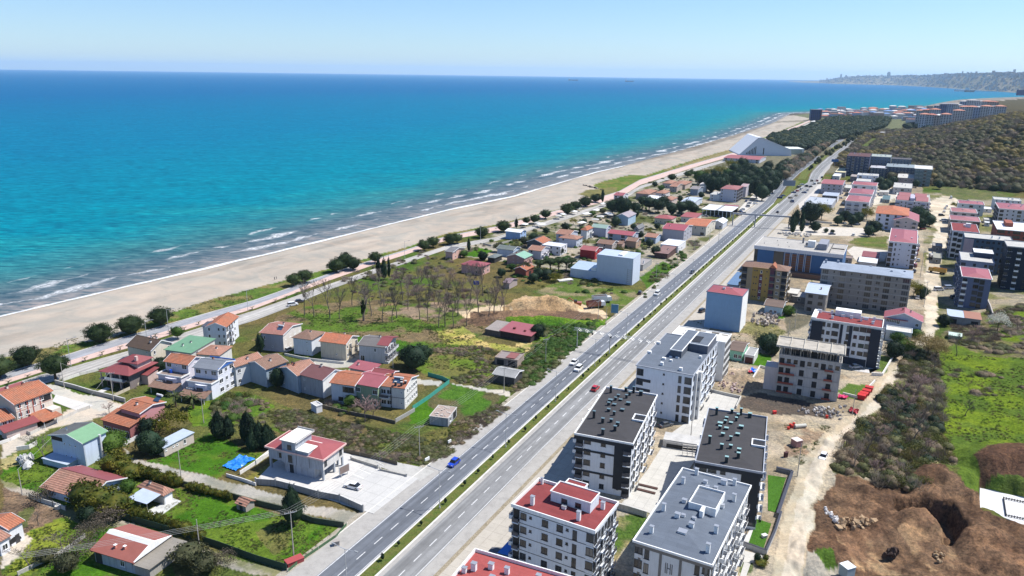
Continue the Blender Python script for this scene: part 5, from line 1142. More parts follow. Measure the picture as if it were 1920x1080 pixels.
bld('house','terrace house with salmon roof and dark glazed upper balcony','row house','C',(562,708),(735,732),(828,640),6.8,(.52,.56,.60),('gu',1.4,T_OR),F='/..BB',nf=2,chims=0,extra=lambda r,W_,D,h,wm: [obj('window',opt_merge(1.6,1.4,M_FRAME_D),r,(W_*.4,-.01,1.0))])
bld('house','terrace house with green wall and maroon sheet roof','row house','C',(742,715),(912,745),(1058,650),7,(.26,.33,.22),('gu',1.3,R_PINK),F='W..W',nf=2)
def ex_end(root,W_,D,h,wm):
    solar(root,W_*.42,D*.15,h+.6,.5,3)
    for x,y in ((W_*.62,.5),(W_*.85,.8),(W_*.95,2.),(W_*.75,2.8)): chim(root,x,y,h+.1,.6,.6,1.5,m_plain((.06,.055,.055)),M_CONC)
    mb = MB(); mb.box(-.03,W_+.03,-.06,-.012,h*.5,h*.5+.15); mb.box(W_+.001,W_+.05,0,D,h*.5,h*.5+.15); mb.box(W_*.42,W_*.46,-.1,-.012,0,h); obj('string_course',mb.mesh('string_course',M_FRAME_D),root)
    m1,m2 = balc_mesh(3.,1.3,M_WHITE,M_RAIL,'rail'); b_ = obj('balcony',m1,root,(W_*.2,-.02,h*.5)); obj('railing',m2,b_,(0,0,0))
bld('house','white terrace end house with terracotta roof and three solar panels','row house','C',(932,730),(1112,752),(1265,665),7,(.66,.64,.60),('gu',1.4,T_OR),F='WW.s',R='sqqqqw/.qqqww',nf=2,extra=ex_end,chims=1)
bld('house','terrace house at the lane with long low dusky pink roof','row house','C',(705,598),(865,628),(930,590),6.8,(.42,.40,.38),('su',.6,R_PINK),F='..',nf=2,chims=1)
bld('house','upper maroon roofed terrace house wedged behind the solar panel house','row house','C',(870,640),(1010,662),(1062,625),7.4,(.42,.38,.38),('gu',.8,R_MAR),nf=2)
bld('house','lilac grey house with solar tank on its dusty pink roof','house','C',(35,335),(200,352),(325,268),6.8,(.42,.40,.45),('gu',1.3,m_tile((.36,.16,.13))),F='.s./q..',R='qwwq',nf=2,chims=2,extra=lambda r,W_,D,h,wm: (solar(r,W_*.55,D*.2,h+.6,.5,2),obj('sunlit_end_wall',MB().extr([(0,-.3),(D,-.3),(D,h-.02),(D*.5,h+1.2),(0,h-.02)],W_+.005,W_+.05,'x').mesh('sunlit_end_wall',m_wall((.6,.55,.5))),r)))  # end gable sheet is paler, sunlight put into its colour
bld('house','white house with brown hipped roof between lilac grey and cream houses','house','C',(278,370),(415,388),(515,332),6.3,(.60,.63,.68),('hip',1.5,T_BRN),F='.s',R='..O',nf=2,chims=1)
bld('house','cream house with freshly laid bright orange roof and balconies on the gable','house','C',(482,396),(672,420),(765,362),6.3,(.60,.53,.42),('gu',1.6,T_NEW),F='..s./....',R='qb.b',nf=2,chims=1,dirt=.25)
bld('house','white house with dark grey roof and maroon gabled bay by the dark evergreen','house','C',(772,426),(965,445),(1060,375),6.2,(.52,.52,.54),('gu',1.2,m_felt((.14,.13,.125))),F='T.../..q.',R='bbbb',nf=2,chims=1,dirt=.25,extra=lambda r,W_,D,h,wm: obj('gable_roof',roof_mesh('gu',3.4,D*.9,0,1.3,.5,R_MAR),r,(W_-2.8,D*.1,h+.4)))
# raw concrete house on pillars in the walled yard
def ex_pillars(root,W_,D,h,wm): pass
def pillar_house():
    s = 'Q'; h = 6.3; loc,rz,Wd,D = frame_from(s,(182,612),(998,808),(1328,588),h)
    root = empty('house',loc,rz,label='raw concrete house on pillars with red roof and white stair tower',cat='house')
    raw = m_wall((.36,.39,.43),.5); lit = m_wall((.58,.56,.53),.3)  # lit: the same raw concrete with sunlight put into its colour
    obj('upper_floor',MB().box(0,Wd,0,D,3.0,h).mesh('upper_floor',raw),root)
    obj('ground_floor',MB().box(Wd*.30,Wd*.84,.01,D*.8,-.2,2.99).mesh('ground_floor',raw),root)
    for x,y in ((.3,.3),(Wd-.3,.3),(Wd-.3,D*.55),(Wd-.3,D-.3),(.3,D-.3),(.3,D*.5),(Wd*.9,D-.3)): obj('pillar',MB().box(x-.25,x+.25,y-.25,y+.25,-.2,2.99).mesh('pillar',raw),root)
    obj('roof',roof_mesh('hip',Wd,D,0,1.2,.5,m_metal_roof((.42,.05,.06))),root,(0,0,h+.01)); mb = MB()
    mb.box(-.65,Wd+.65,-.68,-.5,h-.25,h+.2); mb.box(-.65,Wd+.65,D+.5,D+.68,h-.25,h+.2); mb.box(-.68,-.5,-.5,D+.5,h-.25,h+.2); mb.box(Wd+.5,Wd+.68,-.5,D+.5,h-.25,h+.2); obj('gutter',mb.mesh('gutter',m_plain((.62,.42,.38))),root)
    tw = obj('stair_tower',MB().box(Wd*.28,Wd*.53,-.35,D*.72,2.9,h+2.9).mesh('stair_tower',raw),root); obj('tower_slab',MB().box(Wd*.25,Wd*.56,-.6,D*.8,h+2.91,h+3.1).mesh('tower_slab',m_conc((.7,.68,.62))),tw)
    mb = MB(); mb.box(Wd*.25,Wd*.56,D*.78,D*.8,h+3.11,h+3.5); mb.box(Wd*.545,Wd*.56,-.6,D*.78,h+3.11,h+3.3); obj('railing',mb.mesh('railing',M_CONC),tw)
    tr = obj('terrace',MB().box(Wd*.54,Wd*.76,-.35,D*.6,2.9,h+1.0).mesh('terrace',raw),root); obj('terrace_floor',MB().box(Wd*.535,Wd*.77,-.5,D*.62,h+1.01,h+1.15).mesh('terrace_floor',m_conc((.7,.68,.62))),tr)
    opt = dict(frame=M_FRAME_D,wallm=raw,rail=M_RAIL,panes=True)
    for x,z,w,hh,y in ((.22,3.9,.8,1.3,0),(.42,3.4,1.3,2.0,-.35),(.42,7.0,1.3,1.3,-.35),(.42,.4,1.2,2.3,0.01)):
        a,b = win_meshes(w,hh,M_FRAME_D); o = obj('window',a,root,(Wd*x,y,z)); obj('pane',b,o,(0,0,0))
    obj('sunlit_end_wall',MB().box(Wd+.005,Wd+.05,0,D,3.0,h-.3).mesh('sunlit_end_wall',lit),root)
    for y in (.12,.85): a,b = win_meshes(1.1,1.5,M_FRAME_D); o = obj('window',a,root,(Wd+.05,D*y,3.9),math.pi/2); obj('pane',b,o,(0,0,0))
pillar_house()
def ex_pinkh(root,W_,D,h,wm):
    wing(root,'recess_shade',W_*.1,W_*.8,-1.2,-.02,h*.75,m_plain((.08,.03,.03)))  # dark box before the wall, a recess's shade put into its colour
    solar(root,W_*.7,D*.78,h+.8,.5,2)
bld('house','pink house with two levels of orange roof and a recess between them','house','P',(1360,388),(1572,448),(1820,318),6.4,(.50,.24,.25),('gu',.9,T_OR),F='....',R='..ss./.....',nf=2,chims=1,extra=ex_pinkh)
bld('house_wing','low pink front house with orange single slope roof and dark ground floor','house','P',(1152,518),(1455,602),(1578,505),4.0,(.30,.12,.12),('su',1.0,T_OR),F='XXX',R='.',nf=1)
def ex_wg(root,W_,D,h,wm):
    obj('lean_to',MB().box(0,W_*.75,-3.2,-.02,-.2,1.6).mesh('lean_to',m_wall((.4,.5,.6))),root); obj('lean_to_roof',MB().box(-.2,W_*.78,-3.4,-.02,1.61,1.75).mesh('lean_to_roof',R_STEELY),root)
    obj('corner_frame',MB().box(W_+.001,W_+.06,0,.35,0,h).mesh('corner_frame',m_plain((.4,.45,.5))),root); dish(root,W_*.3,D*.3,h+.9)
    obj('chimney',MB().box(W_+.01,W_+.6,D*.66,D*.72,0,h+.2).mesh('chimney',m_plain((.5,.5,.52))),root)
    obj('loggia_shade',MB().box(W_*.02,W_*.36,-.05,.05,h-1.2,h-.1).mesh('loggia_shade',M_DARK),root)
bld('house','tall white house with roof half dark grey and half green','house','P',(568,692),(930,782),(1162,650),6.9,(.52,.60,.70),('gv',1.5,m_felt((.10,.105,.105)),m_metal_roof((.16,.30,.17)),.56),F='..sss.',R='....',nf=2,fh=3.4,extra=ex_wg)
bld('cottage','low cottage with broad ribbed salmon roof in front of the green roofed house','cottage','B',(340,402),(655,492),(885,338),2.9,(.46,.56,.72),('gu',1.7,T_SAL),F='..s.',R='.W',nf=1,o=.9,extra=lambda r,W_,D,h,wm: obj('roof_sheet',MB().extr([(D*.5+.3,h+1.62),(D+.95,h-.38),(D+.95,h-.25),(D*.5+.3,h+1.80)],-.9,W_+.9,'x').mesh('roof_sheet',m_metal_roof((.28,.06,.07))),r,(0,0,.12)))
bld('cottage','small cottage with orange hipped roof behind the grey carport','cottage','B',(1040,405),(1225,470),(1285,432),2.8,(.50,.50,.48),('hip',1.1,T_SAL),F='.',R='G',nf=1,chims=1,door=M_FRAME_W)
def carport():
    h = 2.6; loc,rz,Wd,D = frame_from('B',(958,497),(1100,540),(1212,458),h)
    root = empty('carport',loc,rz,label='open carport with grey sheet roof on thin posts over a grey patio',cat='carport')
    obj('roof',roof_mesh('su',Wd,D,h,.25,.1,R_STEELY,.08),root); posts(root,[(.1,.1),(Wd-.1,.1),(Wd-.1,D-.1),(.1,D-.1)],h,M_STEEL,.06)
    obj('back_wall',MB().box(0,Wd,D-.3,D-.1,0,h-.1).mesh('back_wall',m_wall((.12,.12,.13))),root); wing(root,'tank_box',.2,1.2,D*.4,D*.8,1.2,m_plain((.5,.5,.5)))
carport()
bld('hut','tiny hut with orange gabled roof on the long lawn','hut','B',(1772,530),(1842,556),(1893,512),1.7,(.34,.30,.27),('gu',.7,T_SAL),F='D',nf=1,o=.3)
def ex_lowred(root,W_,D,h,wm):
    obj('ridge_sheet',MB().extr([(D*.5-.9,h+1.5-.32),(D*.5+.9,h+1.5-.32),(D*.5,h+1.5+.16)][::-1],-.5,W_+.5,'x').mesh('ridge_sheet',m_plain((.62,.62,.60))),root,(0,0,.2))
    p = obj('porch',MB().box(W_+.02,W_+4.,0,D,-.3,h-.9).mesh('porch',m_wall((.35,.33,.3),.4)),root); obj('porch_roof',MB().extr([(-.6,h-.55),(D+.6,h-.55),(D+.6,h-.4),(-.6,h-.4)],W_+.02,W_+4.6,'x').mesh('porch_roof',m_felt((.22,.20,.17))),root)
    obj('white_gable',MB().extr([(-.4,h-.1),(D+.4,h-.1),(D*.5,h+1.55)],W_+.3,W_+.65,'x').mesh('white_gable',M_WHITE),root,(0,0,.2))
    for x,y in ((W_*.42,1.4),(W_*.62,1.8)): chim(root,x,y,h+.6,.45,.45,.7,m_plain((.5,.2,.15)),M_WHITE)
bld('cottage','single storey house with brick red roof split by a white ridge band','cottage','B',(705,878),(1003,968),(1292,792),3.1,(.40,.43,.46),('gu',1.5,m_metal_roof((.40,.095,.055))),F='G..w.',nf=1,o=.6,parap=(0,),extra=ex_lowred,dirt=.4)
bld('house','white house with orange roof and an arched opening at the bottom corner','house','e',(-160,480),(98,548),(236,462),4.4,(.66,.67,.70),('gv',1.,T_OR),R='D',nf=1,fh=4.4,extra=lambda r,W_,D,h,wm: obj('arch_opening',MB().extr([(D*.25+1.6*math.cos(a),1.3*math.sin(a)+.6) for a in np.linspace(0,math.pi,9)],W_+.002,W_+.05,'x').mesh('arch_opening',M_DARK),r))
bld('house_wing','lower white front house with pale roof edge at the bottom corner','house','e',(-300,600),(-12,690),(78,628),3.6,(.66,.67,.70),('gv',.9,T_SAL),F='ww',R='w',nf=1)
bld('long_shed','long narrow white shed with pale blue roof beside the upper lawn','shed','B',(1150,95),(1228,122),(1448,14),2.6,(.56,.48,.42),('su',.3,R_STEELY),R='s.ss.q..',nf=1,o=.25)
bld('ruin','roofless concrete hut with littered flat roof near the highway','hut','C',(1302,960),(1440,978),(1530,900),2.7,(.36,.37,.38),('flat',.05,m_felt((.32,.25,.21))),R='wO',nf=1,parap=(.1,m_wall((.5,.48,.45)),.15),dirt=.5,
    extra=lambda r,W_,D,h,wm: obj('rubble',(lambda mb,q: ([mb.box(a,a+q.uniform(.2,.8),b,b+q.uniform(.2,.7),h+.05,h+q.uniform(.15,.4)) for a,b in [(q.uniform(.3,W_-1),q.uniform(.3,D-1)) for _ in range(22)]],mb)[1])(MB(),random.Random(3)).mesh('rubble',m_plain((.4,.36,.32),var=.3)),r))
bld('hut','white garden hut at the end of the boundary wall','hut','C',(412,868),(452,892),(486,882),2.2,(.66,.66,.66),('flat',.03,M_CONC),nf=1)
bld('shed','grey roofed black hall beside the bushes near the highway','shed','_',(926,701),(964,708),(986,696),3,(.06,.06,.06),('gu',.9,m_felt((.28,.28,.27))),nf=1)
bld('ruin','derelict hut with half collapsed maroon roof on the scrub edge','hut','g',(648,1025),(900,1062),(968,985),2.6,(.34,.27,.22),('flat',.05,m_felt((.24,.20,.19))),F='OO',R='.',nf=1,dirt=.5,extra=lambda r,W_,D,h,wm: obj('roof_sheet',MB().box(W_*.45,W_*.85,D*.1,D*.85,h+.4,h+.5).mesh('roof_sheet',m_metal_roof((.30,.09,.07))),r))
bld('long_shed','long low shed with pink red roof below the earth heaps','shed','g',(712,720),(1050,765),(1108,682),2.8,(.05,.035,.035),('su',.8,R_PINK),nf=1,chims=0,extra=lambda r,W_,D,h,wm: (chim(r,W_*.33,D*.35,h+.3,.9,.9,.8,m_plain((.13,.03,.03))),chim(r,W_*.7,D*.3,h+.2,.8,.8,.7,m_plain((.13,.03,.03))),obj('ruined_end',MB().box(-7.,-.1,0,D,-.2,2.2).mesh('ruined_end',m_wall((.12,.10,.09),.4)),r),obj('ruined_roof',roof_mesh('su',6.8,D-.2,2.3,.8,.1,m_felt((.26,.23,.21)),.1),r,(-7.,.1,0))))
# ---- the village behind the grove
def ex_hall(root,W_,D,h,wm):
    wing(root,'low_wing',-W_*.75,-.01,0,D,4.4,m_wall((.50,.56,.64),.1)); obj('low_wing_roof',MB().extr([(-.1,4.4),(D+.1,6.0),(D+.1,6.2),(-.1,4.6)],-W_*.75,-.02,'x').mesh('low_wing_roof',m_metal_roof((.34,.42,.52))),root)
    wing(root,'roof_hatch',W_*.55,W_*.66,D*.2,D*.9,h+1.0,M_WHITE,z0=h-1); wing(root,'low_parapet',-3,-.3,.3,D*.6,6.2,M_WHITE,z0=4.0)
    mb = MB()
    for x in (W_*.88,W_*1.0): mb.box(x,x+.12,-1.6,-1.5,0,8.5)
    for z in range(1,9): mb.box(W_*.88,W_*1.0,-1.6,-1.52,z,z+.1)
    obj('scaffold',mb.mesh('scaffold',m_plain((.2,.2,.22))),root)
bld('hall','huge blank white windowless hall with stepped roof beside the highway','hall','M',(1492,732),(1855,768),(1908,722),13.4,(.52,.57,.65),('su',.6,m_metal_roof((.40,.46,.55))),nf=1,extra=ex_hall,o=.05,dirt=.06)
V = [
 ('pink house with dark grey roof by the cypress',(-25,700),(45,706),(160,662),4.5,(.60,.38,.32),('gu',1.3,R_GREY),'','qq',2),
 ('blue walled house with white roof next to the coastal street',(578,497),(722,528),(795,505),5,(.30,.42,.62),('gu',.9,R_WHITE),'.s','ww',2),
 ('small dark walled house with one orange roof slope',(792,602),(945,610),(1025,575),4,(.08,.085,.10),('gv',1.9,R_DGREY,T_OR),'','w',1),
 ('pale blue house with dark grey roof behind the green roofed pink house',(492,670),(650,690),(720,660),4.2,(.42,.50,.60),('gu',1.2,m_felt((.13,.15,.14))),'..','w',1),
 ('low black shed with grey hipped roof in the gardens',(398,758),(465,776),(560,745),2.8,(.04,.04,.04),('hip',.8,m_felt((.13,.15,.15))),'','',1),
 ('pink gabled house with mint green roof',(590,748),(762,770),(852,735),4.6,(.45,.28,.24),('gv',1.6,m_felt((.14,.14,.13)),m_metal_roof((.20,.36,.26))),'.ss.','bb',2),
 ('pink walled house with wide maroon hipped roof behind the bare thicket',(135,828),(335,858),(445,822),4.6,(.55,.34,.30),('hip',1.4,m_metal_roof((.33,.05,.07))),'.w','ww',2),
 ('white house with coral tiled roof and balconies near the green roof',(805,682),(930,692),(1000,656),5,(.58,.56,.60),('gu',1.5,T_SAL),'w.','cc',2),
 ('white box house with flat white roof in the village middle',(942,637),(1125,667),(1190,636),5,(.62,.62,.64),('flat',.05,R_WHITE),'.ww','ww',2),
 ('long white house with wide coral hipped roof, front of a pair',(1110,562),(1285,576),(1360,548),5,(.48,.52,.60),('hip',1.5,T_SAL),'w.','ww',2),
 ('rear house of the coral hipped pair',(1082,522),(1215,535),(1275,498),6,(.44,.46,.52),('gu',1.6,T_SAL),'w.','w',2),
 ('narrow white house with orange pyramid roof',(1330,482),(1388,512),(1446,485),6,(.62,.62,.62),('hip',1.6,T_OR),'s','wb',2),
 ('lilac house with pale green ridged roof',(1440,457),(1580,467),(1608,445),6,(.44,.46,.55),('gu',1.4,m_metal_roof((.24,.33,.28))),'.s.','w',2),
 ('long low house with bright crimson roof and shaded veranda',(1600,518),(1842,542),(1888,508),4.8,(.42,.44,.52),('gu',1.2,m_metal_roof((.45,.05,.08))),'X.XX','w',2),
 ('beige house with brown clay roof near the red walled house',(1495,617),(1640,632),(1690,600),4.6,(.38,.33,.30),('gu',1.4,T_BRN),'w','w',2),
 ('terracotta walled house with brown clay roof at the village lane',(1782,592),(1880,610),(1922,580),4.6,(.40,.28,.20),('gu',1.2,T_BRN),'','w',2),
 ('red walled house with half red half grey roof behind the blank hall',(1322,680),(1470,696),(1520,660),5,(.30,.03,.035),('gu',1.2,m_metal_roof((.45,.09,.09)),R_GREY),'','qb',2),
 ('maroon walled house with orange porch roof behind the grove',(668,872),(780,900),(852,862),3.8,(.28,.09,.065),('gv',1.3,T_OR),'','O',1),
 ('low house with mauve roof among bare trees',(555,1010),(612,1030),(665,990),3,(.36,.30,.28),('gu',1.,m_felt((.26,.19,.21))),'','',1),
 ('small terracotta roofed annex in the village middle',(1690,622),(1740,632),(1770,610),3.6,(.42,.30,.26),('gu',1.,T_BRN),'','',1),
 ('small grey gabled house behind the long crimson roof',(1862,470),(1905,480),(1925,450),5,(.30,.30,.32),('gv',1.4,R_GREY),'w','',2)]
for i,(lb,fl,fr,bk,h,wc,rf,F,R,nf) in enumerate(V):
    bld('house',lb,'house','M',fl,fr,bk,h,wc,rf,F=F,R=R,nf=nf,panes=False,chims=1 if i % 2 else 0,group='village houses behind the grove')
VY = [
 ('pale blue gabled house half hidden by dark trees near the promenade','Y',(590,695),(832,712),(900,640),6,(.34,.46,.56),('gv',1.8,m_felt((.30,.26,.28))),'..','',2),
 ('white house with maroon roof and dark porch on the promenade','Y',(545,275),(722,285),(802,242),5.6,(.56,.58,.62),('gu',1.3,m_metal_roof((.36,.07,.09))),'Ww','w',2),
 ('grey walled house with terracotta hipped roof near the seaside pines','Y',(1030,222),(1200,237),(1245,200),5,(.36,.36,.40),('hip',1.5,T_SAL),'.w','',2),
 ('open white canopy building between terracotta roofs','Y',(1165,330),(1440,350),(1475,300),3.4,(.55,.56,.56),('hip',.8,R_WHITE),'XX','',1),
 ('house with faded orange hipped roof behind the white canopy','Y',(1380,230),(1562,242),(1642,195),5,(.50,.48,.48),('hip',1.5,T_SAL),'.w','w',2),
 ('one storey house with salmon hipped roof beside the pine row','Y',(1470,362),(1700,382),(1725,325),4.4,(.50,.42,.38),('hip',1.4,T_SAL),'ww','',1),
 ('cream bungalow with scarlet pyramid roof and a row of windows','Y',(1362,728),(1698,742),(1722,690),4,(.52,.48,.38),('hip',1.7,m_metal_roof((.48,.07,.07))),'qqqq','w',1),
 ('tall grey walled house with big crimson gabled roof near the highway','K',(228,472),(440,500),(508,447),7.5,(.36,.36,.40),('gu',1.8,m_metal_roof((.46,.035,.08))),'..','www',3),
 ('cream house with bright orange roof and wide dark windows','K',(450,432),(662,446),(690,380),6.2,(.55,.52,.44),('gu',1.5,T_NEW),'X.X/.qq','ww',2),
 ('small white chapel like house with gabled white roof','K',(730,412),(828,422),(885,388),4,(.50,.52,.55),('gv',1.5,R_WHITE),'ww','',1),
 ('low white building with narrow red roof at the lane end','K',(410,352),(560,362),(578,328),3.6,(.58,.56,.52),('su',.7,m_metal_roof((.42,.07,.08))),'ww','',1),
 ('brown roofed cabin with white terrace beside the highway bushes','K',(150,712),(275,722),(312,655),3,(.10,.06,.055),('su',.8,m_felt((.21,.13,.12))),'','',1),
 ('white stepped terrace building behind the brown cabin','K',(205,632),(380,655),(402,600),4,(.66,.66,.66),('flat',.05,R_WHITE),'.w.','w',1),
 ('four storey grey apartment house with brown red roof in the village','I',(808,927),(970,942),(1028,905),10.5,(.44,.46,.54),('hip',1.,m_metal_roof((.36,.11,.09))),'w.s.w','LLL',4),
 ('pink roofed annex attached behind the grey apartment house','I',(1010,905),(1062,915),(1088,885),9,(.46,.44,.48),('gu',1.,m_felt((.36,.26,.27))),'','w',3),
 ('low white house with flat pale roof beside the grey apartment house','K',(700,132),(798,138),(803,108),5,(.50,.54,.56),('flat',.05,R_LIGHT),'w.','',2),
 ('tall blank white narrow house with brown side roof','K',(600,30),(662,38),(692,12),6.5,(.58,.57,.55),('su',.8,m_felt((.5,.48,.46))),'','.',2),
 ('blue grey house in the shade beside the narrow white house','K',(505,75),(580,82),(600,55),5.5,(.22,.27,.34),('gu',1.2,m_felt((.22,.2,.2))),'q','',2),
 ('pink roofed house with steep gable near the pine row','K',(-40,118),(88,124),(110,88),4.6,(.34,.27,.25),('hip',1.6,T_SAL),'w','',1),
 ('flat house with pale blue grey roof and white end wall','K',(415,202),(540,218),(575,172),4.2,(.52,.56,.62),('gu',.8,R_STEELY),'.','',1),
 ('small orange roofed house near the seaside dark pine','I',(330,878),(452,888),(462,858),4.5,(.5,.42,.38),('hip',1.3,T_SAL),'w','',1),
 ('brown roofed house behind the seaside hedge','I',(225,870),(310,878),(320,855),4.5,(.42,.38,.36),('hip',1.3,T_SAL),'w','',1),
 ('blue walled cottage with coral roof below the crimson gabled house','K',(48,552),(158,562),(190,527),3.8,(.36,.44,.55),('gu',1.,T_SAL),'w','',1),
 ('house with muted brown roof at the inner pine row','K',(300,50),(368,56),(380,30),5,(.4,.34,.3),('gu',1.3,T_SAL),'w','w',2),
 ('red roofed clubhouse in front of the white sports hall','I',(838,618),(1195,642),(1235,602),4.6,(.46,.48,.54),('gu',1.0,m_metal_roof((.42,.08,.08))),'XwwXwwX','w',2),
 ('flat roofed grey cabin by the lawn near the crimson gabled house','K',(-60,830),(30,850),(120,790),3,(.34,.33,.32),('flat',.05,m_felt((.27,.25,.24))),'','',1)]
for i,(lb,s,fl,fr,bk,h,wc,rf,F,R,nf) in enumerate(VY):
    bld('house',lb,'house',s,fl,fr,bk,h,wc,rf,F=F,R=R,nf=nf,panes=False,chims=i % 2,group='village houses behind the grove')
# open market pavilion with white roof on pillars
def pavilion():
    h = 4.5; loc,rz,Wd,D = frame_from('K',(625,280),(912,302),(930,255),h); root = empty('pavilion',loc,rz,label='open pavilion with long white roof on square pillars beside the highway',cat='pavilion')
    obj('roof',MB().box(-.5,Wd*.45,-.5,D,h,h+.35).box(Wd*.55,Wd+.4,-.5,D,h,h+.35).mesh('roof',R_WHITE),root); obj('roof_link',MB().box(Wd*.45+.01,Wd*.55-.01,0,D,h,h+.3).mesh('roof_link',m_felt((.25,.26,.27))),root)
    obj('red_rear_roof',MB().box(Wd*.5,Wd,D+.02,D+5,h+.2,h+.6).mesh('red_rear_roof',m_metal_roof((.40,.09,.10))),root)
    for k in range(8): obj('pillar',MB().box(-.2,.2,-.2,.2,0,h-.01).mesh('pillar',M_WHITE),root,(.2+(Wd-.4)*k/7,0,0))
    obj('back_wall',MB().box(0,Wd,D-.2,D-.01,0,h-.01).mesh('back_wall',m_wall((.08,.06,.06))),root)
pavilion()
# wedge shaped white sports hall
def sports_hall():
    q = [PG(px('I',(990,592))),PG(px('I',(1515,600)))]; u = (q[1]-q[0]); L = u.length; rz = math.atan2(u.y,u.x)
    root = empty('sports_hall',q[0],rz,label='large white hall with wedge shaped tent roof behind the beach',cat='sports hall')
    prof = [(0,-.2),(0,.6),(L*.34,23),(L*.40,23),(L*.98,8),(L*1.0,-.2)]; D = 62
    mb = MB(); mb.extr([(x,z) for x,z in prof],0,D,'y'); obj('wall',mb.mesh('wall',m_wall((.66,.70,.74),.04)),root)
    mb = MB(); 
    for (a,b) in ((1,2),(2,3),(3,4)): (x0,z0),(x1,z1) = prof[a],prof[b]; mb.extr([(x0,z0+.02),(x1,z1+.02),(x1,z1+.7),(x0,z0+.7)][::-1],-.8,D+.8,'y')
    obj('roof',mb.mesh('roof',m_wall((.74,.75,.76),.04)),root)
    for k in range(7): x = L*(.14+.028*k); hh = 2.2+k*1.35; obj('window',MB().box(-.5,.5,-.12,-.01,1.5,1.5+hh).mesh('window',GLASS),root,(x,0,0))
    obj('window',MB().box(-.6,.6,-.12,-.01,1.5,10).mesh('window',GLASS),root,(L*.46,0,0)); obj('annex',MB().box(L*.86,L*1.32,20,50,-.2,8).mesh('annex',m_wall((.6,.64,.6),.06)),root); obj('annex_opening',MB().box(L*1.0,L*1.28,19.8,19.99,1,7).mesh('annex_opening',m_wall((.33,.38,.33))),root)
sports_hall()
# ------------------------------------------------------------------ vegetation
ORD = ['first','second','third','fourth','fifth','sixth','seventh','eighth','ninth','tenth','eleventh','twelfth','thirteenth','fourteenth','fifteenth','sixteenth','seventeenth','eighteenth','nineteenth','twentieth']
for a_,b_ in (('twenty','thirtieth'),('thirty','fortieth'),('forty','fiftieth'),('fifty','sixtieth'),('sixty','seventieth'),('seventy','eightieth'),('eighty','ninetieth'),('ninety','hundredth')): ORD += [a_+'-'+o for o in ORD[:9]]+[b_]
ORD += ['hundred and '+o for o in ORD[:40]]
def leaf_cloud(seed,n,rx,ry,rz,cz,size,clumps=40,shell=.55,csize=.3,flat=0.,core=True,jag=.25):
    """a crown: many leaf-sized faces gathered in clumps over an uneven volume"""
    r = np.random.default_rng(seed); d = r.normal(size=(clumps,3)); d /= np.linalg.norm(d,axis=1)[:,None]; d[:,2] = np.where(d[:,2] < -.35,-d[:,2]*.5,d[:,2])
    rad = (shell+(1-shell)*r.random(clumps)**.5)*(1-jag*r.random(clumps)); cc = d*rad[:,None]
    k = r.integers(0,clumps,n); q = r.normal(size=(n,3)); q /= np.linalg.norm(q,axis=1)[:,None]+1e-9; q *= (csize*r.random(n)**.4)[:,None]; q[:,2] *= .75
    c = (cc[k]+q)*np.array([rx,ry,rz])+np.array([0,0,cz])
    nn = q/np.maximum(np.linalg.norm(q,axis=1),1e-6)[:,None]+r.normal(size=(n,3))*.5; nn /= np.linalg.norm(nn,axis=1)[:,None]
    t1 = np.cross(nn,r.normal(size=(n,3))); t1 /= np.linalg.norm(t1,axis=1)[:,None]; t2 = np.cross(nn,t1); s = size*(.6+.8*r.random(n))[:,None]
    V = np.stack([c-t1*s-t2*s*.5,c+t1*s-t2*s*.5,c+t1*s*.6+t2*s*.6,c-t1*s*.6+t2*s*.6],1).reshape(-1,3); Q = np.arange(4*n).reshape(n,4)
    if core:
        u,v = np.meshgrid(np.linspace(0,2*np.pi,11)[:-1],np.linspace(.15,np.pi-.15,7)); kk = .70+.1*r.random(u.shape)
        P = np.stack([rx*kk*np.sin(v)*np.cos(u),ry*kk*np.sin(v)*np.sin(u),cz+rz*kk*np.cos(v)],-1).reshape(-1,3); o = len(V); I = np.arange(70).reshape(7,10)
        Q2 = np.stack([I[:-1],np.roll(I,-1,1)[:-1],np.roll(I,-1,1)[1:],I[1:]],-1).reshape(-1,4)[:,::-1]+o
        V = np.concatenate([V,P]); Q = np.concatenate([Q,Q2])
    return V,Q
def limbs(seed,h,n_main=7,r0=.22,spread=.5,levels=3,start=.3,lean=0.,rmin=.032):
    """trunk with forking bare branches; returns (trunk builder, twig builder)"""
    R = random.Random(seed); tr,tw = MB(),MB()
    def br(p,d,L,r,lv):
        segs = 3 if lv == 0 else 2
        for s in range(segs):
            q = p+d*(L/segs); r2 = r*(.78 if lv else .8); (tr if lv < 2 else tw).tube(p,q,max(r,rmin),max(r2,rmin),6 if lv == 0 else 3,cap=False); p,r = q,r2
            d = (d+Vector((R.gauss(0,.10),R.gauss(0,.10),R.gauss(.04,.05)))).normalized()
            if lv < levels and (lv > 0 or s > 0):
                for _ in range(n_main//2 if lv == 0 else 2):
                    a = R.uniform(0,2*math.pi); k = R.uniform(.45,.9)*spread*2; nd = (d+Vector((math.cos(a)*k,math.sin(a)*k,R.uniform(-.05,.25)))).normalized(); br(p,nd,L*R.uniform(.38,.6),r*.55,lv+1)
        if lv < levels:
            for _ in range(2): a = R.uniform(0,2*math.pi); br(p,(d+Vector((math.cos(a)*spread,math.sin(a)*spread,.1))).normalized(),L*.5,r*.7,lv+1)
    br(Vector((0,0,-.2)),Vector((lean,0,1)).normalized(),h*.55,r0,0)
    return tr,tw
BARK = m_plain((.10,.075,.055),.9,.1,nm='bark',var=.3); BARKG = m_plain((.15,.125,.105),.9,.1,nm='grey_bark',var=.3); BARKP = m_plain((.24,.165,.15),.9,.1,nm='reddish_bark',var=.3)
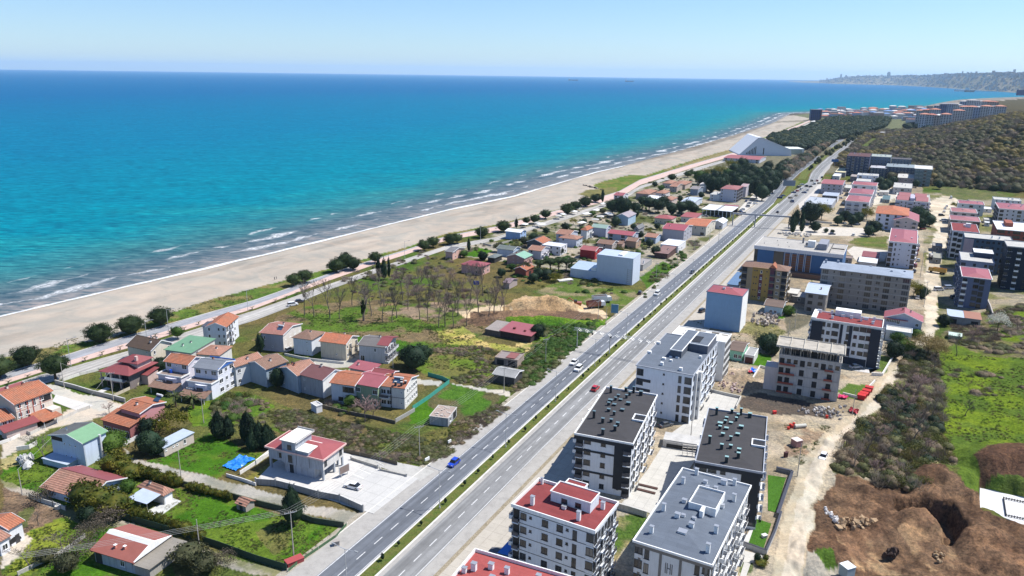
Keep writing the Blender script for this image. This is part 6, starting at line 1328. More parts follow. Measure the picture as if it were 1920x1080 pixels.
LF_PINE = m_leaf((.018,.038,.012),(.045,.072,.022)); LF_DK = m_leaf((.014,.034,.018),(.032,.060,.028)); LF_GRN = m_leaf((.035,.085,.012),(.075,.14,.022)); LF_YEL = m_leaf((.11,.13,.014),(.20,.17,.02))
LF_HEDGE = m_leaf((.045,.075,.010),(.15,.13,.016)); LF_OLV = m_leaf((.055,.065,.030),(.095,.095,.045)); LF_GREY = m_leaf((.13,.105,.080),(.20,.165,.125)); LF_BRN = m_leaf((.11,.078,.042),(.17,.12,.06))
LF_PINK = m_leaf((.22,.145,.13),(.30,.20,.19)); LF_TAN = m_leaf((.30,.21,.09),(.40,.29,.13)); LF_BLOS = m_leaf((.45,.45,.38),(.6,.6,.5)); LF_IVY = m_leaf((.02,.04,.012),(.04,.06,.02)); LF_SPR = m_leaf((.10,.13,.03),(.17,.18,.05)); LF_BRAM = m_leaf((.04,.10,.012),(.085,.16,.02))
def trunk_mesh(h,r,m,forks=0):
    mb = MB().tube((0,0,-.3),(0,0,h),r,r*.6,7)
    for k in range(forks): a = 2*math.pi*k/forks+.4; mb.tube((0,0,h*.6),(math.cos(a)*h*.45,math.sin(a)*h*.45,h*1.25),r*.5,r*.25,5)
    return mb.mesh('trunk',m)
def crown(seed,mat,n,*a,**k): V,Q = leaf_cloud(seed,n,*a,**k); return fast_mesh('crown',V,Q,[mat])
PROTO = {}
def proto(kind):
    if kind in PROTO: return PROTO[kind]
    L = []
    for s in range(3):
        if kind == 'pine': L.append((trunk_mesh(3.4,.28,BARK,4),crown(s+1,LF_PINE,5200,1,1,1,0,.028,90,.74,.22,jag=.16)))
        elif kind == 'dark': L.append((trunk_mesh(3.4,.22,BARK,3),crown(s+11,LF_DK,2600,1,1,1,0,.045,55,.6,.30,jag=.35)))
        elif kind == 'green': L.append((trunk_mesh(2.,.15,BARK,3),crown(s+21,LF_GRN,2400,1,1,.85,0,.045,45,.6,.32)))
        elif kind == 'yellow': L.append((trunk_mesh(2.,.12,BARK,3),crown(s+31,LF_YEL,2000,1,1,.9,0,.040,40,.5,.38,core=False)))
        elif kind == 'tan': L.append((trunk_mesh(3.,.2,BARKG,5),crown(s+41,LF_TAN,4200,1,1,.72,0,.024,60,.5,.36,core=False)))
        elif kind == 'blossom': L.append((trunk_mesh(2.4,.14,BARK,3),crown(s+51,LF_BLOS,1600,1,1,.9,0,.035,40,.4,.36,core=False)))
        elif kind == 'shrub': L.append((None,crown(s+61,LF_OLV,1300,1,1,.7,.3,.06,36,.5,.36)))
        elif kind == 'greyshrub': L.append((None,crown(s+71,LF_GREY,1500,1,1,.75,.3,.035,40,.4,.42,core=False)))
        elif kind == 'bramble': L.append((None,crown(s+81,LF_BRAM,1300,1,1,.6,.25,.06,36,.5,.36)))
        elif kind == 'hedge': L.append((None,crown(s+91,LF_HEDGE,900,1,1,1,0,.075,24,.6,.36)))
        elif kind == 'cypress':
            V,Q = leaf_cloud(s+101,1500,1,1,1,0,.055,60,.7,.26); V = V.copy(); V[:,:2] *= np.clip(1.05-.55*(V[:,2:3]+1)/2,.15,1); L.append((trunk_mesh(1.2,.12,BARK),fast_mesh('crown',V,Q,[LF_DK])))
        elif kind == 'conifer':
            V,Q = leaf_cloud(s+111,3800,1,1,1,0,.045,90,.5,.26,core=True,jag=.3); V = V.copy(); V[:,:2] *= np.clip(1.25-1.15*(V[:,2:3]+1)/2,.06,1.2); L.append((trunk_mesh(3.,.16,BARK),fast_mesh('crown',V,Q,[LF_DK])))
    PROTO[kind] = L; return L
cnt = {}
def plant(kind,p,r,hc,rz=None,s='_',label=None,cat='tree',name=None,group=None,gz=None,sq=1.,var=None):
    """p: photo point of the crown's middle; r: crown radius; hc: height of that middle above the ground"""
    q = PG(px(s,p),hc) if gz is None else PF(px(s,p),gz+hc); z0 = q.z-hc; rz = rz if rz is not None else r
    i = cnt.get(kind,0); cnt[kind] = i+1; tm,cm = proto(kind)[(var if var is not None else i) % 3]
    root = empty(name or dict(pine='pine_tree',cypress='cypress_tree',conifer='conifer_tree',shrub='shrub',greyshrub='shrub',bramble='bramble_bush',hedge='hedge_bush').get(kind,'tree'),(q.x,q.y,z0),(i*2.399) % 6.28,label=label,cat=cat,group=group)
    c = obj('crown',cm,root,(0,0,hc)); c.scale = (r,r*sq,rz)
    if tm is not None and hc > r*.3: t = obj('trunk',tm,root); t.scale = (max(.6,r/3),max(.6,r/3),max(hc-rz*.25,.5)/ (3.4 if kind in ('pine','dark') else 2.4))
    return root
# rounded pines along the promenade
CP = [((-5,688),5.5),((47,667),5.1),((100,684),5.2,5.4),((185,624),5.6),((244,609),5.5),((300,593),5.3),((549,523),3.9),((571,517),4.3),((630,498),5.0),((647,487),5.4),((662,494),4.6),((703,482),4.0),((795,459),4.3),((812,453),4.3),((844,448),4.5),
      ((857,446),4.0),((904,435),4.9),((944,424),5.3),((987,413),3.2),((1003,410),4.2),((1023,401),4.4),((1064,391),6.0),((1079,386),5.4),((1098,378),6.0),((1117,371),5.0),((1260,332),4.8),((1290,326),4.5),((1296,323),4.)]
for i,c in enumerate(CP):
    plant('pine',c[0],c[1],c[2] if len(c) > 2 else 3.9 if c[1] > 5 else 3.6,rz=c[1]*.76,label='%s rounded dark pine along the promenade, counting from the near end of the beach' % ORD[i],group='rounded pines along the promenade')
plant('cypress',(879,459),1.6,4.2,4.6,label='slim cypress at the street beside the pink grey roofed house'); plant('cypress',(968,418),1.8,4.,4.2,label='lone dark cypress on the promenade between two round pines')
plant('cypress',(1130,367),2.2,6.,6.4,label='tall thin cypress by the far promenade pines'); plant('cypress',(720,505),2.7,5.5,6,label='stout dark cypress at the edge of the leafless grove'); plant('cypress',(709,501),1.8,6,6.5,label='ivy wrapped trunk beside the stout cypress'); plant('cypress',(729,502),1.3,6,6.4,label='thin reddish brown tree behind the stout cypress')
plant('dark',(1168,386),7.5,8,label='large bare crowned dark tree beside the pale blue gabled house')
# dark clipped trees, conifers and evergreens near the houses
plant('dark',(776,670),5.2,5,label='broad dark evergreen beside the grey roofed white house'); plant('dark',(763,666),3.6,4,label='smaller dark evergreen touching the broad one'); plant('dark',(792,662),3.8,4,label='dark evergreen nearest the overgrown plot beside the broad one')
for i,(p,r,h) in enumerate([((408,795),3.8,4.4),((427,800),3.0,3.4),((464,800),4.3,4.6),((486,815),3.6,4.0),((472,825),3.0,3.0),((500,818),3.6,3.6)]):
    plant('conifer',p,r,h,r*1.35,label='%s dark conifer of the row above the bright green lawn' % ORD[i],group='dark conifers above the lawn')
plant('dark',(279,829),4.0,3.4,label='dark grey green round tree at the lane corner'); plant('dark',(296,838),2.6,2.4,label='smaller grey green tree beside the lane corner tree')
plant('green',(209,829),4.2,3.2,label='bright green tree between the white house and pink house'); plant('dark',(277,800),3.0,2.6,label='dark bush against the pink house wall',cat='bush'); plant('yellow',(322,793),5.2,3.4,label='yellow green willow like tree beside the pink house')
plant('hedge',(212,868),4.2,3.0,3.2,label='tallest clump of the yellow green hedge',name='hedge_bush',cat='hedge'); plant('hedge',(228,873),3.4,2.6,2.8,label='second tall clump of the yellow green hedge',cat='hedge'); plant('hedge',(243,885),3.4,2.4,2.6,label='third tall clump of the yellow green hedge',cat='hedge')
plant('hedge',(158,928),4.4,3.3,3.2,label='big yellow green bush on the cottage side',cat='bush'); plant('hedge',(185,938),4.8,3.4,3.4,label='broad yellow green bush in the middle of the cottage clump',cat='bush'); plant('hedge',(212,945),4.6,3.0,3.1,label='yellow green bush at the hedge end of the cottage clump',cat='bush')
plant('conifer',(547,945),4.0,5.6,5.6,label='light green conifer over the lawn beside the power pole'); plant('green',(240,912),2.2,1.6,label='low palm like shrub between cottage and carport',cat='shrub')
plant('dark',(520,708),3.0,3.6,4.2,label='dark slender tree growing against the blue houses'); plant('dark',(487,645),1.8,4,4.6,label='dark narrow tree beside the lilac grey house'); plant('green',(658,750),2.6,2.0,label='small bright green tree in the terrace garden'); plant('green',(332,622),2.8,3.,label='green garden tree behind the green roofed house'); plant('dark',(300,684),3.2,2.6,label='dark bush beside the maroon hip villa',cat='bush')
for i,(p,r) in enumerate([((1012,660),1.),((1007,634),3.4)]):
    if r > 2: plant('dark',(1008,620),3.6,3,label='round dark bush at the end of the pink red shed',cat='bush')
# tree lines in the village
VT = [((1150+i*14+random.uniform(-4,4),388-random.uniform(0,16)+i*.3),random.uniform(5,6.6)) for i in range(12)]
for i,(p,r) in enumerate(VT): plant('dark',p,r,6.5,r*.8,label='%s tree of the dark pine row across the village, counting from the sea' % ORD[i],group='dark pines across the village')
GV = [(1312,330),(1322,338),(1330,325),(1342,334),(1352,322),(1358,338),(1366,326),(1378,318),(1376,334),(1388,326),(1392,340),(1400,318),(1404,332),(1412,322),(1416,340),(1424,328),(1432,338),(1436,322),(1444,332),(1455,330),(1420,352),(1430,360),(1440,350),(1408,350),(1384,345),(1350,345),(1335,345),(1450,343),(1372,308),(1392,306),(1462,320),(1440,312)]
for i,p in enumerate(GV):
    k = 'yellow' if i in (2,4,28) else ('shrub' if i in (6,0) else 'dark'); plant(k if k != 'shrub' else 'green',p,random.uniform(6.5,8.5),random.uniform(7,9.5),random.uniform(7,9),label='%s tree of the mixed grove beyond the village, counting from the sea' % ORD[i],group='grove beyond the village')
for i,(p,r,h) in enumerate([((1032,490),4.2,6),((1012,493),3.6,5),((1048,488),3.8,6),((1062,490),3.4,6),((1072,488),3.2,5.5),((1075,500),3.8,3)]): plant('pine',p,r,h,r*.45,label='%s umbrella pine of the group behind the green roofed house' % ORD[i],group='umbrella pines behind the green roofed house')
for i,(p,r) in enumerate([((940,511),2.6),((1010,512),3.4),((1000,520),3.),((1185,470),0),((1024,432),2.6),((1170,405),3.6),((1155,415),4.),((1260,395),3.6),((1232,424),2.4),((1218,455),3.),((1230,470),3.4),((1275,372),3.),((1090,432),2.2),((1120,430),2.)]):
    if r: plant('dark',p,r,r*.95,label='%s garden tree of dark leaf among the village roofs, counting from the sea' % ORD[i],group='garden trees among the village roofs')
for i,(p,r,h) in enumerate([((1487,415),4.4,7),((1494,408),4.2,8),((1505,412),3.2,8),((1487,425),3.4,5.5),((1504,424),3.0,5.)]): plant('cypress',p,r*.8,h*.9,h*.95,label='%s dark cypress of the clump at the junction car park' % ORD[i],group='cypresses at the junction car park')
plant('dark',(1522,398),8.5,8,label='large dark tree behind the junction cypresses'); plant('yellow',(1542,395),7.5,6.5,label='tan green tree beside the large dark junction tree'); plant('dark',(1529,424),4.2,4,label='small spruce on the pale car park edge'); plant('dark',(1549,432),1.8,1.5,label='clipped round bush on the pale car park',cat='bush'); plant('dark',(1561,434),1.6,1.4,label='second clipped bush on the pale car park',cat='bush')
for i,(p,r) in enumerate([((1585,405),6.2),((1598,412),5.5),((1610,408),6.),((1572,412),5),((1640,425),6.5),((1630,432),5),((1650,340),7),((1664,346),7),((1675,338),6),((1657,352),6),((1722,398),7),((1733,406),7.5),((1744,412),6),((1728,418),5.5),((1718,344),5),((1762,346),5.5),((1700,400),4)]):
    plant('dark',p,r*.8,r*.8,label='%s dark street tree among the eastern apartment blocks, counting from the sea' % ORD[i],group='dark trees among the eastern blocks')
plant('yellow',(1626,400),6,5,label='yellow green street tree beside the red row house'); plant('yellow',(1715,540),4.6,4.2,label='yellow green tree at the end of the long grey block'); plant('dark',(1728,548),3.8,2.6,label='dark tree beside the yellow green one at the town street'); plant('yellow',(1790,385),3.5,3.0,label='tan bush beside the mint sided villa',cat='bush')
plant('tan',(1743,645),7.2,5.4,5.6,label='wide golden brown leafless willow over the end of the dirt road'); plant('tan',(1757,655),4.4,4.0,label='smaller golden brown willow beside the wide one'); plant('blossom',(1874,600),4.4,5.,label='white blossoming tree on the green slope'); plant('dark',(1771,600),3.2,2.6,label='dark round tree beside the two tone farm shed')
plant('green',(1685,634),3.4,2.2,label='bright green bush behind the flat roofed outbuilding',cat='bush'); plant('green',(1700,650),3.6,2.4,label='light green bush at the garden corner by the dirt road',cat='bush'); plant('dark',(1678,656),4.0,3.4,label='dark spreading tree beside the striped apartment block'); plant('green',(1718,625),2.8,2,label='green shrub at the town street end',cat='bush')
plant('dark',(1437,642),4.,3.2,label='olive dark tree behind the garage'); plant('dark',(1448,652),3.6,2.6,label='second olive dark tree behind the garage'); plant('dark',(1447,635),2.6,3.6,label='small dark tree in the rubble yard'); plant('green',(1478,582),3.4,2.0,label='bright green shrub beside the low pale blue house',cat='bush')
plant('dark',(1420,1046),.9,1.1,1.3,label='small dark shrub by the paved garden path',cat='shrub'); plant('hedge',(1436,1046),.8,.6,label='low hedge bush beside the paved garden path',cat='shrub'); plant('hedge',(1427,1055),1.6,.6,.7,label='bright green shrub in the garden bed by the apartment',cat='shrub')
VG = [(1000,445),(1018,455),(985,455),(1050,470),(1098,455),(1112,470),(1128,452),(1140,435),(1095,415),(1075,415),(1060,425),(1110,400),(1130,398),(1200,440),(1215,432),(1245,410),(1255,420),(1280,392),(1188,425),(1160,470),(975,480),(960,500),(985,505),(1025,515),(1040,520),(1228,345),(1240,352),(1255,345),(1275,350),(1300,352),(1315,365),(1225,362),(1290,372),(1192,400),(1180,440),(905,480),(870,475),(935,465)]
for i,p in enumerate(VG): plant(('dark','green','shrub','dark','yellow')[i % 5],p,2.2+1.8*random.Random(i).random(),2.4,label='%s small garden tree between the village houses, in order away from the grove' % ORD[i],group='small trees between the village houses')
# palms
def palm_mesh():
    fr = []; R = random.Random(5)
    for k in range(26):
        a = 2*math.pi*k/26+R.uniform(-.1,.1); e = R.uniform(-.1,.9); mb = MB(); p = Vector((0,0,0)); d = Vector((math.cos(a)*math.cos(e),math.sin(a)*math.cos(e),math.sin(e)+.2)).normalized(); w = Vector((-math.sin(a),math.cos(a),0))
        for s in range(5):
            q = p+d*.62; k0,k1 = (.28*(1-.12*s)),(.28*(1-.12*(s+1)) if s < 4 else .03)
            mb.face([p+w*k0+Vector((0,0,-.1)),p,q,q+w*k1+Vector((0,0,-.1))]); mb.face([p,p-w*k0+Vector((0,0,-.1)),q-w*k1+Vector((0,0,-.1)),q]); p = q; d = (d+Vector((0,0,-.30))).normalized()
        fr.append(mb.mesh('frond',m_leaf((.04,.06,.02),(.09,.11,.04))))
    return fr
FR = palm_mesh(); PT = MB().tube((0,0,-.3),(0,0,3.2),.32,.26,8).mesh('trunk',BARK)
def palm(p,sc_,label,group,cat='palm',n=26,h=3.2):
    q = PG(p); r = empty('palm_tree',q,label=label,cat=cat,group=group); t = obj('trunk',PT,r); t.scale = (sc_,sc_,sc_*h/3.2)
    for k in range(0,26,26//n): f = obj('frond',FR[k],r,(0,0,h*sc_)); f.scale = (sc_,)*3
palm((330,762),1.05,'large feathery palm in front of the twin villas, nearer the pink house','big garden palms'); palm((363,766),1.05,'large feathery palm in front of the grey roofed twin villa','big garden palms')
PP = [(17,721),(53,710),(108,694),(160,677),(192,666),(226,656),(287,637),(319,626),(346,620),(373,609),(402,602),(426,596),(473,581),(516,567),(537,560),(557,553),(292,632)]
for i,p in enumerate(PP): palm(p,.42,'%s small palm in the strip between promenade and street, counting from the near end' % ORD[i],'young promenade palms',n=13,h=2.6)
# leafless trees of the grove
BT = [limbs(s,15+s % 3,7,.26,.36+.04*(s % 3),3) for s in range(4)]; BTM = [(a.mesh('trunk',BARKG),b.mesh('twigs',BARKG)) for a,b in BT]; BTP = [(a.mesh('trunk',BARKP),b.mesh('twigs',BARKP)) for a,b in [limbs(s+9,12,10,.18,.5,3) for s in range(3)]]
def bare(p,sc_,label,k,group=None,pink=False,s='_',wide=1.):
    q = PG(px(s,p)); a,b = (BTP if pink else BTM)[k % (3 if pink else 4)]; r = empty('leafless_tree',q,k*1.7,label=label,cat='tree',group=group)
    for nm,me in (('trunk',a),('twigs',b)): o = obj(nm,me,r); nm == 'twigs' and tag(o,kind='stuff'); o.scale = (sc_*wide,sc_*wide,sc_)
FT = [(365,205),(435,215),(555,225),(625,230),(865,210),(948,255),(1020,255),(1055,225),(1140,160),(1228,235),(1288,245),(1370,290),(1418,290),(1480,295),(1515,215),(1580,285),(1667,185),(1745,245),(1785,195),(1860,170),(1205,70),(1300,100),(1100,90),(720,130),(940,120),(1430,120),(1610,90),(1700,60)]
FT.sort()
for i,p in enumerate(FT): bare(p,random.Random(i).uniform(.82,1.05),'%s tall leafless tree of the grove, counting from the beach side' % ORD[i],i,'tall leafless trees of the grove',s='C')
root = empty('leafless_tree',PG(px('C',(808,245))),label='thick ivy covered trunk with spreading bare branches in the grove',cat='tree'); a,b = BTM[1]; o = obj('trunk',a,root); o.scale = (2.2,2.2,1.); o = obj('twigs',b,root); o.scale = (1.2,1.2,1.); V_,Q_ = leaf_cloud(5,1500,1.1,1.1,4.6,4.8,.22,40,.5,.3,core=False); obj('ivy',fast_mesh('ivy',V_,Q_,[LF_IVY]),root)
TH = [(790,510),(812,520),(835,530),(850,512),(868,528),(785,540),(815,552),(842,560),(872,556),(895,548),(765,528),(930,545),(938,566),(880,500)]
for i,p in enumerate(sorted(TH)): bare((p[0],p[1]+22),random.Random(i).uniform(.58,.72),'%s reddish leafless tree of the thicket beside the village, counting from the beach side' % ORD[i],i,'reddish leafless trees beside the village',True,wide=1.2)
bare((685,790),.62,'round leafless garden tree in front of the terrace houses',0,None,True,wide=1.9); bare((700,785),.5,'second leafless shrub like tree before the solar panel house',1,None,True,wide=1.8)
bare((1793,668),.55,'dark leafless tree leaning over the greenhouse',2,None,wide=1.4); bare((1822,640),.55,'reddish leafless tree beside the two tone farm shed',1,None,True,wide=1.8); bare((1810,780),.36,'single leafless tree standing on the lime green field',0,None,wide=1.6); bare((1908,620),.4,'leafless bush tree at the top of the green slope',1,None,wide=2)
bare((1418,655),.45,'bare sapling in the rubble yard',1); bare((1745,790),.5,'twiggy dark tree at the field edge above the dirt road',3,None,wide=1.6); bare((1720,735),.5,'leafless tree overhanging the bend of the dirt road',2,None,True,wide=2); bare((86,868),.5,'grey green small tree on the lawn beside the tall white house',2,None,wide=1.5)
bare((72,985),.25,'leafless fruit tree on the ploughed plot',0,None,wide=2); bare((118,1035),.3,'leafless fruit tree on the yellow green plot',1,None,wide=2); bare((55,1065),.3,'leafless fruit tree by the white house terrace',2,None,wide=2); bare((270,690+20),.3,'small leafless tree in the maroon villa garden',3,None,wide=1.6); bare((205,775),.3,'leafless street bush beside the pink house',1,None,True,wide=2)
plant('dark',(165,965),2.8,2.2,label='dark green small tree where the lane bends by the low red roofed house'); plant('greyshrub',(205,975),3.4,1.6,label='greyish leafless bush beside the bend of the lane',cat='bush'); plant('greyshrub',(170,1000),3.2,1.6,label='dull olive bush beside the brick red roofed house',cat='bush'); plant('greyshrub',(150,1035),3.6,1.6,label='purple grey bush along the low garden wall',cat='bush'); plant('shrub',(125,1062),3.0,1.3,label='green grey bush at the bottom of the lawn',cat='bush')
plant('shrub',(355,1048),3.8,1.8,label='olive bush beside the porch of the low red roofed house',cat='bush'); plant('shrub',(385,1062),3.2,1.4,label='light olive bush near the bottom power pole',cat='bush'); plant('greyshrub',(420,1055),3.,1.,label='dry grey bush along the green fence lane',cat='bush'); plant('shrub',(85,1048),2.4,1.0,label='dark low bush by the white stone on the plot',cat='bush'); plant('greyshrub',(78,935),3.2,.9,label='tangle of bare twigs on the ploughed plot',cat='bush')
for i,(p,sc_,pk) in enumerate([((1625,850),.5,0),((1650,830),.45,1),((1680,800),.5,0),((1700,775),.55,1),((1712,830),.5,0),((1735,850),.4,1),((1665,870),.45,0),((1600,880),.4,0),((1690,745),.5,1),((1730,800),.5,0),((1640,895),.4,1),((1750,700),.45,0)]): bare(p,sc_,'%s leafless sapling standing up from the scrub above the dirt road' % ORD[i],i,'leafless saplings in the scrub',bool(pk),wide=1.6)
# ---- the clipped hedges: bushes set close together
def row_of(s,P,kind,r,n,lab,grp,rz=None,name='hedge_bush',hc=None):
    q = [PG(px(s,p)) for p in P]; Ls = [(b-a).length for a,b in zip(q,q[1:])]; T = sum(Ls); R = random.Random(n)
    for i in range(n):
        t = T*(i+.5)/n; k = 0
        while t > Ls[k] and k < len(Ls)-1: t -= Ls[k]; k += 1
        p = q[k].lerp(q[k+1],min(1,t/Ls[k])); rr = r*R.uniform(.85,1.2); m = proto(kind)[i % 3][1]
        root = empty(name,p,R.uniform(0,6),label=lab % ORD[i] if '%' in lab else lab,cat='hedge',group=grp); c = obj('foliage',m,root,(0,0,rr*.8)); c.scale = (rr,rr,(rz or rr)*R.uniform(.85,1.2))
row_of('B',[(960,320),(1100,345),(1240,380),(1360,410)],'hedge',1.7,9,'%s bush of the yellow green hedge along the lane, counting away from the tall clumps','hedge along the lane')
row_of('B',[(1400,425),(1530,460),(1660,490),(1740,520)],'hedge',1.25,8,'%s bush of the smaller hedge beside the tiny hut','hedge beside the tiny hut')
row_of('B',[(940,620),(1130,680),(1300,730),(1430,780),(1530,820)],'hedge',1.45,15,'%s bush of the yellow hedge along the green fence, counting from the carport','hedge along the green fence')
# ---- small bushes on the central reservation
MED = empty; k = 0
bushm = [crown(s+300,LF_DK,260,.32,.32,.45,.5,.05,12,.5,.4) for s in range(3)]
for i in range(60):
    t = 92+i*8.8+random.Random(i).uniform(-2,2)
    if t > 640: break
    x,y = xy(t,hw('M1',t)+1.7+random.Random(i+5).uniform(-.4,.4)); o = obj('median_shrub',bushm[i % 3],None,(x,y,.12),i); s_ = .9+.5*random.Random(i).random(); o.scale = (s_*1.2,s_*1.2,s_*1.5)
    tag(o,'%s small dark shrub on the grass median, counting from the bottom of the photo' % ORD[i],'shrub','shrubs planted along the highway median')

# ------------------------------------------------------------------ ground cover nobody could count: points that carry shared clumps
def scatter(name,protos,P,S,K,rots=None,tint=None,kind='stuff'):
    """one object: a cloud of points, each carrying one of a few clump meshes"""
    me = bpy.data.meshes.new(name); P = np.asarray(P,np.float32); me.vertices.add(len(P)); me.vertices.foreach_set('co',P.ravel())
    for nm,ty,v in (('sz','FLOAT_VECTOR',np.asarray(S,np.float32)),('rt','FLOAT_VECTOR',np.stack([np.zeros(len(P)),np.zeros(len(P)),np.random.default_rng(len(P)).random(len(P))*6.28],-1).astype(np.float32)),('kd','INT',np.asarray(K,np.int32))):
        a = me.attributes.new(nm,ty,'POINT'); a.data.foreach_set('vector' if ty == 'FLOAT_VECTOR' else 'value',v.ravel())
    o = tag(obj(name,me),kind=kind)
    g = bpy.data.node_groups.new(name,'GeometryNodeTree'); g.interface.new_socket('Geometry',in_out='INPUT',socket_type='NodeSocketGeometry'); g.interface.new_socket('Geometry',in_out='OUTPUT',socket_type='NodeSocketGeometry')
    N = g.nodes; gi = N.new('NodeGroupInput'); go = N.new('NodeGroupOutput'); jn = N.new('GeometryNodeJoinGeometry')
    def attr(nm,dt):
        q = N.new('GeometryNodeInputNamedAttribute'); q.data_type = dt; q.inputs['Name'].default_value = nm; return q.outputs['Attribute']
    for k,(m,mat) in enumerate(protos):
        po = bpy.data.objects.new(name+'_clump',m)
        oi = N.new('GeometryNodeObjectInfo'); oi.inputs['Object'].default_value = po; oi.inputs['As Instance'].default_value = True
        cp = N.new('FunctionNodeCompare'); cp.data_type = 'INT'; cp.operation = 'EQUAL'; g.links.new(attr('kd','INT'),cp.inputs[2]); cp.inputs[3].default_value = k
        ip = N.new('GeometryNodeInstanceOnPoints'); g.links.new(gi.outputs[0],ip.inputs['Points']); g.links.new(cp.outputs[0],ip.inputs['Selection']); g.links.new(oi.outputs['Geometry'],ip.inputs['Instance'])
        g.links.new(attr('rt','FLOAT_VECTOR'),ip.inputs['Rotation']); g.links.new(attr('sz','FLOAT_VECTOR'),ip.inputs['Scale']); g.links.new(ip.outputs[0],jn.inputs[0])
    g.links.new(jn.outputs[0],go.inputs[0]); md = o.modifiers.new('clumps','NODES'); md.node_group = g
    return o
def clump(seed,mat,n=420,size=.075,core=True,cs=.36,sh=.45): V,Q = leaf_cloud(seed,n,1,1,.85,.25,size,26,sh,cs,core=core,jag=.5); return fast_mesh('clump',V,Q,[mat])
def twigs(seed,mat,n=300,w=.022):
    """a leafless bush: thin stems that fan out and fork"""
    r = np.random.default_rng(seed); a = r.random(n)*6.283; e = .25+1.2*r.random(n)**.8; L = .55+.6*r.random(n); d = np.stack([np.cos(a)*np.cos(e),np.sin(a)*np.cos(e),np.sin(e)],-1); b = r.normal(size=(n,3))*[.28,.28,.05]; b[:,2] = -.1
    k = np.cross(d,r.normal(size=(n,3))); k /= np.linalg.norm(k,axis=1)[:,None]; k *= w; tip = b+d*L[:,None]+r.normal(size=(n,3))*.12; mid = b+d*L[:,None]*.5+r.normal(size=(n,3))*.05
    V = np.stack([b-k,b+k,mid+k*.8,mid-k*.8,mid-k*.8,mid+k*.8,tip+k*.5,tip-k*.5],1).reshape(-1,3); return fast_mesh('clump',V,np.arange(8*n).reshape(2*n,4),[mat])
def m_c(c,c2): return m_leaf(c,c2,'scrub',.16)
CL = {k: (clump(i+400,m_c(*m),n,s,c,cs),0) for i,(k,m,n,s,c,cs) in enumerate([('olv',((.075,.088,.032),(.135,.135,.055)),620,.055,True,.5),('brn',((.16,.12,.075),(.22,.17,.105)),620,.045,True,.52),('grn',((.035,.085,.012),(.07,.13,.02)),560,.065,True,.42),('spr',((.085,.105,.025),(.14,.145,.04)),560,.06,False,.46),('yel',((.13,.12,.03),(.19,.16,.05)),560,.05,False,.52),('dk',((.016,.032,.016),(.034,.055,.026)),560,.065,True,.40),('pine',((.014,.034,.020),(.03,.055,.028)),420,.08,True,.34),('hol',((.085,.085,.04),(.125,.12,.06)),560,.055,True,.55),('hbr',((.11,.085,.055),(.15,.12,.08)),560,.05,True,.55),('hye',((.15,.125,.035),(.20,.16,.05)),560,.05,True,.55)])}
for k,c in (('grey',((.26,.215,.165),(.36,.30,.24))),('pink',((.19,.13,.12),(.27,.19,.175))),('tw',((.12,.095,.07),(.19,.15,.11))),('hgr',((.15,.125,.10),(.20,.17,.14)))): CL[k] = (twigs(len(k)+500,m_c(*c)),0)
def fill(poly_px,n,seed,s='_',raise_=0.):
    """random ground points inside an area given by photo points on the land"""
    P = np.array([PG(px(s,p))[:2] for p in poly_px]); lo,hi = P.min(0),P.max(0); r = np.random.default_rng(seed); out = np.zeros((0,2))
    while len(out) < n:
        q = lo+(hi-lo)*r.random((max(4*n,1000),2)); q = q[inpoly(q[:,0],q[:,1],P)]; out = np.concatenate([out,q])
        if len(q) < 3: break
    return out[:n]
def scatter_area(name,keys,w,polys,sz,seed,flat=.8,patch=None,avoid=None):
    pts_ = np.concatenate([fill(p,n,seed+i) for i,(p,n) in enumerate(polys)]); r = np.random.default_rng(seed)
    if patch: pts_ = pts_[fbm(pts_[:,0],pts_[:,1],patch[0]) > patch[1]+.1*(r.random(len(pts_))-.5)]
    if avoid:
        for a in avoid: P = np.array([PG(p)[:2] for p in a]); pts_ = pts_[~inpoly(pts_[:,0],pts_[:,1],P)]
    z = hland(pts_[:,0],pts_[:,1]); k = r.choice(len(keys),len(pts_),p=np.array(w)/sum(w)); s = (sz[0]+(sz[1]-sz[0])*r.random(len(pts_))**1.5)
    f = fbm(pts_[:,0]+33,pts_[:,1],16.); k = np.where(r.random(len(pts_)) < .5,np.clip(((f-.3)/.4*len(keys)).astype(int),0,len(keys)-1),k)
    return scatter(name,[CL[q] for q in keys],np.stack([pts_[:,0],pts_[:,1],z-.1*s],-1),np.stack([s,s,s*flat*(.8+.4*r.random(len(pts_)))],-1),k)
scatter_area('roadside_scrub',['grey','tw','brn','olv','spr','yel','dk'],[7,3,4,4,2.5,2,.8],[([(1702,660),(1740,650),(1762,680),(1765,790),(1788,868),(1745,890),(1700,885),(1650,905),(1590,890),(1563,880),(1590,825),(1640,765),(1670,720),(1690,690)],950),([(1740,880),(1700,870),(1650,900),(1690,925),(1740,905)],60)],(.9,2.9),21,.95,(9.,.36))
scatter_area('hillside_brush',['olv','grey','brn','spr','tw'],[4,3,2,1,2],[([(1770,640),(1800,598),(1860,585),(1980,560),(1990,670),(1850,662),(1790,642)],800),([(1810,700),(1855,697),(1882,710),(1870,722),(1830,722)],30),([(1880,715),(1960,705),(1990,725),(1900,728)],20),([(1825,730),(1865,728),(1868,742),(1832,744)],12),([(1775,695),(1798,690),(1802,705),(1780,708)],10)],(1.0,2.8),22,.55,(8.,.42))
scatter_area('field_brush',['olv','spr','grey','tw','brn'],[5,1.5,3,3,2],[([(500,770),(560,768),(640,792),(790,822),(955,750),(955,765),(835,858),(790,872),(640,846),(520,805)],2600),([(790,655),(900,648),(1010,690),(965,740),(900,728),(840,712),(900,690),(880,672)],1100),([(430,735),(500,752),(520,790),(430,800),(400,780)],120)],(.4,1.3),23,.6,(7.,.40))
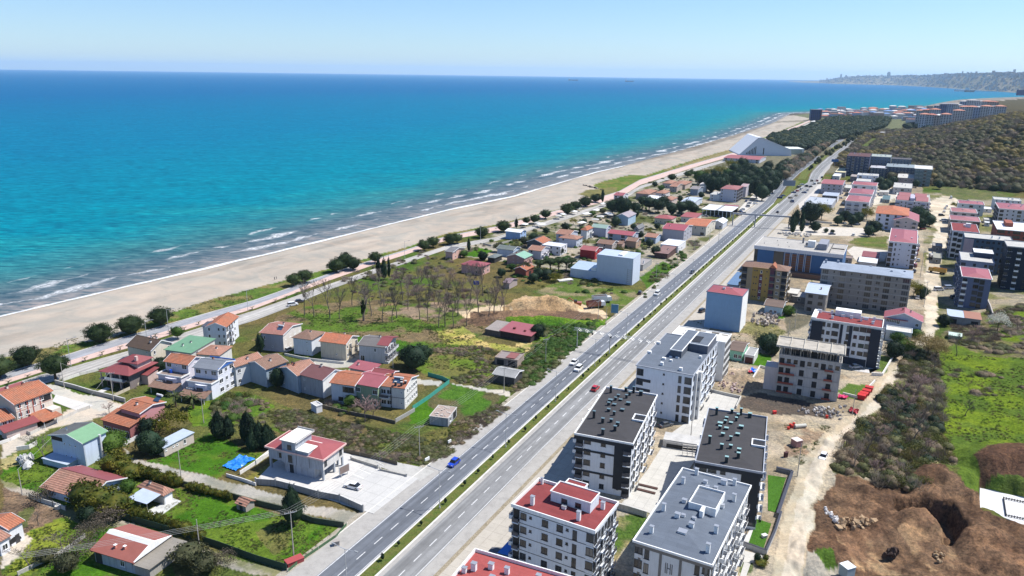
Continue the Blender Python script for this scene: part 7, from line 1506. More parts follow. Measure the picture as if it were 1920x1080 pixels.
scatter_area('bramble_thicket',['grn','grn','spr','olv'],[5,3,1,1.5],[([(955,602),(1125,600),(1112,622),(1058,660),(1035,672),(1020,640),(1010,620),(955,612)],420),([(1000,650),(1100,632),(1015,712),(978,730),(962,715)],260)],(.9,2.2),24,.7,(7.,.28))
scatter_area('garden_shrubs',['grn','spr','olv','grey'],[4,2,2,1],[([(395,755),(425,735),(470,742),(500,762),(470,785),(400,790)],90),([(940,490),(1120,470),(1110,500),(1060,540),(1000,540),(960,520)],260),([(1215,525),(1250,480),(1300,450),(1320,455),(1260,510),(1225,545)],150),([(1120,500),(1060,545),(1100,552),(1210,560),(1235,530),(1190,552)],50),([(860,470),(960,440),(1150,400),(1250,370),(1330,380),(1290,440),(1230,480),(1100,470),(1000,490)],800),([(1200,345),(1300,318),(1330,340),(1310,370),(1220,370)],160),([(180,700),(290,690),(300,730),(240,740)],22),([(600,745),(650,760),(700,785),(640,780)],30)],(.6,2.4),25,.8,(6.,.42))
scatter_area('verge_shrubs',['grey','olv','pink'],[3,2,1],[([(640,520),(790,470),(880,500),(930,560),(860,590),(760,575),(700,570),(640,545)],320)],(.8,2.4),26,.8,(7.,.45))
CL['tuft'] = (twigs(611,m_c((.045,.11,.014),(.085,.15,.022)),60,.03),0); CL['straw'] = (twigs(612,m_c((.20,.17,.07),(.30,.25,.12)),60,.03),0); CL['weed'] = (twigs(613,m_c((.07,.09,.03),(.12,.13,.045)),80,.03),0)
scatter_area('lawn_tufts',['tuft','weed','straw'],[6,3,1],[([(330,915),(480,958),(640,986),(545,1066),(480,1045),(300,966)],2600),([(270,866),(300,860),(395,815),(500,850),(420,885)],1000),([(0,868),(60,840),(125,872),(60,922),(0,900)],700),([(50,1000),(150,968),(150,1012),(70,1075),(10,1078)],900),([(200,930),(245,890),(300,915),(262,948)],300)],(.16,.5),31,.8,(4.,.45))
scatter_area('meadow_tufts',['tuft','weed','straw'],[4,4,3],[([(1760,660),(1960,672),(2000,850),(1850,850),(1835,928),(1795,880),(1770,800)],3000),([(470,640),(570,575),(860,600),(930,620),(820,665),(640,625)],3000),([(500,770),(640,790),(790,820),(955,748),(830,862),(640,846)],3000),([(820,625),(900,640),(1010,655),(990,700),(900,700),(800,690)],1500),([(1300,600),(1440,600),(1510,640),(1400,690),(1340,700)],700),([(1470,795),(1560,800),(1500,880)],400),([(-20,690),(120,640),(320,583),(480,540),(480,560),(320,604),(120,664),(-20,708)],1500)],(.2,.7),32,.8,(5.,.46))
# the wooded hill
def hill_wood():
    r = np.random.default_rng(5); n = 24000; t = 775+900*r.random(n); q = -75+520*r.random(n); x,y = t*SA+q*CA,t*CA-q*SA; h = hland(x,y)
    foot = np.interp(q,[-75,-40,0,60,200],[960,900,850,805,800]); keep = (h > 1.4) & (t > foot-4*fbm(x,y,10.))
    m1 = inpoly(x,y,np.array([PG(p)[:2] for p in ((1610,276),(1638,257),(1650,262),(1622,286))])); keep &= ~m1
    x,y,h = x[keep],y[keep],h[keep]; f = fbm(x,y,60.); g = fbm(x+500,y,25.); k = np.where(f > .56,3,np.where(f < .44,0,2)); u = r.random(len(x)); k = np.where(u < .16,1,k); k = np.where(u > .82,r.integers(0,4,len(x)),k); k = np.where((g > .72) & (u > .5),4,k)
    s = 2.1+4.2*r.random(len(x))**2; scatter('hill_woodland',[CL[q_] for q_ in ('hol','hgr','hbr','hye','dk')],np.stack([x,y,h+s*.25],-1),np.stack([s,s,s*1.0],-1),k)
hill_wood()
def far_forest():
    P = fill([(1438,262),(1500,248),(1540,232),(1570,224),(1668,226),(1660,240),(1610,255),(1575,262),(1540,278),(1500,284),(1450,276)],2600,3); r = np.random.default_rng(8); s = 5+3*r.random(len(P))
    scatter('pine_forest',[CL['pine'],CL['dk'],CL['olv']],np.stack([P[:,0],P[:,1],2+s*.5],-1),np.stack([s,s,s*.9],-1),r.choice(3,len(P),p=[.5,.42,.08]))
    P = fill([(1690,240),(1750,232),(1800,212),(1840,208),(1845,214),(1800,230),(1740,246)],300,4); s = 6+3*r.random(len(P)); scatter('pine_forest',[CL['pine'],CL['dk']],np.stack([P[:,0],P[:,1],hland(P[:,0],P[:,1])+3],-1),np.stack([s,s,s],-1),r.integers(0,2,len(P)))
    P = fill([(1495,340),(1545,290),(1590,262),(1640,246),(1642,248),(1598,266),(1560,290),(1512,330)],60,6); s = 2+2.5*r.random(len(P)); scatter('roadside_trees',[CL['dk'],CL['olv']],np.stack([P[:,0],P[:,1],s*.8],-1),np.stack([s*.8,s*.8,s*1.2],-1),r.integers(0,2,len(P)))
    P = fill([(1460,320),(1500,300),(1560,262),(1575,258),(1540,285),(1500,318),(1470,345)],150,9); s = 4+3*r.random(len(P)); scatter('roadside_trees',[CL['dk'],CL['brn'],CL['grey']],np.stack([P[:,0],P[:,1],s*.6],-1),np.stack([s,s,s],-1),r.integers(0,3,len(P)))
far_forest()
# ------------------------------------------------------------------ walls and fences
def wall_run(label,s,P,h,mat,t=.22,name='boundary_wall',cat='wall',post=None,cap=None,z=0.):
    q = [PG(px(s,p)) for p in P]; root = empty(name,q[0],label=label,cat=cat); mb = MB(); mc = MB()
    for a,b in zip(q,q[1:]):
        d = (b-a); L = Vector((d.x,d.y)).length
        if L < .3: continue
        n = Vector((-d.y,d.x,0)).normalized()*(t/2); A,B = a-q[0],b-q[0]
        for m,z0,z1,k in ((mb,-.3,h,1.),(mc,h+.002,h+.1,1.4)):
            if m is mc and cap is None: continue
            c = [A-n*k,B-n*k,B+n*k,A+n*k]; i = len(m.v); m.v += [(p.x,p.y,p.z+z0+z) for p in c]+[(p.x,p.y,p.z+z1+z) for p in c]
            for f in ((0,3,2,1),(4,5,6,7),(0,1,5,4),(1,2,6,5),(2,3,7,6),(3,0,4,7)): m.f.append(tuple(i+j for j in f)); m.m.append(0)
        if post:
            k = max(1,int(L/post[0]))
            for j in range(k+1): p = A+(B-A)*(j/k); obj('post',box_mesh(0,'post',post[2],-t*.8,t*.8,-t*.8,t*.8,-.3,h+post[1]),root,(p.x,p.y,p.z+z),math.atan2(d.y,d.x))
    obj('panel',mb.mesh('panel',mat),root)
    if cap: obj('coping',mc.mesh('coping',cap),root)
    return root
CW,GW,WW = m_wall((.33,.325,.31),.4),m_wall((.42,.40,.36),.4),m_wall((.68,.66,.62),.25); DKF = m_plain((.02,.05,.035),nm='green_mesh'); M_TEALF = m_plain((.05,.28,.22),nm='green_mesh')
M_PST = m_plain((.42,.41,.39),nm='concrete_post')
wall_run('grey block wall along the lane side of the walled yard','D',[(0,395),(150,405),(290,440),(470,490),(630,520),(805,600)],1.7,CW,post=(6,.35,M_PST),cap=m_conc((.5,.49,.46)))
wall_run('low white wall between yard and side lane, nearer part','D',[(715,212),(915,275)],.9,GW,post=(8,.35,M_PST)); wall_run('low white wall between car park and side lane, roadside part','D',[(932,290),(1130,335)],.6,GW,post=(8,.35,M_PST))
wall_run('white balustrade wall beside the dry grass plot behind the pillar house','D',[(0,245),(105,165)],1.3,WW,.3); wall_run('dark wire fence posts along the scrub plot behind the pillar house','D',[(655,155),(780,180),(930,215),(1060,250)],1.1,m_plain((.12,.10,.07)),.04,name='fence',cat='fence',post=(3.6,.1,M_PST))
wall_run('dark hedge lined wall on the far side of the long lawn','B',[(1360,400),(1540,445),(1760,500),(1900,540),(2110,590),(2350,680),(2580,715)],1.4,m_wall((.09,.10,.07),.3),.3); wall_run('green mesh fence along the gravel lane below the long lawn','B',[(890,640),(1100,705),(1400,790),(1650,870),(1920,970),(2150,1040)],1.6,DKF,.08,name='fence',cat='fence',post=(4,.05,m_plain((.03,.06,.05))))
wall_run('thin edge fence of the lawn beside the highway footpath','D',[(240,1050),(330,975),(600,790),(680,700)],.7,m_plain((.06,.12,.06)),.05,name='fence',cat='fence',post=(4,.1,M_PST))
wall_run('long grey retaining wall in front of the maroon villa garden','A',[(415,718),(560,755),(690,795),(820,825),(940,858)],1.3,CW,.3,cap=m_conc((.42,.41,.39))); wall_run('cream railing wall on the street side of the maroon villa garden','A',[(470,700),(600,655),(740,620)],1.0,WW,.12,name='fence',cat='fence',post=(4,.15,M_PST))
wall_run('cream picket wall between maroon villa lawn and shrubs','A',[(860,815),(1000,750),(1150,680)],1.0,m_wall((.5,.44,.34)),.1,name='fence',cat='fence',post=(3,.1,m_wall((.5,.44,.34))))
wall_run('white panel wall with posts in front of the cottage','e',[(335,200),(460,250),(600,290),(745,345)],1.1,m_wall((.50,.50,.47),.3),.15,post=(3.4,.25,m_plain((.15,.15,.14)))); wall_run('pale garden railing below the pink striped villa','P',[(200,635),(345,695),(620,560),(880,440),(1010,395)],1.0,m_wall((.5,.48,.44)),.1,name='fence',cat='fence',post=(2.6,.1,M_PST))
wall_run('white garden wall along the street below the debris plot','P',[(190,870),(330,850),(420,800)],1.2,WW,.2); wall_run('white railing beside the grey green corner tree','P',[(1395,820),(1550,735)],1.2,m_wall((.6,.6,.6)),.08,name='fence',cat='fence',post=(2,.05,M_WHITE)); wall_run('white curved street wall of the lowest house','P',[(0,800),(120,760),(240,700)],.9,WW,.2)
wall_run('stone wall at the side of the blue tarpaulin','B',[(1700,335),(1820,370),(1920,405)],.9,WW,.2); wall_run('white wall between blue tarpaulin and dry grass','B',[(1800,320),(1960,215),(2020,175)],1.,WW,.2)
wall_run('stained low wall under the bottom gardens','e',[(200,1075),(330,1010),(560,900),(700,830),(830,740),(960,640)],.9,GW,.25); wall_run('dark boundary wall below the terrace gardens','C',[(490,895),(620,930),(760,960),(900,985),(1045,1020)],1.1,m_wall((.12,.11,.09),.4),.25); wall_run('grey wall climbing beside the solar panel house','C',[(1045,1010),(1150,950),(1190,925)],1.2,CW,.25)
wall_run('teal mesh fence beside the solar panel end house','C',[(1175,915),(1300,830),(1450,715),(1400,690),(1290,660)],1.4,M_TEALF,.06,name='fence',cat='fence',post=(3,.05,m_plain((.05,.2,.16)))); wall_run('white yard wall in front of the hipped and orange roofed houses','C',[(215,505),(330,530),(420,545),(560,560),(660,570)],.9,WW,.2)
wall_run('pale retaining wall around the dark roofed blocks, street side','F',[(790,575),(880,600),(1010,640)],1.5,GW,.3,cap=M_CONC); wall_run('tall pale wall closing the courtyard behind the blue grey roofed block','E',[(1475,775),(1600,805),(1715,830),(1680,905)],1.0,m_wall((.5,.48,.43)),.3)
GL = m_plain((.06,.06,.07),.3,nm='dark_glass_balustrade')
wall_run('dark framed wall around the upper garden of the grey parapet block','H',[(60,290),(180,320),(70,640)],1.1,m_wall((.20,.20,.21)),.5,cap=GL); wall_run('pale wall with dark coping around the lower garden bed','a',[(395,545),(620,620),(835,700),(905,540),(985,360),(1040,190),(1080,60)],1.2,m_wall((.40,.40,.39)),.35,cap=GL)
wall_run('white kerb wall of the small lawn beside the construction block','G',[(560,800),(680,830),(800,705)],.9,WW,.3); wall_run('bright white wall of the lawn plot by the striped block','G',[(775,655),(855,660),(940,520),(930,505),(850,500)],1.1,WW,.4); wall_run('thin white wall around the small plot by the tarpaulins','E',[(1795,700),(1860,595),(2010,640)],.9,WW,.25)
wall_run('grey stone wall by the slate blue block and green slope','c',[(1440,60),(1480,150),(1510,245)],2.2,m_wall((.42,.38,.34)),.4); wall_run('long white wall with planted trees in front of the cypress car park','K',[(1500,400),(1700,405),(1920,425)],1.2,WW,.3)
wall_run('pale garden wall across the village lane','M',[(350,630),(430,650),(640,600)],1.,GW,.3); wall_run('white plinth wall in front of the blank white hall','M',[(1100,1000),(1240,985)],.6,WW,3.)
# lawn beds of the apartment gardens (turf lies inside kerbs)
TURF = m_grass((.045,.12,.012),(.06,.15,.018),'lawn_turf')
slab('lawn',[(690,120),(925,195),(800,600),(550,525)],.08,TURF,.05,'a'); slab('lawn',[(0,325),(135,345),(55,605),(0,590)],.08,TURF,.05,'H'); slab('garden_path',[(340,600),(840,725),(800,830),(480,830),(330,720)],.05,PAVE,.03,'a'); slab('garden_path',[(480,830),(590,840),(500,1100),(400,1100)],.05,PAVE,.03,'a')
slab('garden_path',[(620,195),(690,130),(550,525),(470,495)],.06,PADW,.05,'a'); slab('paved_yard',[(395,600),(420,540),(340,800),(310,790)],.05,PAVE,.02,'a')
slab('garden_path',[(720,780),(800,745),(830,755),(745,795)],.04,PADW,.03,'A'); slab('terrace_paving',[(390,850),(420,800),(560,840),(700,880),(600,930)],.04,PADW,.03,'A'); slab('paved_yard',[(640,620)[0:2],(765,640),(750,600),(850,600)],.04,PADW,.02,'G')
for p in ([(955,392),(1095,425),(1088,437),(950,403)],[(938,425),(1078,460),(1070,472),(932,437)]): tag(slab('planting_bed',p,.07,m_conc((.07,.04,.035)),.25,'F',kind=None),'narrow dark planting trough in the courtyard beside the charcoal roofed block' if p[0][1] == 392 else 'lower of two dark planting troughs in the courtyard','planter')
# ------------------------------------------------------------------ lamps, poles, wires, gantries
LM = m_plain((.50,.51,.52),.45,.5,.4,nm='lamp_post_steel')
pole9 = MB().tube((0,0,0),(0,0,10.2),.11,.07,7).tube((0,0,-.1),(0,0,.4),.2,.2,7).mesh('pole',LM)
arm2 = MB().tube((-2.6,0,10.35),(0,0,10.05),.05,.06,5).tube((2.6,0,10.35),(0,0,10.05),.05,.06,5).mesh('arm',LM); arm1 = MB().tube((0,0,10.05),(2.4,0,10.45),.06,.05,5).mesh('arm',LM)
headm = MB().box(-.42,.42,-.14,.14,-.07,.09).mesh('lamp_head',m_plain((.25,.26,.27),.4))
def lamp(q,rz,double,label,group,k=1.,name='street_lamp'):
    r = empty(name,q,rz,label=label,cat='street lamp',group=group); o = obj('pole',pole9,r); o.scale = (1,1,k); a = obj('arm',arm2 if double else arm1,r); a.location.z = 10.2*(k-1)
    for x in ((-2.8,2.8) if double else (2.6,)): obj('lamp_head',headm,r,(x,0,10.42+10.2*(k-1)))
for i in range(14):
    t = 99.6+34.7*i; x,y = xy(t,hw('M1',t)+1.5); lamp(Vector((x,y,.13)),-TA,True,'%s double armed lamp post on the highway median, counting from the bottom of the photo' % ORD[i],'lamp posts on the highway median')
for i,(p,k) in enumerate([((133,686),1.),((317,627),1.),((465,582),.9),((759,484),.95),((901,450),.9),((965,430),.9),((1064,397),.9),((276,640),.8)]): lamp(PG(p),.3,False,'%s single arm lamp post by the promenade' % ORD[i],'lamp posts by the promenade',k)
WOODP = m_plain((.40,.37,.33),.8,nm='concrete_pole')
def pole(foot,h,label,cross=True,group='power poles',r=.14):
    q = PG(foot); o = empty('power_pole',q,TA,label=label,cat='power pole',group=group); obj('mast',MB().tube((0,0,-.2),(0,0,h),r,r*.55,7).mesh('mast',WOODP),o)
    if cross:
        obj('crossarm',MB().box(-1.3,1.3,-.06,.06,h-.5,h-.38).mesh('crossarm',M_STEEL),o)
        for x in (-1.2,-.4,.4,1.2): obj('insulator',box_mesh(0,'insulator',m_plain((.5,.45,.4)),-.06,.06,-.06,.06,0,.25),o,(x,0,h-.37))
    return q+Vector((0,0,h-.2))
tops = {}
for k,(p,h,lb,c) in dict(a=((551,1047),11.5,'power pole with crossarms on the long lawn beside the highway',True),b=((787,858),9.5,'power pole at the scrub edge behind the white car park',True),c=((945,737),9.,'power pole beside the overgrown plot near the highway',True),d=((1023,681),9.5,'power pole in the brambles near the sign gantry',True),e=((1121,601),9.,'power pole beside the earth works truck',True),f=((1136,612),8.,'plain post beside the billboard',False),
    g=((121,729),9.,'power pole at the corner of the long grey garden wall',False),h=((213,751),9.5,'leaning concrete power pole in the street below the maroon villa',True),i=((340,898),8.,'slim pole beside the lane and yellow green hedge',False),j=((375,1035),8.,'slim pole beside the green mesh fence',False),k=((42,928),7.,'dark pole by the lane at the cottage lawn',False),l=((1295,822),9.,'slim pole in the courtyard between white blocks',False),
    m=((1598,778),8.5,'slim pole beside the red barrels at the dirt road',False),n=((1495,893),9.5,'pole beside the dirt road near the white car',False),o=((1490,615),8.,'pole in the rubble yard, farther',False),p=((1478,632),7.,'pole in the rubble yard, nearer',False),q=((1725,520),14.,'tall lattice pole in the town street',True),r=((1732,575),12.,'lattice pole at the lower end of the town street',True),s=((1165,690),0,'',False),t=((382,793),8.,'pole among shrubs beside the big palms',False),u=((737,690),7.5,'pole in front of the maroon gabled house',False),
    v=((1330,452),8,'pole beside the white chapel like house',False),w=((1347,455),8.,'second pole beside the white chapel like house',False),x=((1270,495),9.,'pole in the bushes below the crimson gabled house',True),y=((1230,525),9.,'pole beside the roadside lawn in the village',True),z=((1302,470),8,'pole below the cream house with orange roof',False)).items():
    if h: tops[k] = pole(p,h,lb,c)
def wires(label,A,B,offs,sag=1.2,r=.022):
    root = empty('overhead_wires',A,label=label,cat='power line',group='overhead wires between the power poles'); d = B-A
    for o in offs:
        mb = MB(); pv = None; n = Vector((CA,-SA,0))*o
        for s in range(13): t = s/12; p = d*t+n+Vector((0,0,.2-4*sag*t*(1-t))); 
        pv = n+Vector((0,0,.2))
        for s in range(1,13): t = s/12; p = d*t+n+Vector((0,0,.2-4*sag*t*(1-t))); mb.tube(pv,p,r,r,3,cap=False); pv = p
        obj('wire',mb.mesh('wire',m_plain((.35,.35,.34))),root)
wires('wires running from the bottom corner to the lawn pole',tops['a']+Vector((-85,-30,2)),tops['a'],(-1.2,-.4,.4,1.2)); wires('wires between the lawn pole and the scrub edge pole',tops['a'],tops['b'],(-1.2,-.4,.4,1.2)); wires('wires between the scrub edge pole and the overgrown plot pole',tops['b'],tops['c'],(-1.2,-.4,.4,1.2)); wires('wires from the overgrown plot pole to the bramble pole',tops['c'],tops['d'],(-1.2,.4,1.2)); wires('wires from the bramble pole to the earth works pole',tops['d'],tops['e'],(-1.2,.4)); wires('wire above the street below the maroon villa',tops['g'],tops['h'],(0,)); wires('wire from the leaning pole across the pink house',tops['h'],tops['k'],(0,))
def gantry(t,z,label,left=(-1.8),right=8.,panels=True):
    """lattice beam across both carriageways on three posts"""
    n0,n1,nm = hw('SH',t)-.8,hw('DD',t)+6,hw('M1',t)+1.9; xa,ya = xy(t,n0); root = empty('sign_gantry',(xa,ya,0),-TA,label=label,cat='sign gantry'); L = n1-n0
    for k,x in enumerate((.6,nm-n0,L-.5)): obj('post',MB().tube((x,0,0),(x,0,z),.22,.2,8).mesh('post',M_STEEL),root)
    mb = MB(); zz = (z,z+.9)
    for y in (-.55,.55):
        for q in zz: mb.tube((-.8,y,q),(L,y,q),.055,.055,4)
    nb = int(L/1.4)
    for k in range(nb):
        x0,x1 = -.8+(L+.8)*k/nb,-.8+(L+.8)*(k+1)/nb
        for y in (-.55,.55): mb.tube((x0,y,zz[k % 2]),(x1,y,zz[(k+1) % 2]),.035,.035,3)
        mb.tube((x0,-.55,zz[1]),(x1,.55,zz[1]),.035,.035,3)
    obj('lattice_beam',mb.mesh('lattice_beam',LM),root)
    for x in (L*.42,L*.2): obj('sensor_box',MB().box(x,x+.5,-.9,-.6,z-.5,z+.1).mesh('sensor_box',M_DARK),root)
    return root
gantry(252.5,7.2,'lattice gantry over the highway, the nearer of the two')
def gantry2():
    a,b = PG((1373,423)),PG((1478,430)); d = b-a; L = d.length; root = empty('sign_gantry',a,math.atan2(d.y,d.x),label='plain beam gantry over the highway beside the pavilion, the farther of the two',cat='sign gantry')
    for x in (.0,L*.40,L): obj('post',MB().box(x-.35,x+.35,-.35,.35,0,8.2).mesh('post',m_plain((.28,.29,.31))),root)
    obj('beam',MB().box(-.6,L+.6,-.5,.5,8.2,9.2).mesh('beam',m_plain((.30,.31,.33))),root)
gantry2()
def panel_sign(foot,w,h,z,label,cat,c,name,two=True,rz=0.,c2=None):
    q = PG(foot); r = empty(name,q,rz,label=label,cat=cat); 
    for x in ((-w*.3,w*.3) if two else (0,)): obj('post',MB().tube((x,0,0),(x,0,z),.1,.1,6).mesh('post',M_STEEL),r)
    obj('board',MB().box(-w/2,w/2,-.12,.12,z,z+h).mesh('board',m_plain(c)),r)
    if c2: obj('poster',MB().box(-w/2+.15,w/2-.15,-.15,-.121,z+.15,z+h-.15).mesh('poster',m_plain(c2,var=.4,vs=.8)),r)
    return r
panel_sign((1152,592),3.2,4.0,1.2,'blue billboard on a post at the highway edge','billboard',(.35,.38,.40),'billboard',False,-.25,(.08,.20,.30))
panel_sign((893,549),2.6,1.8,4.,'small blue sign by the lane behind the grove','sign',(.04,.07,.35),'sign',False); panel_sign((646,893),3.2,2.2,1.0,'blue brown signboard on legs in the walled yard','signboard',(.5,.5,.5),'signboard',True,.9,(.20,.15,.13)); panel_sign((1478,361),11,5,6.,'wide overhead direction sign seen from behind at the junction','sign',(.20,.23,.27),'overhead_sign'); panel_sign((1564,315),8,3,7,'blue direction sign beside the far carriageway','sign',(.05,.16,.36),'overhead_sign',False)
panel_sign((801,866),1.6,.9,.4,'small white board at the scrub corner','sign',(.7,.7,.68),'notice_board',True,.9); panel_sign((843,832),1.2,.8,.4,'small white board farther along the scrub edge','sign',(.7,.7,.68),'notice_board',True,.9)
# ------------------------------------------------------------------ vehicles
TYRE = m_plain((.02,.02,.02),.9,nm='tyre'); RIM = m_plain((.35,.35,.36),.35,.5,.5,nm='rim'); CARGL = m_plain((.015,.018,.022),.1,.6,nm='car_glass'); LAMP = m_plain((.6,.6,.58),.2,nm='headlight_glass'); TAIL = m_plain((.3,.02,.02),.3,nm='tail_lamp')
def paintm(c):
    k = ('paint',c)
    if k not in MC:
        n = NT('car_paint'); n.b.inputs['Coat Weight'].default_value = .5; MC[k] = n.done(c,.35,.5)
    return MC[k]
def car_meshes(L,Wd,H,kind):
    hb = H*.56; f = lambda *a: a
    body = [(-L/2,.38),(-L/2+.05,.22),(L/2-.05,.22),(L/2,.40),(L/2-.02,hb*.86),(L/2-.35,hb*.97),(L*.22,hb*1.06),(-L*.36 if kind != 'hatch' else -L*.44,hb*1.08),(-L/2+.03,hb*.98)]
    if kind == 'sedan': cab = [(-L*.40,hb*1.04),(L*.24,hb*1.03),(L*.07,H),(-L*.22,H)]
    elif kind == 'suv': cab = [(-L*.48,hb*1.04),(L*.26,hb*1.03),(L*.14,H),(-L*.43,H)]
    elif kind == 'van': cab = [(-L*.49,hb*1.02),(L*.33,hb*1.0),(L*.20,H),(-L*.48,H)]
    else: cab = [(-L*.46,hb*1.04),(L*.25,hb*1.03),(L*.09,H),(-L*.33,H)]
    def loft(prof,w0,w1,z0,z1):
        mb = MB(); n = len(prof); g = lambda z: w0+(w1-w0)*max(0,min(1,(z-z0)/(z1-z0)))
        for sgn in (-1,1): mb.v += [(x,sgn*g(z)/2,z) for x,z in prof]
        mb.f = [tuple(range(n)),tuple(range(2*n-1,n-1,-1))]+[((k+1) % n,k,n+k,n+(k+1) % n) for k in range(n)]; mb.m = [0]*len(mb.f); return mb
    b = loft(body,Wd,Wd*.94,.3,hb); c = loft(cab,Wd*.93,Wd*.74,hb,H)
    rf = [(x,z) for x,z in cab if z >= H-.01]; x1,x0 = rf[0][0],rf[1][0]; x0,x1 = min(x0,x1),max(x0,x1)
    roof = MB().box(x0-.02,x1+.02,-Wd*.375,Wd*.375,H-.04,H+.03)
    for x in (x0,(x0+x1)/2+.1,x1): roof.box(x-.04,x+.04,-Wd*.40,-Wd*.36,H-.2,H+.0)
    return b,c,roof
CARC = {}
def car(q,rz,col,kind,label,group=None,cat='car',parts=True,lights=True):
    L,Wd,H = dict(sedan=(4.5,1.8,1.45),suv=(4.5,1.88,1.72),hatch=(4.1,1.76,1.5),van=(4.8,1.9,1.95))[kind]; root = empty('parked_car' if group else 'car',q,rz,label=label,cat=cat,group=group); k = (kind,col)
    if k not in CARC: b,c,r = car_meshes(L,Wd,H,kind); CARC[k] = (b.mesh('body',paintm(col)),c.mesh('windows',CARGL),r.mesh('roof',paintm(col)))
    b,c,r = CARC[k]; obj('body',b,root); obj('windows',c,root); obj('roof',r,root)
    if 'w' not in CARC: CARC['w'] = (MB().tube((0,-.1,0),(0,.1,0),.32,.32,10).mesh('wheel',TYRE),MB().tube((0,-.115,0),(0,.115,0),.19,.19,8).mesh('rim',RIM),MB().box(-.03,.05,-.22,.22,-.08,.08).mesh('headlight',LAMP),MB().box(-.05,.03,-.2,.2,-.08,.08).mesh('tail_light',TAIL))
    w,rm,hl,tl = CARC['w']
    for x in (-L*.31,L*.31):
        for y in (-Wd*.46,Wd*.46): o = obj('wheel',w,root,(x,y,.32)); parts and obj('rim',rm,o,(0,0,0))
    if lights:
        for y in (-Wd*.34,Wd*.34): obj('headlight',hl,root,(L/2-.03,y,H*.44)); obj('tail_light',tl,root,(-L/2+.02,y,H*.46))
    return root
WH,SIL,BLK = (.72,.72,.71),(.40,.41,.42),(.02,.02,.022)
def lanepos(t,key,off): x,y = xy(t,hw(key,t)+off); return Vector((x,y,.04))
RD = math.pi/2-TA
def at(p,z=.06): q = PG(p); q.z += z; return q
car(at((851,871)),RD+math.pi,(.01,.05,.42),'hatch','blue hatchback driving on the highway near the yard'); car(at((1116,731)),RD,(.42,.01,.015),'hatch','small red car alone on the east carriageway'); car(at((1076,682)),RD+math.pi,WH,'sedan','white saloon ahead on the inner of two cars near the gantry'); car(at((1084.5,694)),RD+math.pi,WH,'suv','white off road car driving beside the white saloon'); car(at((1232,553)),RD+math.pi,WH,'van','white small car far along the western carriageway')
car(at((1298,512)),RD+math.pi,(.05,.06,.08),'hatch','dark small car on the western carriageway beyond the white one'); car(at((1458,399)),RD,BLK,'hatch','black car on the east carriageway before the junction'); car(at((662,915),.12),2.75,WH,'sedan','white saloon parked alone on the white concrete car park'); car(at((1543,860)),RD-.1+math.pi,WH,'hatch','white car with black roof on the dirt road'); 
car(at((1200,551)),1.2,BLK,'hatch','black car parked at the highway shoulder by the blank hall'); car(at((1317,585)),.8,BLK,'suv','black car parked beside the pale blue end wall'); car(at((549,573)),.55,WH,'suv','white off road car parked on the coastal street verge'); car(at((562,567)),.55,(.06,.05,.05),'hatch','dark car parked behind the white one on the coastal street'); car(at((542,658)),1.0,SIL,'hatch','silver car squeezed between the lilac and the hipped roof houses'); car(at((1248,799)),.5,(.1,.11,.12),'sedan','dark saloon under the ramp behind the charcoal roofed block'); car(at((1256,965)),1.,(.25,.35,.38),'sedan','pale car partly hidden between the red and slate roofed blocks')
car(at((1604,690)),.2,SIL,'sedan','silver car parked at the foot of the striped block'); car(at((1779,542)),.1,(.3,.33,.4),'van','grey van in the shade beside the slate blue block'); car(at((1600+175,388)),1.1,WH,'hatch','white car in the upper town street'); car(at((1770,398)),1.1,WH,'hatch','pale hatchback lower in the upper town street')
for i,(x,y) in enumerate([(1462,372),(1468,368),(1488,362),(1495,359),(1503,356),(1497,352),(1508,362),(1515,358),(1520,351),(1527,346),(1512,350),(1532,340),(1522,340),(1493,368),(1482,372),(1504,347),(1541,334),(1485,379),(1536,345),(1388,398),(1394,401),(1386,404),(1392,394),(1322,406),(1346,407),(1399,378),(1405,382),(1411,376),(1416,383),(1402,388),(1583,420),(1607,421)]):
    R_ = random.Random(i); car(at((x,y)),R_.uniform(0,3),R_.choice([WH,WH,SIL,BLK,(.3,.03,.03),(.35,.30,.22),(.05,.08,.2)]),R_.choice(['sedan','hatch','van','suv']),'%s small car parked near the highway junction, in the order of the parking rows' % ORD[i],'cars parked around the junction',parts=False,lights=False)
def truck(q,rz,label,cabc,bedc,L=8.,tarp=False,name='truck',cat='truck',h=2.9):
    root = empty(name,q,rz,label=label,cat=cat); obj('chassis',MB().box(-L/2,L/2,-.5,.5,.7,1.0).mesh('chassis',M_DARK),root)
    mb = MB().extr([(L/2-2.1,1.0),(L/2,1.0),(L/2+.05,1.9),(L/2-.25,2.9),(L/2-2.1,2.9)],-1.2,1.2,'y'); cb = obj('cab',mb.mesh('cab',paintm(cabc)),root); obj('windscreen',MB().box(L/2-.22,L/2+.02,-1.05,1.05,1.95,2.7).mesh('windscreen',CARGL),cb)
    mb = MB(); x0,x1 = -L/2,L/2-2.3; mb.box(x0,x1,-1.25,1.25,1.02,1.2); mb.box(x0,x1,-1.25,-1.1,1.2,h); mb.box(x0,x1,1.1,1.25,1.2,h); mb.box(x1-.15,x1,-1.1,1.1,1.2,h+.2); mb.box(x0,x0+.12,-1.1,1.1,1.2,h-.2); obj('load_bed',mb.mesh('load_bed',paintm(bedc)),root)
    if tarp: obj('load',MB().box(x0+.1,x1-.1,-1.08,1.08,1.2,h-.15).mesh('load',m_plain((.05,.03,.02))),root)
    for x in (-L*.38,-L*.22,L*.34):
        for y in (-1.,1.): obj('wheel',box_cyl(.5,.32),root,(x,y,.5))
def box_cyl(r,w):
    k = ('cyl',r,w)
    if k not in BOXC: BOXC[k] = MB().tube((0,-w/2,0),(0,w/2,0),r,r,10).mesh('wheel',TYRE)
    return BOXC[k]
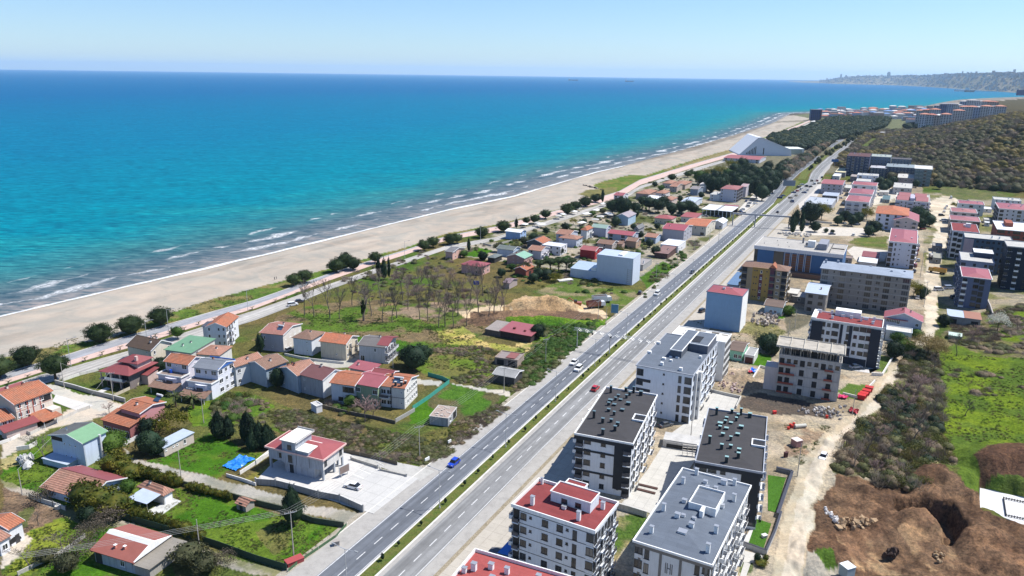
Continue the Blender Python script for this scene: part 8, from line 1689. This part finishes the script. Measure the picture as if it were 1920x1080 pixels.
truck(at((1757,512)),2.4,'yellow dump truck parked in the town street',(.45,.26,.04),(.50,.28,.03),8.5); truck(at((1117,577)),.35,'white tipper truck with brown bed beside the earth heaps',(.7,.7,.7),(.20,.07,.05),8.5,h=3.3); truck(at((1128,568)),.3,'white box lorry parked behind the tipper truck',(.7,.7,.7),(.68,.68,.68),9.,True,h=3.6)
def digger():
    q = at((1082,574)); root = empty('excavator',q,2.9,label='orange brown excavator working at the orange earth heap',cat='excavator'); oc = paintm((.33,.09,.03))
    for y in (-1.1,1.1): obj('track',MB().extr([(-1.8,.35),(-1.5,0),(1.5,0),(1.8,.35),(1.5,.75),(-1.5,.75)],y-.3,y+.3,'y').mesh('track',M_DARK),root)
    obj('body',MB().box(-2,1.2,-1.3,1.3,.8,2.0).mesh('body',oc),root); obj('cab',MB().box(-.1,1.3,.3,1.3,2.0,3.0).mesh('cab',CARGL),root); mb = MB().tube((1,0,1.8),(3.6,0,3.6),.28,.2,6).tube((3.6,0,3.6),(5.0,0,1.8),.2,.15,6); obj('boom',mb.mesh('boom',oc),root); obj('bucket',MB().box(4.6,5.4,-.5,.5,1.0,1.8).mesh('bucket',oc),root)
digger()
def mixer():
    root = empty('mixer_truck',at((1746,486)),1.2,label='cement mixer with pale drum beside the checkerboard block',cat='mixer truck'); mb = MB(); mb.tube((-2.6,0,2.2),(0,0,2.1),.6,1.2,10).tube((0,0,2.1),(1.6,0,1.9),1.2,.8,10); obj('drum',mb.mesh('drum',m_plain((.55,.52,.47))),root); obj('cab',MB().box(1.9,3.8,-1.2,1.2,.6,2.8).mesh('cab',paintm((.35,.33,.28))),root); obj('chassis',MB().box(-3,3.5,-.6,.6,.6,.95).mesh('chassis',M_DARK),root)
    for x in (-2.2,-1.,2.6):
        for y in (-1,1): obj('wheel',box_cyl(.5,.32),root,(x,y,.5))
mixer()
# ------------------------------------------------------------------ loose things
def tarp(name,label,s,P,c,z,cat='tarpaulin',crumple=.35,n=14,seed=1):
    q = [PG(px(s,p)) for p in P]; r = random.Random(seed); mb = MB()
    for i in range(n+1):
        for j in range(n+1): u,v = i/n,j/n; p = (q[0]*(1-u)+q[1]*u)*(1-v)+(q[3]*(1-u)+q[2]*u)*v; mb.v.append((p.x-q[0].x+r.gauss(0,.15*crumple),p.y-q[0].y+r.gauss(0,.15*crumple),z+crumple*r.random()))
    for i in range(n):
        for j in range(n): k = i*(n+1)+j; mb.f.append((k,k+n+1,k+n+2,k+1)); mb.m.append(0)
    return tag(obj(name,mb.mesh(name,m_plain(c,.35,.4,nm='plastic_sheet',var=.4,vs=2)),None,q[0]),label,cat)
tarp('tarpaulin','crumpled bright blue tarpaulin lying on the upper lawn','B',[(1668,262),(1770,298),(1915,205),(1800,178)],(.02,.18,.55),.1,crumple=.5); tarp('tarpaulin','blue plastic sheet in the rubble beside the green tarpaulin','E',[(1780,630),(1820,645),(1835,622),(1795,612)],(.01,.12,.55),.5,crumple=.5,n=6); tarp('tarpaulin','small red sheet next to the blue sheet in the rubble','E',[(1768,640),(1798,648),(1802,632),(1775,625)],(.5,.01,.03),.5,crumple=.5,n=5)
tarp('tarpaulin','pink debris sheets scattered at the foot of the construction block','G',[(520,830),(590,842),(600,820),(530,808)],(.55,.03,.12),.3,crumple=.6,n=7); tarp('tarpaulin','red plastic netting heap by the dirt road junction','G',[(600,930),(670,955),(680,930),(620,905)],(.42,.05,.06),.3,crumple=.9,n=8)
aw = PF(px('b',(585,295)),3.2); r_ = empty('awning',Vector((aw.x,aw.y,0)),-.1,label='large flat bright blue awning beside the maroon roofed block',cat='awning'); ap = [PF(px('b',p),3.2)-Vector((aw.x,aw.y,0)) for p in ((585,292),(800,350),(880,210),(830,30))]; mb = MB(); mb.prism([(p.x,p.y) for p in ap],3.2,3.3); obj('cover',mb.mesh('cover',m_plain((.01,.14,.48),.5)),r_).rotation_euler = (0,0,.1)
for p in ap: obj('post',MB().tube((0,0,0),(0,0,3.2),.05,.05,5).mesh('post',M_STEEL),r_,(p.x*.97,p.y*.97,0)).rotation_euler = (0,0,0)
slab('dark_forecourt',[(390,330),(500,205),(700,215),(860,210),(930,440),(600,400)],.045,m_conc((.12,.12,.13)),0,'b')
def block_pile(s,P,n,size,mat,label,cat,name,seed=1,hz=.5):
    """stones or slabs thrown together: every one a part"""
    q = [PG(px(s,p)) for p in P]; c = sum(q,Vector())/len(q); root = empty(name,c,label=label,cat=cat); r = random.Random(seed); ms = []
    for k in range(5):
        mb = MB(); V = [Vector((math.cos(a)*math.cos(e),math.sin(a)*math.cos(e),math.sin(e)))*r.uniform(.75,1.1) for e in (-.9,0.,.8) for a in [i*1.2566+e for i in range(5)]]; mb.v = [tuple(v) for v in V]
        for a in range(2):
            for i in range(5): mb.f.append((a*5+i,a*5+(i+1) % 5,a*5+5+(i+1) % 5,a*5+5+i)); mb.m.append(0)
        mb.f += [tuple(range(10,15)),(4,3,2,1,0)]; mb.m += [0,0]; ms.append(mb.mesh('stone',mat))
    for k in range(n):
        u,v = r.random(),r.random(); p = (q[0]*(1-u)+q[1]*u)*(1-v)+(q[3]*(1-u)+q[2]*u)*v-c; o = obj('stone',ms[k % 5],root,(p.x,p.y,size*.3+hz*r.random()*(1-abs(u-.5)*1.6))); o.rotation_euler = (r.uniform(0,3),r.uniform(0,3),r.uniform(0,6)); s_ = size*r.uniform(.5,1.2); o.scale = (s_*1.3,s_,s_*.8)
block_pile('H',[(530,730),(840,770),(850,690),(560,650)],46,.85,m_conc((.36,.25,.15),None,.3,'tan_rock',1.),'heap of tan boulders in the brown excavation','rock pile','rock_pile',3,1.2); block_pile('H',[(1230,960),(1310,990),(1320,920),(1250,900)],16,.45,m_conc((.38,.27,.16),None,.3,'tan_rock',1.),'few small pale stones near the pit edge','rock pile','rock_pile',5,.4)
block_pile('H',[(395,580),(540,740),(520,640),(430,560)],26,.5,m_plain((.6,.58,.56),var=.3,nm='debris'),'white building debris beside the dirt road','debris','debris_heap',8,.4); block_pile('H',[(870,930),(1000,950),(1010,900),(920,890)],8,.9,m_plain((.05,.03,.022),nm='dark_clod'),'dark earth clods in the middle of the excavation','earth clod','earth_clods',9,.4)
block_pile('E',[(1540,760),(1700,800),(1780,700),(1600,600)],60,.55,m_plain((.42,.32,.29),var=.4,nm='rubble'),'rubble heap with pinkish bricks beside the white shell building','rubble','rubble_heap',11,.5); block_pile('W',[(880,400),(1230,430),(1350,250),(900,200)],70,.8,m_plain((.36,.31,.27),var=.45,nm='rubble'),'scrap and rubble yard behind the pale blue tall block','rubble','rubble_heap',12,.8); block_pile('B',[(125,225),(200,275),(285,240),(190,180)],16,1.1,m_plain((.42,.42,.40),var=.3),'stack of broken grey slabs on the lawn before the tall white house','debris','debris_heap',13,1.2)
block_pile('G',[(200,930),(560,1000),(600,880),(330,900)],50,.55,m_plain((.40,.37,.34),var=.4),'grey rubble spread below the construction block','rubble','rubble_heap',14,.3); block_pile('K',[(1400,545),(1720,560),(1700,530),(1380,520)],40,1.,m_plain((.5,.47,.42),var=.4),'line of rubble behind the long commercial roof','rubble','rubble_heap',15,.5); block_pile('M',[(1345,38),(1400,58),(1560,92),(1420,50)],26,.9,m_plain((.10,.09,.08),var=.3),'dark rock groyne at the creek mouth on the beach','rock pile','rock_groyne',16,.3)
for i,(p,c,lb) in enumerate([((1615,748),(.45,.02,.02),'red container at the lower end of the red row'),((1619,744),(.45,.02,.02),'red container second in the row by the dirt road'),((1624,739),(.42,.02,.02),'red container third in the row by the dirt road'),((1629,733),(.4,.03,.03),'red container fourth in the row by the dirt road')]):
    q = PG(p); o = empty('waste_container',q,1.,label=lb,cat='container',group='red containers by the dirt road'); obj('bin',MB().extr([(-1.,0),(1.,0),(1.2,1.5),(-1.2,1.5)],-1.,1.,'x').mesh('bin',m_plain(c)),o); obj('rim',MB().box(-1.05,1.05,-1.25,1.25,1.5,1.6).mesh('rim',m_plain(c)),o)
def small_box(p,dims,c,label,cat,name,lid=None,rz=.4):
    q = PG(p); o = empty(name,q,rz,label=label,cat=cat); w,d,h = dims; obj('body',MB().box(-w/2,w/2,-d/2,d/2,-.1,h).mesh('body',m_plain(c)),o); obj('lid',MB().box(-w/2-.08,w/2+.08,-d/2-.08,d/2+.08,h+.01,h+.1).mesh('lid',m_plain(lid or c)),o)
small_box((1493,836),(2.2,2.2,2.),(.30,.16,.15),'small pinkish concrete cabin beside the dirt road','cabin','concrete_cabin',(.6,.5,.46)); small_box((1473,857),(.9,.7,1.4),(.06,.02,.02),'small dark red box on the rubble plot','box','site_box'); small_box((1587,1078),(2.2,2.2,2.3),(.3,.38,.40),'pale blue site toilet cabin at the bottom of the picture','cabin','site_cabin',(.62,.66,.66)); small_box((631,1022),(1.2,.9,1.1),(.3,.27,.24),'grey service box on the highway footpath','service box','service_box'); small_box((552,1055),(3.6,1.8,.9),(.25,.05,.05),'red roofed bus stop like box below the lawn pole','box','pump_box',(.32,.06,.06),.7); small_box((1433,1008),(1.1,.8,.7),(.6,.6,.58),'white box on the apartment lawn','box','garden_box'); small_box((1452,776),(1.,.7,.9),(.5,.03,.03),'bright red box on the dark soil beside the charcoal roof','box','site_box'); small_box((109,954),(1.,.8,.8),(.55,.52,.46),'white stone block by the ploughed plot fence','block','stone_block')
q = PG((1500,802)); o = empty('culvert_pipe',q+Vector((0,0,.6)),.2,label='grey concrete pipe lying beside red barrels',cat='pipe'); obj('pipe',MB().tube((-1.8,0,0),(1.8,0,0),.6,.6,12).mesh('pipe',m_plain((.45,.44,.38))),o); obj('pipe_mouth',MB().tube((1.81,0,0),(1.83,0,0),.45,.45,12).mesh('pipe_mouth',M_DARK),o)
for i,p in enumerate([(1478,806),(1485,802),(1482,800),(1488,798),(1550,784)]): q = PG(p); o = empty('barrel',q,label='%s small red barrel on the plot beside the charcoal roofed block' % ORD[i],cat='barrel',group='red barrels'); obj('drum',MB().tube((0,0,0),(0,0,.9),.4,.4,10).mesh('drum',m_plain((.5,.03,.02))),o); obj('lid',MB().tube((0,0,.9),(0,0,.95),.42,.42,10).mesh('lid',m_plain((.4,.03,.02))),o)
# ramp and scaffold frames behind the charcoal roofed block
r_ = empty('ramp_structure',PG(px('F',(1130,110))),TA*-.2,label='concrete garage ramp with pale walls behind the charcoal roofed block',cat='ramp'); obj('deck',MB().box(0,13,0,5,2.0,2.3).mesh('deck',M_CONC),r_,None,-.22); obj('side_wall',MB().box(0,13,-.2,0,0,2.0).mesh('side_wall',m_wall((.5,.49,.47))),r_,None,-.22); obj('opening',MB().box(1,9,-.26,-.21,.2,1.3).mesh('opening',M_DARK),r_,None,-.22)
r_ = empty('scaffold',PG(px('F',(1275,175))),-.2,label='pale scaffold frame between the ramp and the grey parapet block',cat='scaffold'); mb = MB()
for k in range(5): mb.box(0,5.5,-.1,.1,k*.8,k*.8+.12); 
for k in range(5): mb.box(k*1.35,k*1.35+.1,-.1,.1,0,3.4)
obj('frame',mb.mesh('frame',m_plain((.6,.56,.5))),r_)
# parking lines on the white pad
mb = MB()
for k in range(5):
    a,b = PG(px('D',(640+k*62,340-k*32))),PG(px('D',(760+k*50,385-k*33))); d = (b-a).normalized(); n = Vector((-d.y,d.x,0))*.06; mb.face([tuple(p+Vector((0,0,.116))) for p in (a-n,b-n,b+n,a+n)])
tag(obj('parking_lines',mb.mesh('parking_lines',m_plain((.75,.75,.73)))),kind='structure')
# rebar frame on the fresh foundation
z_ = -3.2+float(hland(*PG((1870,940))[:2]))+.65; mb = MB(); fp = [PF(px('H',p),z_+.0) for p in ((1765,500),(2060,560),(2080,690),(1785,630))]
for a,b in ((0,1),(0,3),(3,2)):
    A,B = fp[a],fp[b]; 
    for k in range(15): p = A.lerp(B,k/14); mb.box(p.x-.08,p.x+.08,p.y-.08,p.y+.08,z_-.1,z_+.55)
    mb.tube(A+Vector((0,0,.3)),B+Vector((0,0,.3)),.12,.12,4)
tag(obj('rebar_frame',mb.mesh('rebar_frame',m_plain((.05,.05,.055)))),'dark rebar frame standing on the white foundation slab','rebar')
# ------------------------------------------------------------------ people on the beach
def person(p,label,col,leg,walk=.3,rz=0.,z=0.,group=None):
    q = PG(p,z) if z else PG(p); B = {'pel': (0,0,.95,.13),'ch': (0,0,1.25,.16),'nk': (0,.01,1.48,.06),'hd': (0,.03,1.64,.105),'top': (0,.03,1.76,.07),'sl': (-.19,0,1.42,.06),'sr': (.19,0,1.42,.06),'el': (-.25,-.06,1.14,.045),'er': (.25,.08,1.14,.045),'hl': (-.26,.08,.9,.035),'hr': (.26,-.03,.9,.035),
        'tl': (-.1,0,.86,.09),'tr': (.1,0,.86,.09),'kl': (-.11,walk*.35,.47,.065),'kr': (.11,-walk*.3,.47,.065),'al': (-.11,walk*.5,.08,.045),'ar': (.11,-walk*.7,.10,.045),'fl': (-.11,walk*.5+.17,.03,.04),'fr': (.11,-walk*.7+.16,.05,.04)}
    E_ = [('pel','ch'),('ch','nk'),('nk','hd'),('hd','top'),('ch','sl'),('ch','sr'),('sl','el'),('sr','er'),('el','hl'),('er','hr'),('pel','tl'),('pel','tr'),('tl','kl'),('tr','kr'),('kl','al'),('kr','ar'),('al','fl'),('ar','fr')]
    ks = list(B); me = bpy.data.meshes.new('person'); me.from_pydata([B[k][:3] for k in ks],[(ks.index(a),ks.index(b)) for a,b in E_],[]); n = NT('clothes'); tc = n.add('ShaderNodeTexCoord').outputs['Object']; sp = n.add('ShaderNodeSeparateXYZ'); n.link(tc,sp.inputs[0]); r = n.ramp(sp.outputs[2],[(0,leg),(.93,leg),(.94,col),(1,col)]); 
    mr = n.add('ShaderNodeMath',operation='GREATER_THAN',i_1=1.5); n.link(sp.outputs[2],mr.inputs[0]); me.materials.append(n.done(n.mix(mr.outputs[0],r.outputs[0],(.35,.2,.14)),.8,.2))
    o = obj('person',me,None,q,rz); sk = o.modifiers.new('skin','SKIN'); lay = me.skin_vertices[0].data if me.skin_vertices else None
    if lay is None:
        return None
    for i,k in enumerate(ks): lay[i].radius = (B[k][3],)*2
    lay[0].use_root = True; s_ = o.modifiers.new('sub','SUBSURF'); s_.levels = s_.render_levels = 1
    return tag(o,label,'person',group)

for i,(x,y,w) in enumerate([(1002,425,4),(1012,428,5),(985,428,4),(1052,412,5),(1062,408,4),(1083,402,5),(1090,396,4),(1105,405,6),(1118,398,5),(1120,410,6),(1133,405,6),(1140,395,5),(1108,418,5),(1128,388,4),(1090,425,5),(1148,410,4)]):
    o = empty('garden_pavilion',PG((x,y)),i*.5,label='%s pale canopy of the seaside tea garden, counting from the near end' % ORD[i],cat='canopy',group='canopies of the seaside tea garden'); obj('roof',roof_mesh('hip',w,w*.8,2.3,.8,.2,M_WHITE if i % 3 else R_LIGHT),o); posts(o,[(.1,.1),(w-.1,.1),(w-.1,w*.8-.1),(.1,w*.8-.1)],2.3,WOODP,.07)

TS_ = [(1765,405),(1772,392),(1768,415),(1720,470),(1718,478),(1722,490),(1716,500),(1714,510),(1722,462),(1783,372),(1676,355),(1650,368),(1720,560),(1730,430),(1760,545),(1790,560),(1535,588),(1428,560),(1560,440),(1600,442),(1580,385),(1575,372)]
for i,p in enumerate(TS_): R_ = random.Random(i+50); car(at(p),R_.choice([1.0,1.1,2.6,.1]),R_.choice([WH,SIL,BLK,(.3,.03,.03),WH,(.12,.14,.2)]),R_.choice(['sedan','hatch','suv','van']),'%s car parked along the streets of the eastern town, counting from the lower end' % ORD[i],'cars parked in the eastern town',parts=False,lights=False)
for i,(s_,fl,fr,bk,h,c,rf) in enumerate([('L',(1500,275),(1600,285),(1600,262),2.6,(.6,.6,.6),R_WHITE),('L',(1525,385),(1580,392),(1585,372),2.4,(.55,.55,.5),R_LIGHT),('L',(1530,415),(1578,420),(1585,405),2.4,(.6,.6,.58),R_WHITE),('L',(500,182),(575,188),(580,145),2.6,(.25,.3,.3),m_metal_roof((.08,.13,.13))),('X',(840,262),(1000,275),(1005,190),5,(.2,.2,.22),m_felt((.55,.50,.32))),('X',(1075,330),(1170,345),(1180,310),5,(.22,.2,.2),m_felt((.30,.26,.24))),('X',(820,335),(905,345),(912,312),3,(.5,.5,.5),R_WHITE),('X',(985,500),(1090,510),(1098,462),3.5,(.5,.5,.48),R_LIGHT),('X',(1510,560),(1650,575),(1660,540),3,(.5,.48,.45),R_LIGHT),('U',(640,350),(780,365),(790,325),3.,(.30,.27,.24),m_felt((.22,.17,.15))),('T',(925,960),(1085,985),(1095,905),3.2,(.4,.38,.35),m_felt((.5,.48,.44))),('T',(1000,1010),(1215,1040),(1220,960),2.6,(.2,.19,.18),m_felt((.40,.38,.35))),('V',(70,250),(215,262),(225,215),3.2,(.2,.2,.2),m_felt((.3,.28,.26))),('V',(80,430),(200,440),(205,350),3.,(.25,.26,.24),m_felt((.26,.26,.22))),('K',(1650,230),(1770,245),(1830,190),4.5,(.3,.33,.38),m_felt((.34,.37,.42))),('J',(240,850),(380,862),(465,800),6,(.6,.62,.64),R_LIGHT),('J',(5,800),(75,812),(85,775),4,(.55,.55,.55),R_WHITE)]):
    bld('shed','%s low flat outbuilding between the eastern apartment blocks' % ORD[i],'shed',s_,fl,fr,bk,h,c,('flat',.05,rf),F='.w.',nf=1,panes=False,group='low outbuildings between the eastern blocks')
# ------------------------------------------------------------------ people, far town, headland, ships, air
def add_person(*a,**k):
    me = None
    try: return person(*a,**k)
    except Exception as e: print('person',e)
for i,(p,lb,c,l) in enumerate([((515,525),'person in dark clothes walking on the beach near the dune grass',(.05,.05,.06),(.02,.02,.03)),((518.5,524),'person in black beside the first on the beach',(.02,.02,.02),(.03,.03,.05))]):
    add_person(p,lb,c,l,rz=1.+i)
R = random.Random(12)
FW = [m_wall(c,.05) for c in ((.55,.52,.50),(.50,.40,.34),(.36,.40,.50),(.62,.60,.60),(.42,.30,.26),(.12,.16,.30))]; FR_ = [m_plain(c) for c in ((.38,.13,.09),(.42,.18,.12),(.35,.34,.34),(.55,.54,.52),(.20,.20,.22),(.12,.22,.42))]
def far_block(p,w,d,h,wm,rm,label,group=None,cat='apartment block',rows=True,rz=None,name='apartment_building',z0=None,hip=True):
    q = PG(p); q.z = float(hland(q.x,q.y)) if z0 is None else z0
    root = empty(name,q,rz if rz is not None else R.uniform(-.5,.1),label=label,cat=cat,group=group); obj('wall',MB().box(0,w,0,d,-3,h).mesh('wall',wm),root)
    obj('roof',roof_mesh('hip' if hip else 'flat_',w,d,0,2.2,.8,rm) if hip else MB().box(-.4,w+.4,-.4,d+.4,0,.6).mesh('roof',rm),root,(0,0,h+.01))
    if rows:
        n = max(2,int(h/3)); nc = max(2,int(w/4))
        for f in range(n):
            mb = MB()
            for c in range(nc): x = w*(c+.5)/nc; mb.box(x-1.1,x+1.1,-.12,-.01,.7,2.3)
            for c in range(max(1,int(d/5))): y = d*(c+.5)/max(1,int(d/5)); mb.box(-.12,-.01,y-1,y+1,.7,2.3)
            tag(obj('window_row',mb.mesh('window_row',GLASS),root,(0,0,f*h/n)),kind='stuff'); 
    return root
TWR = [(1719,207,20,18,0,1,1850),(1731,206,20,18,1,0,1850),(1744,205,20,18,3,1,1850),(1752,198,22,18,2,4,2000),(1764,195,22,18,5,4,2000),(1776,195,22,18,2,4,2000),(1788,197,20,18,0,2,2000),(1788,207,20,16,0,1,1750),(1801,190,26,20,2,2,2100),(1814,188,26,20,0,2,2100),(1828,190,24,20,3,2,2100),(1842,190,24,18,0,1,2050),(1852,191,22,18,1,0,2050),(1800,200,22,16,3,1,1850),(1812,200,22,16,0,1,1850),(1826,201,22,16,2,2,1850),(1840,199,22,16,0,1,1850),(1853,200,22,16,3,4,1850),(1866,199,20,16,0,1,1850),(1725,214,18,14,3,1,1700),(1738,215,18,14,0,0,1700),(1752,216,18,14,1,3,1700),(1765,214,18,14,0,1,1700)]
for i,(x,yt,w,d,a,b,D_) in enumerate(TWR):
    yh = 139+(x-960)*.0135; r_ = ray((x,yt)); k_ = math.hypot(r_.x,r_.y); bp = Vector((r_.x/k_*D_,r_.y/k_*D_,0)); hh = CAMH+r_.z/k_*D_
    PG_ = PG; PG = lambda p,dz=0.,bp=bp: bp.copy()
    far_block((x,yt),w,d,hh,FW[a],FR_[b],'%s tower block of the cluster beyond the wooded hill, counting from the sea' % ORD[i],'tower blocks beyond the wooded hill',rz=-.45,z0=0.)
    PG = PG_
far_block((1519,226),22,20,26,m_wall((.03,.05,.16),.05),FR_[4],'dark blue and brick red block standing at the end of the beach',hip=False,rz=-.2); far_block((1528,226),14,20,25,m_wall((.28,.07,.05),.05),FR_[4],'brick red half of the block at the end of the beach',hip=False,rz=-.2); far_block((1521,236),16,12,9,m_wall((.16,.15,.22),.05),FR_[3],'small dark house between beach and pine forest')
LT = []
for k in range(145):
    x = R.uniform(1532,1800); y = 209+R.random()*(19 if x < 1650 else 27)-(x-1532)*.022
    if 1590 < x < 1612 and y < 218: continue
    if y > 222 and x < 1665: y = R.uniform(213,221)
    LT.append((x,y))
LT.sort()
for i,(x,y) in enumerate(LT): far_block((x,y),R.uniform(12,26),R.uniform(10,16),R.uniform(5,15),R.choice(FW[:5]+[FW[3]]),R.choice(FR_),'%s small house of the low coastal town, counting from the sea end' % ORD[i],'houses of the low coastal town','house',rows=False,name='town_house',hip=R.random() < .6)
far_block((1601,219),60,14,7,FW[3],FR_[3],'long white low hall at the edge of the pine forest',rows=False,hip=False,rz=-.1,cat='hall',name='hall'); far_block((1650,254),34,14,5,FW[3],FR_[3],'low white petrol station like roof beside the hill road',rows=False,hip=False,rz=-.2,cat='hall',name='hall'); far_block((1628,206),30,20,7,FW[4],FR_[1],'brown mound like block on the far shore plain',rows=False,cat='hall',name='hall')
far_block((1905,206),40,20,14,m_wall((.16,.18,.30),.05),FR_[4],'dark block peeping over the hill at the picture edge',rows=False,hip=False,z0=58)
def light_pole(p,h,lb): q = PG(p); o = empty('antenna_mast',q,label=lb,cat='mast'); obj('mast',MB().tube((0,0,0),(0,0,h),.5,.3,5).mesh('mast',M_STEEL),o); obj('mast_head',MB().box(-.8,.8,-.8,.8,h,h+1.5).mesh('mast_head',M_STEEL),o)
light_pole((1572,236),34,'slim tall mast rising from the pine forest')
# the distant headland with its city
def headland():
    prof = [(1480,153.5,152.8),(1500,154.6,152.5),(1545,156,152.0),(1560,157,149.5),(1580,157.5,146.0),(1620,158.5,144.5),(1680,160,144.0),(1740,163,143.0),(1800,167,141.4),(1860,171,140.6),(1920,175,139.8),(2000,181,139.5),(2120,190,139.5),(2300,205,141.)]
    mb = MB(); N_ = 40; rows = []; xs = np.linspace(1480,2300,260); P = np.array(prof)
    for x in xs:
        yb,yt = np.interp(x,P[:,0],P[:,1]),np.interp(x,P[:,0],P[:,2]); b = PF((x,yb),0.); d0 = math.hypot(b.x,b.y); ux,uy = b.x/d0,b.y/d0; row = []
        D1 = 1500.; dd = ray((x,yt)); ht = CAMH+dd.z/math.hypot(dd.x,dd.y)*(d0+D1)
        for k in range(N_):
            f = k/(N_-1); D = D1*f*1.6; q = min(1,f*1.6); h = max(ht,4)*(q*q*(3-2*q))**.8; h *= (1+.02*(fbm(np.array(b.x+ux*D),np.array(b.y+uy*D),500.)-.5)*2*q) if f < .99 else 0.2; row.append((b.x+ux*D,b.y+uy*D,h-1.5 if k == 0 else h))
        rows.append(row)
    V = np.array(rows).reshape(-1,3); I = np.arange(len(V)).reshape(len(xs),N_); Q = np.stack([I[:-1,:-1],I[1:,:-1],I[1:,1:],I[:-1,1:]],-1).reshape(-1,4)
    n = NT('distant_land'); ge = n.add('ShaderNodeNewGeometry').outputs['Position']; a = n.noise(.004,4,.7,ge); b_ = n.noise(.02,3,.8,ge); r = n.ramp(a.outputs[0],[(.35,(.05,.075,.035)),(.6,(.12,.11,.07))]); r2 = n.ramp(b_.outputs[0],[(.45,(0,0,0)),(.62,(1,1,1))]); m = n.done(n.mix(r2.outputs[0],r.outputs[0],(.26,.22,.19)),.95,.1)
    tag(obj('headland',fast_mesh('headland',V,Q,[m],True)),kind='structure')
    # the city as one mass of little blocks
    mb = MB(); r_ = random.Random(3)
    for k in range(2600):
        i = int(r_.uniform(18,259)); j = int(2+30*r_.random()**.8); p = rows[min(i,259)][j]; w = r_.uniform(10,26); h = r_.uniform(8,22) if j < 18 else r_.uniform(14,34)
        if r_.random() < .04: h *= 1.7
        mb.box(p[0]-w/2,p[0]+w/2,p[1]-w/2,p[1]+w/2,p[2]-20,p[2]+h,r_.randrange(3))
    tag(obj('distant_city',mb.mesh('distant_city',m_plain((.50,.47,.44)),m_plain((.38,.30,.26)),m_plain((.30,.31,.33)))),kind='stuff')
    for (x,w,h,lb) in ((1575,26,75,'lone slender tower at the tip of the distant headland'),(1664,44,80,'broad tower standing on the distant headland ridge')):
        i = int((x-1480)/(2300-1480)*259); p = rows[i][24]; o = empty('tower',p,label=lb,cat='tower'); obj('shaft',MB().box(-w/2,w/2,-w/2,w/2,-30,h).mesh('shaft',m_plain((.4,.38,.36))),o); obj('tower_top',MB().box(-w/3,w/3,-w/3,w/3,h,h+14).mesh('tower_top',m_plain((.4,.38,.36))),o)
headland()
# far spit and the low far shore glimpsed above the water
a,b = PF((1490,151.2)),PF((1560,152.6)); 
tag(obj('breakwater',MB().box(-1700,1700,-60,60,-1,14).mesh('breakwater',m_plain((.25,.23,.2))),None,(a+b)/2,math.atan2((b-a).y,(b-a).x)),'long low breakwater off the tip of the distant headland','breakwater')
q = PF((1823,171.5)); o = empty('pier',q,.1,label='long thin pier below the distant city',cat='pier'); obj('deck',MB().box(-60,900,-12,12,3,7).mesh('deck',m_plain((.3,.3,.32))),o); obj('pier_head',MB().box(-160,-60,-30,30,0,18).mesh('pier_head',m_plain((.6,.6,.6))),o)
def ship(p,L,label):
    q = PF(p); o = empty('cargo_ship',q,.1,label=label,cat='ship'); mb = MB(); mb.extr([(-L/2,14),(-L/2+5,-1),(L/2-12,-1),(L/2,16)],-12,12,'y'); obj('hull',mb.mesh('hull',m_plain((.10,.08,.08))),o); obj('deckhouse',MB().box(-L/2+6,-L/2+32,-10,10,12,38).mesh('deckhouse',m_plain((.6,.6,.6))),o)
ship((1075,151),190,'tiny dark cargo ship on the horizon, nearer the middle of the sea'); ship((1180,153.2),160,'smaller cargo ship on the horizon toward the headland'); ship((1818,172.5),90,'white boat by the pier below the distant city')
# ------------------------------------------------------------------ the air
hz = NT('air'); hz.n.remove(hz.b); pv = hz.add('ShaderNodeVolumePrincipled'); pv.inputs['Color'].default_value = (.58,.80,1.0,1); pv.inputs['Density'].default_value = 0.000030; pv.inputs['Anisotropy'].default_value = .2; hz.link(pv.outputs[0],hz.out.inputs['Volume'])
hb = obj('haze',MB().box(-45000,45000,-45000,45000,-16,420).mesh('haze',hz.m)); tag(hb,kind='stuff')
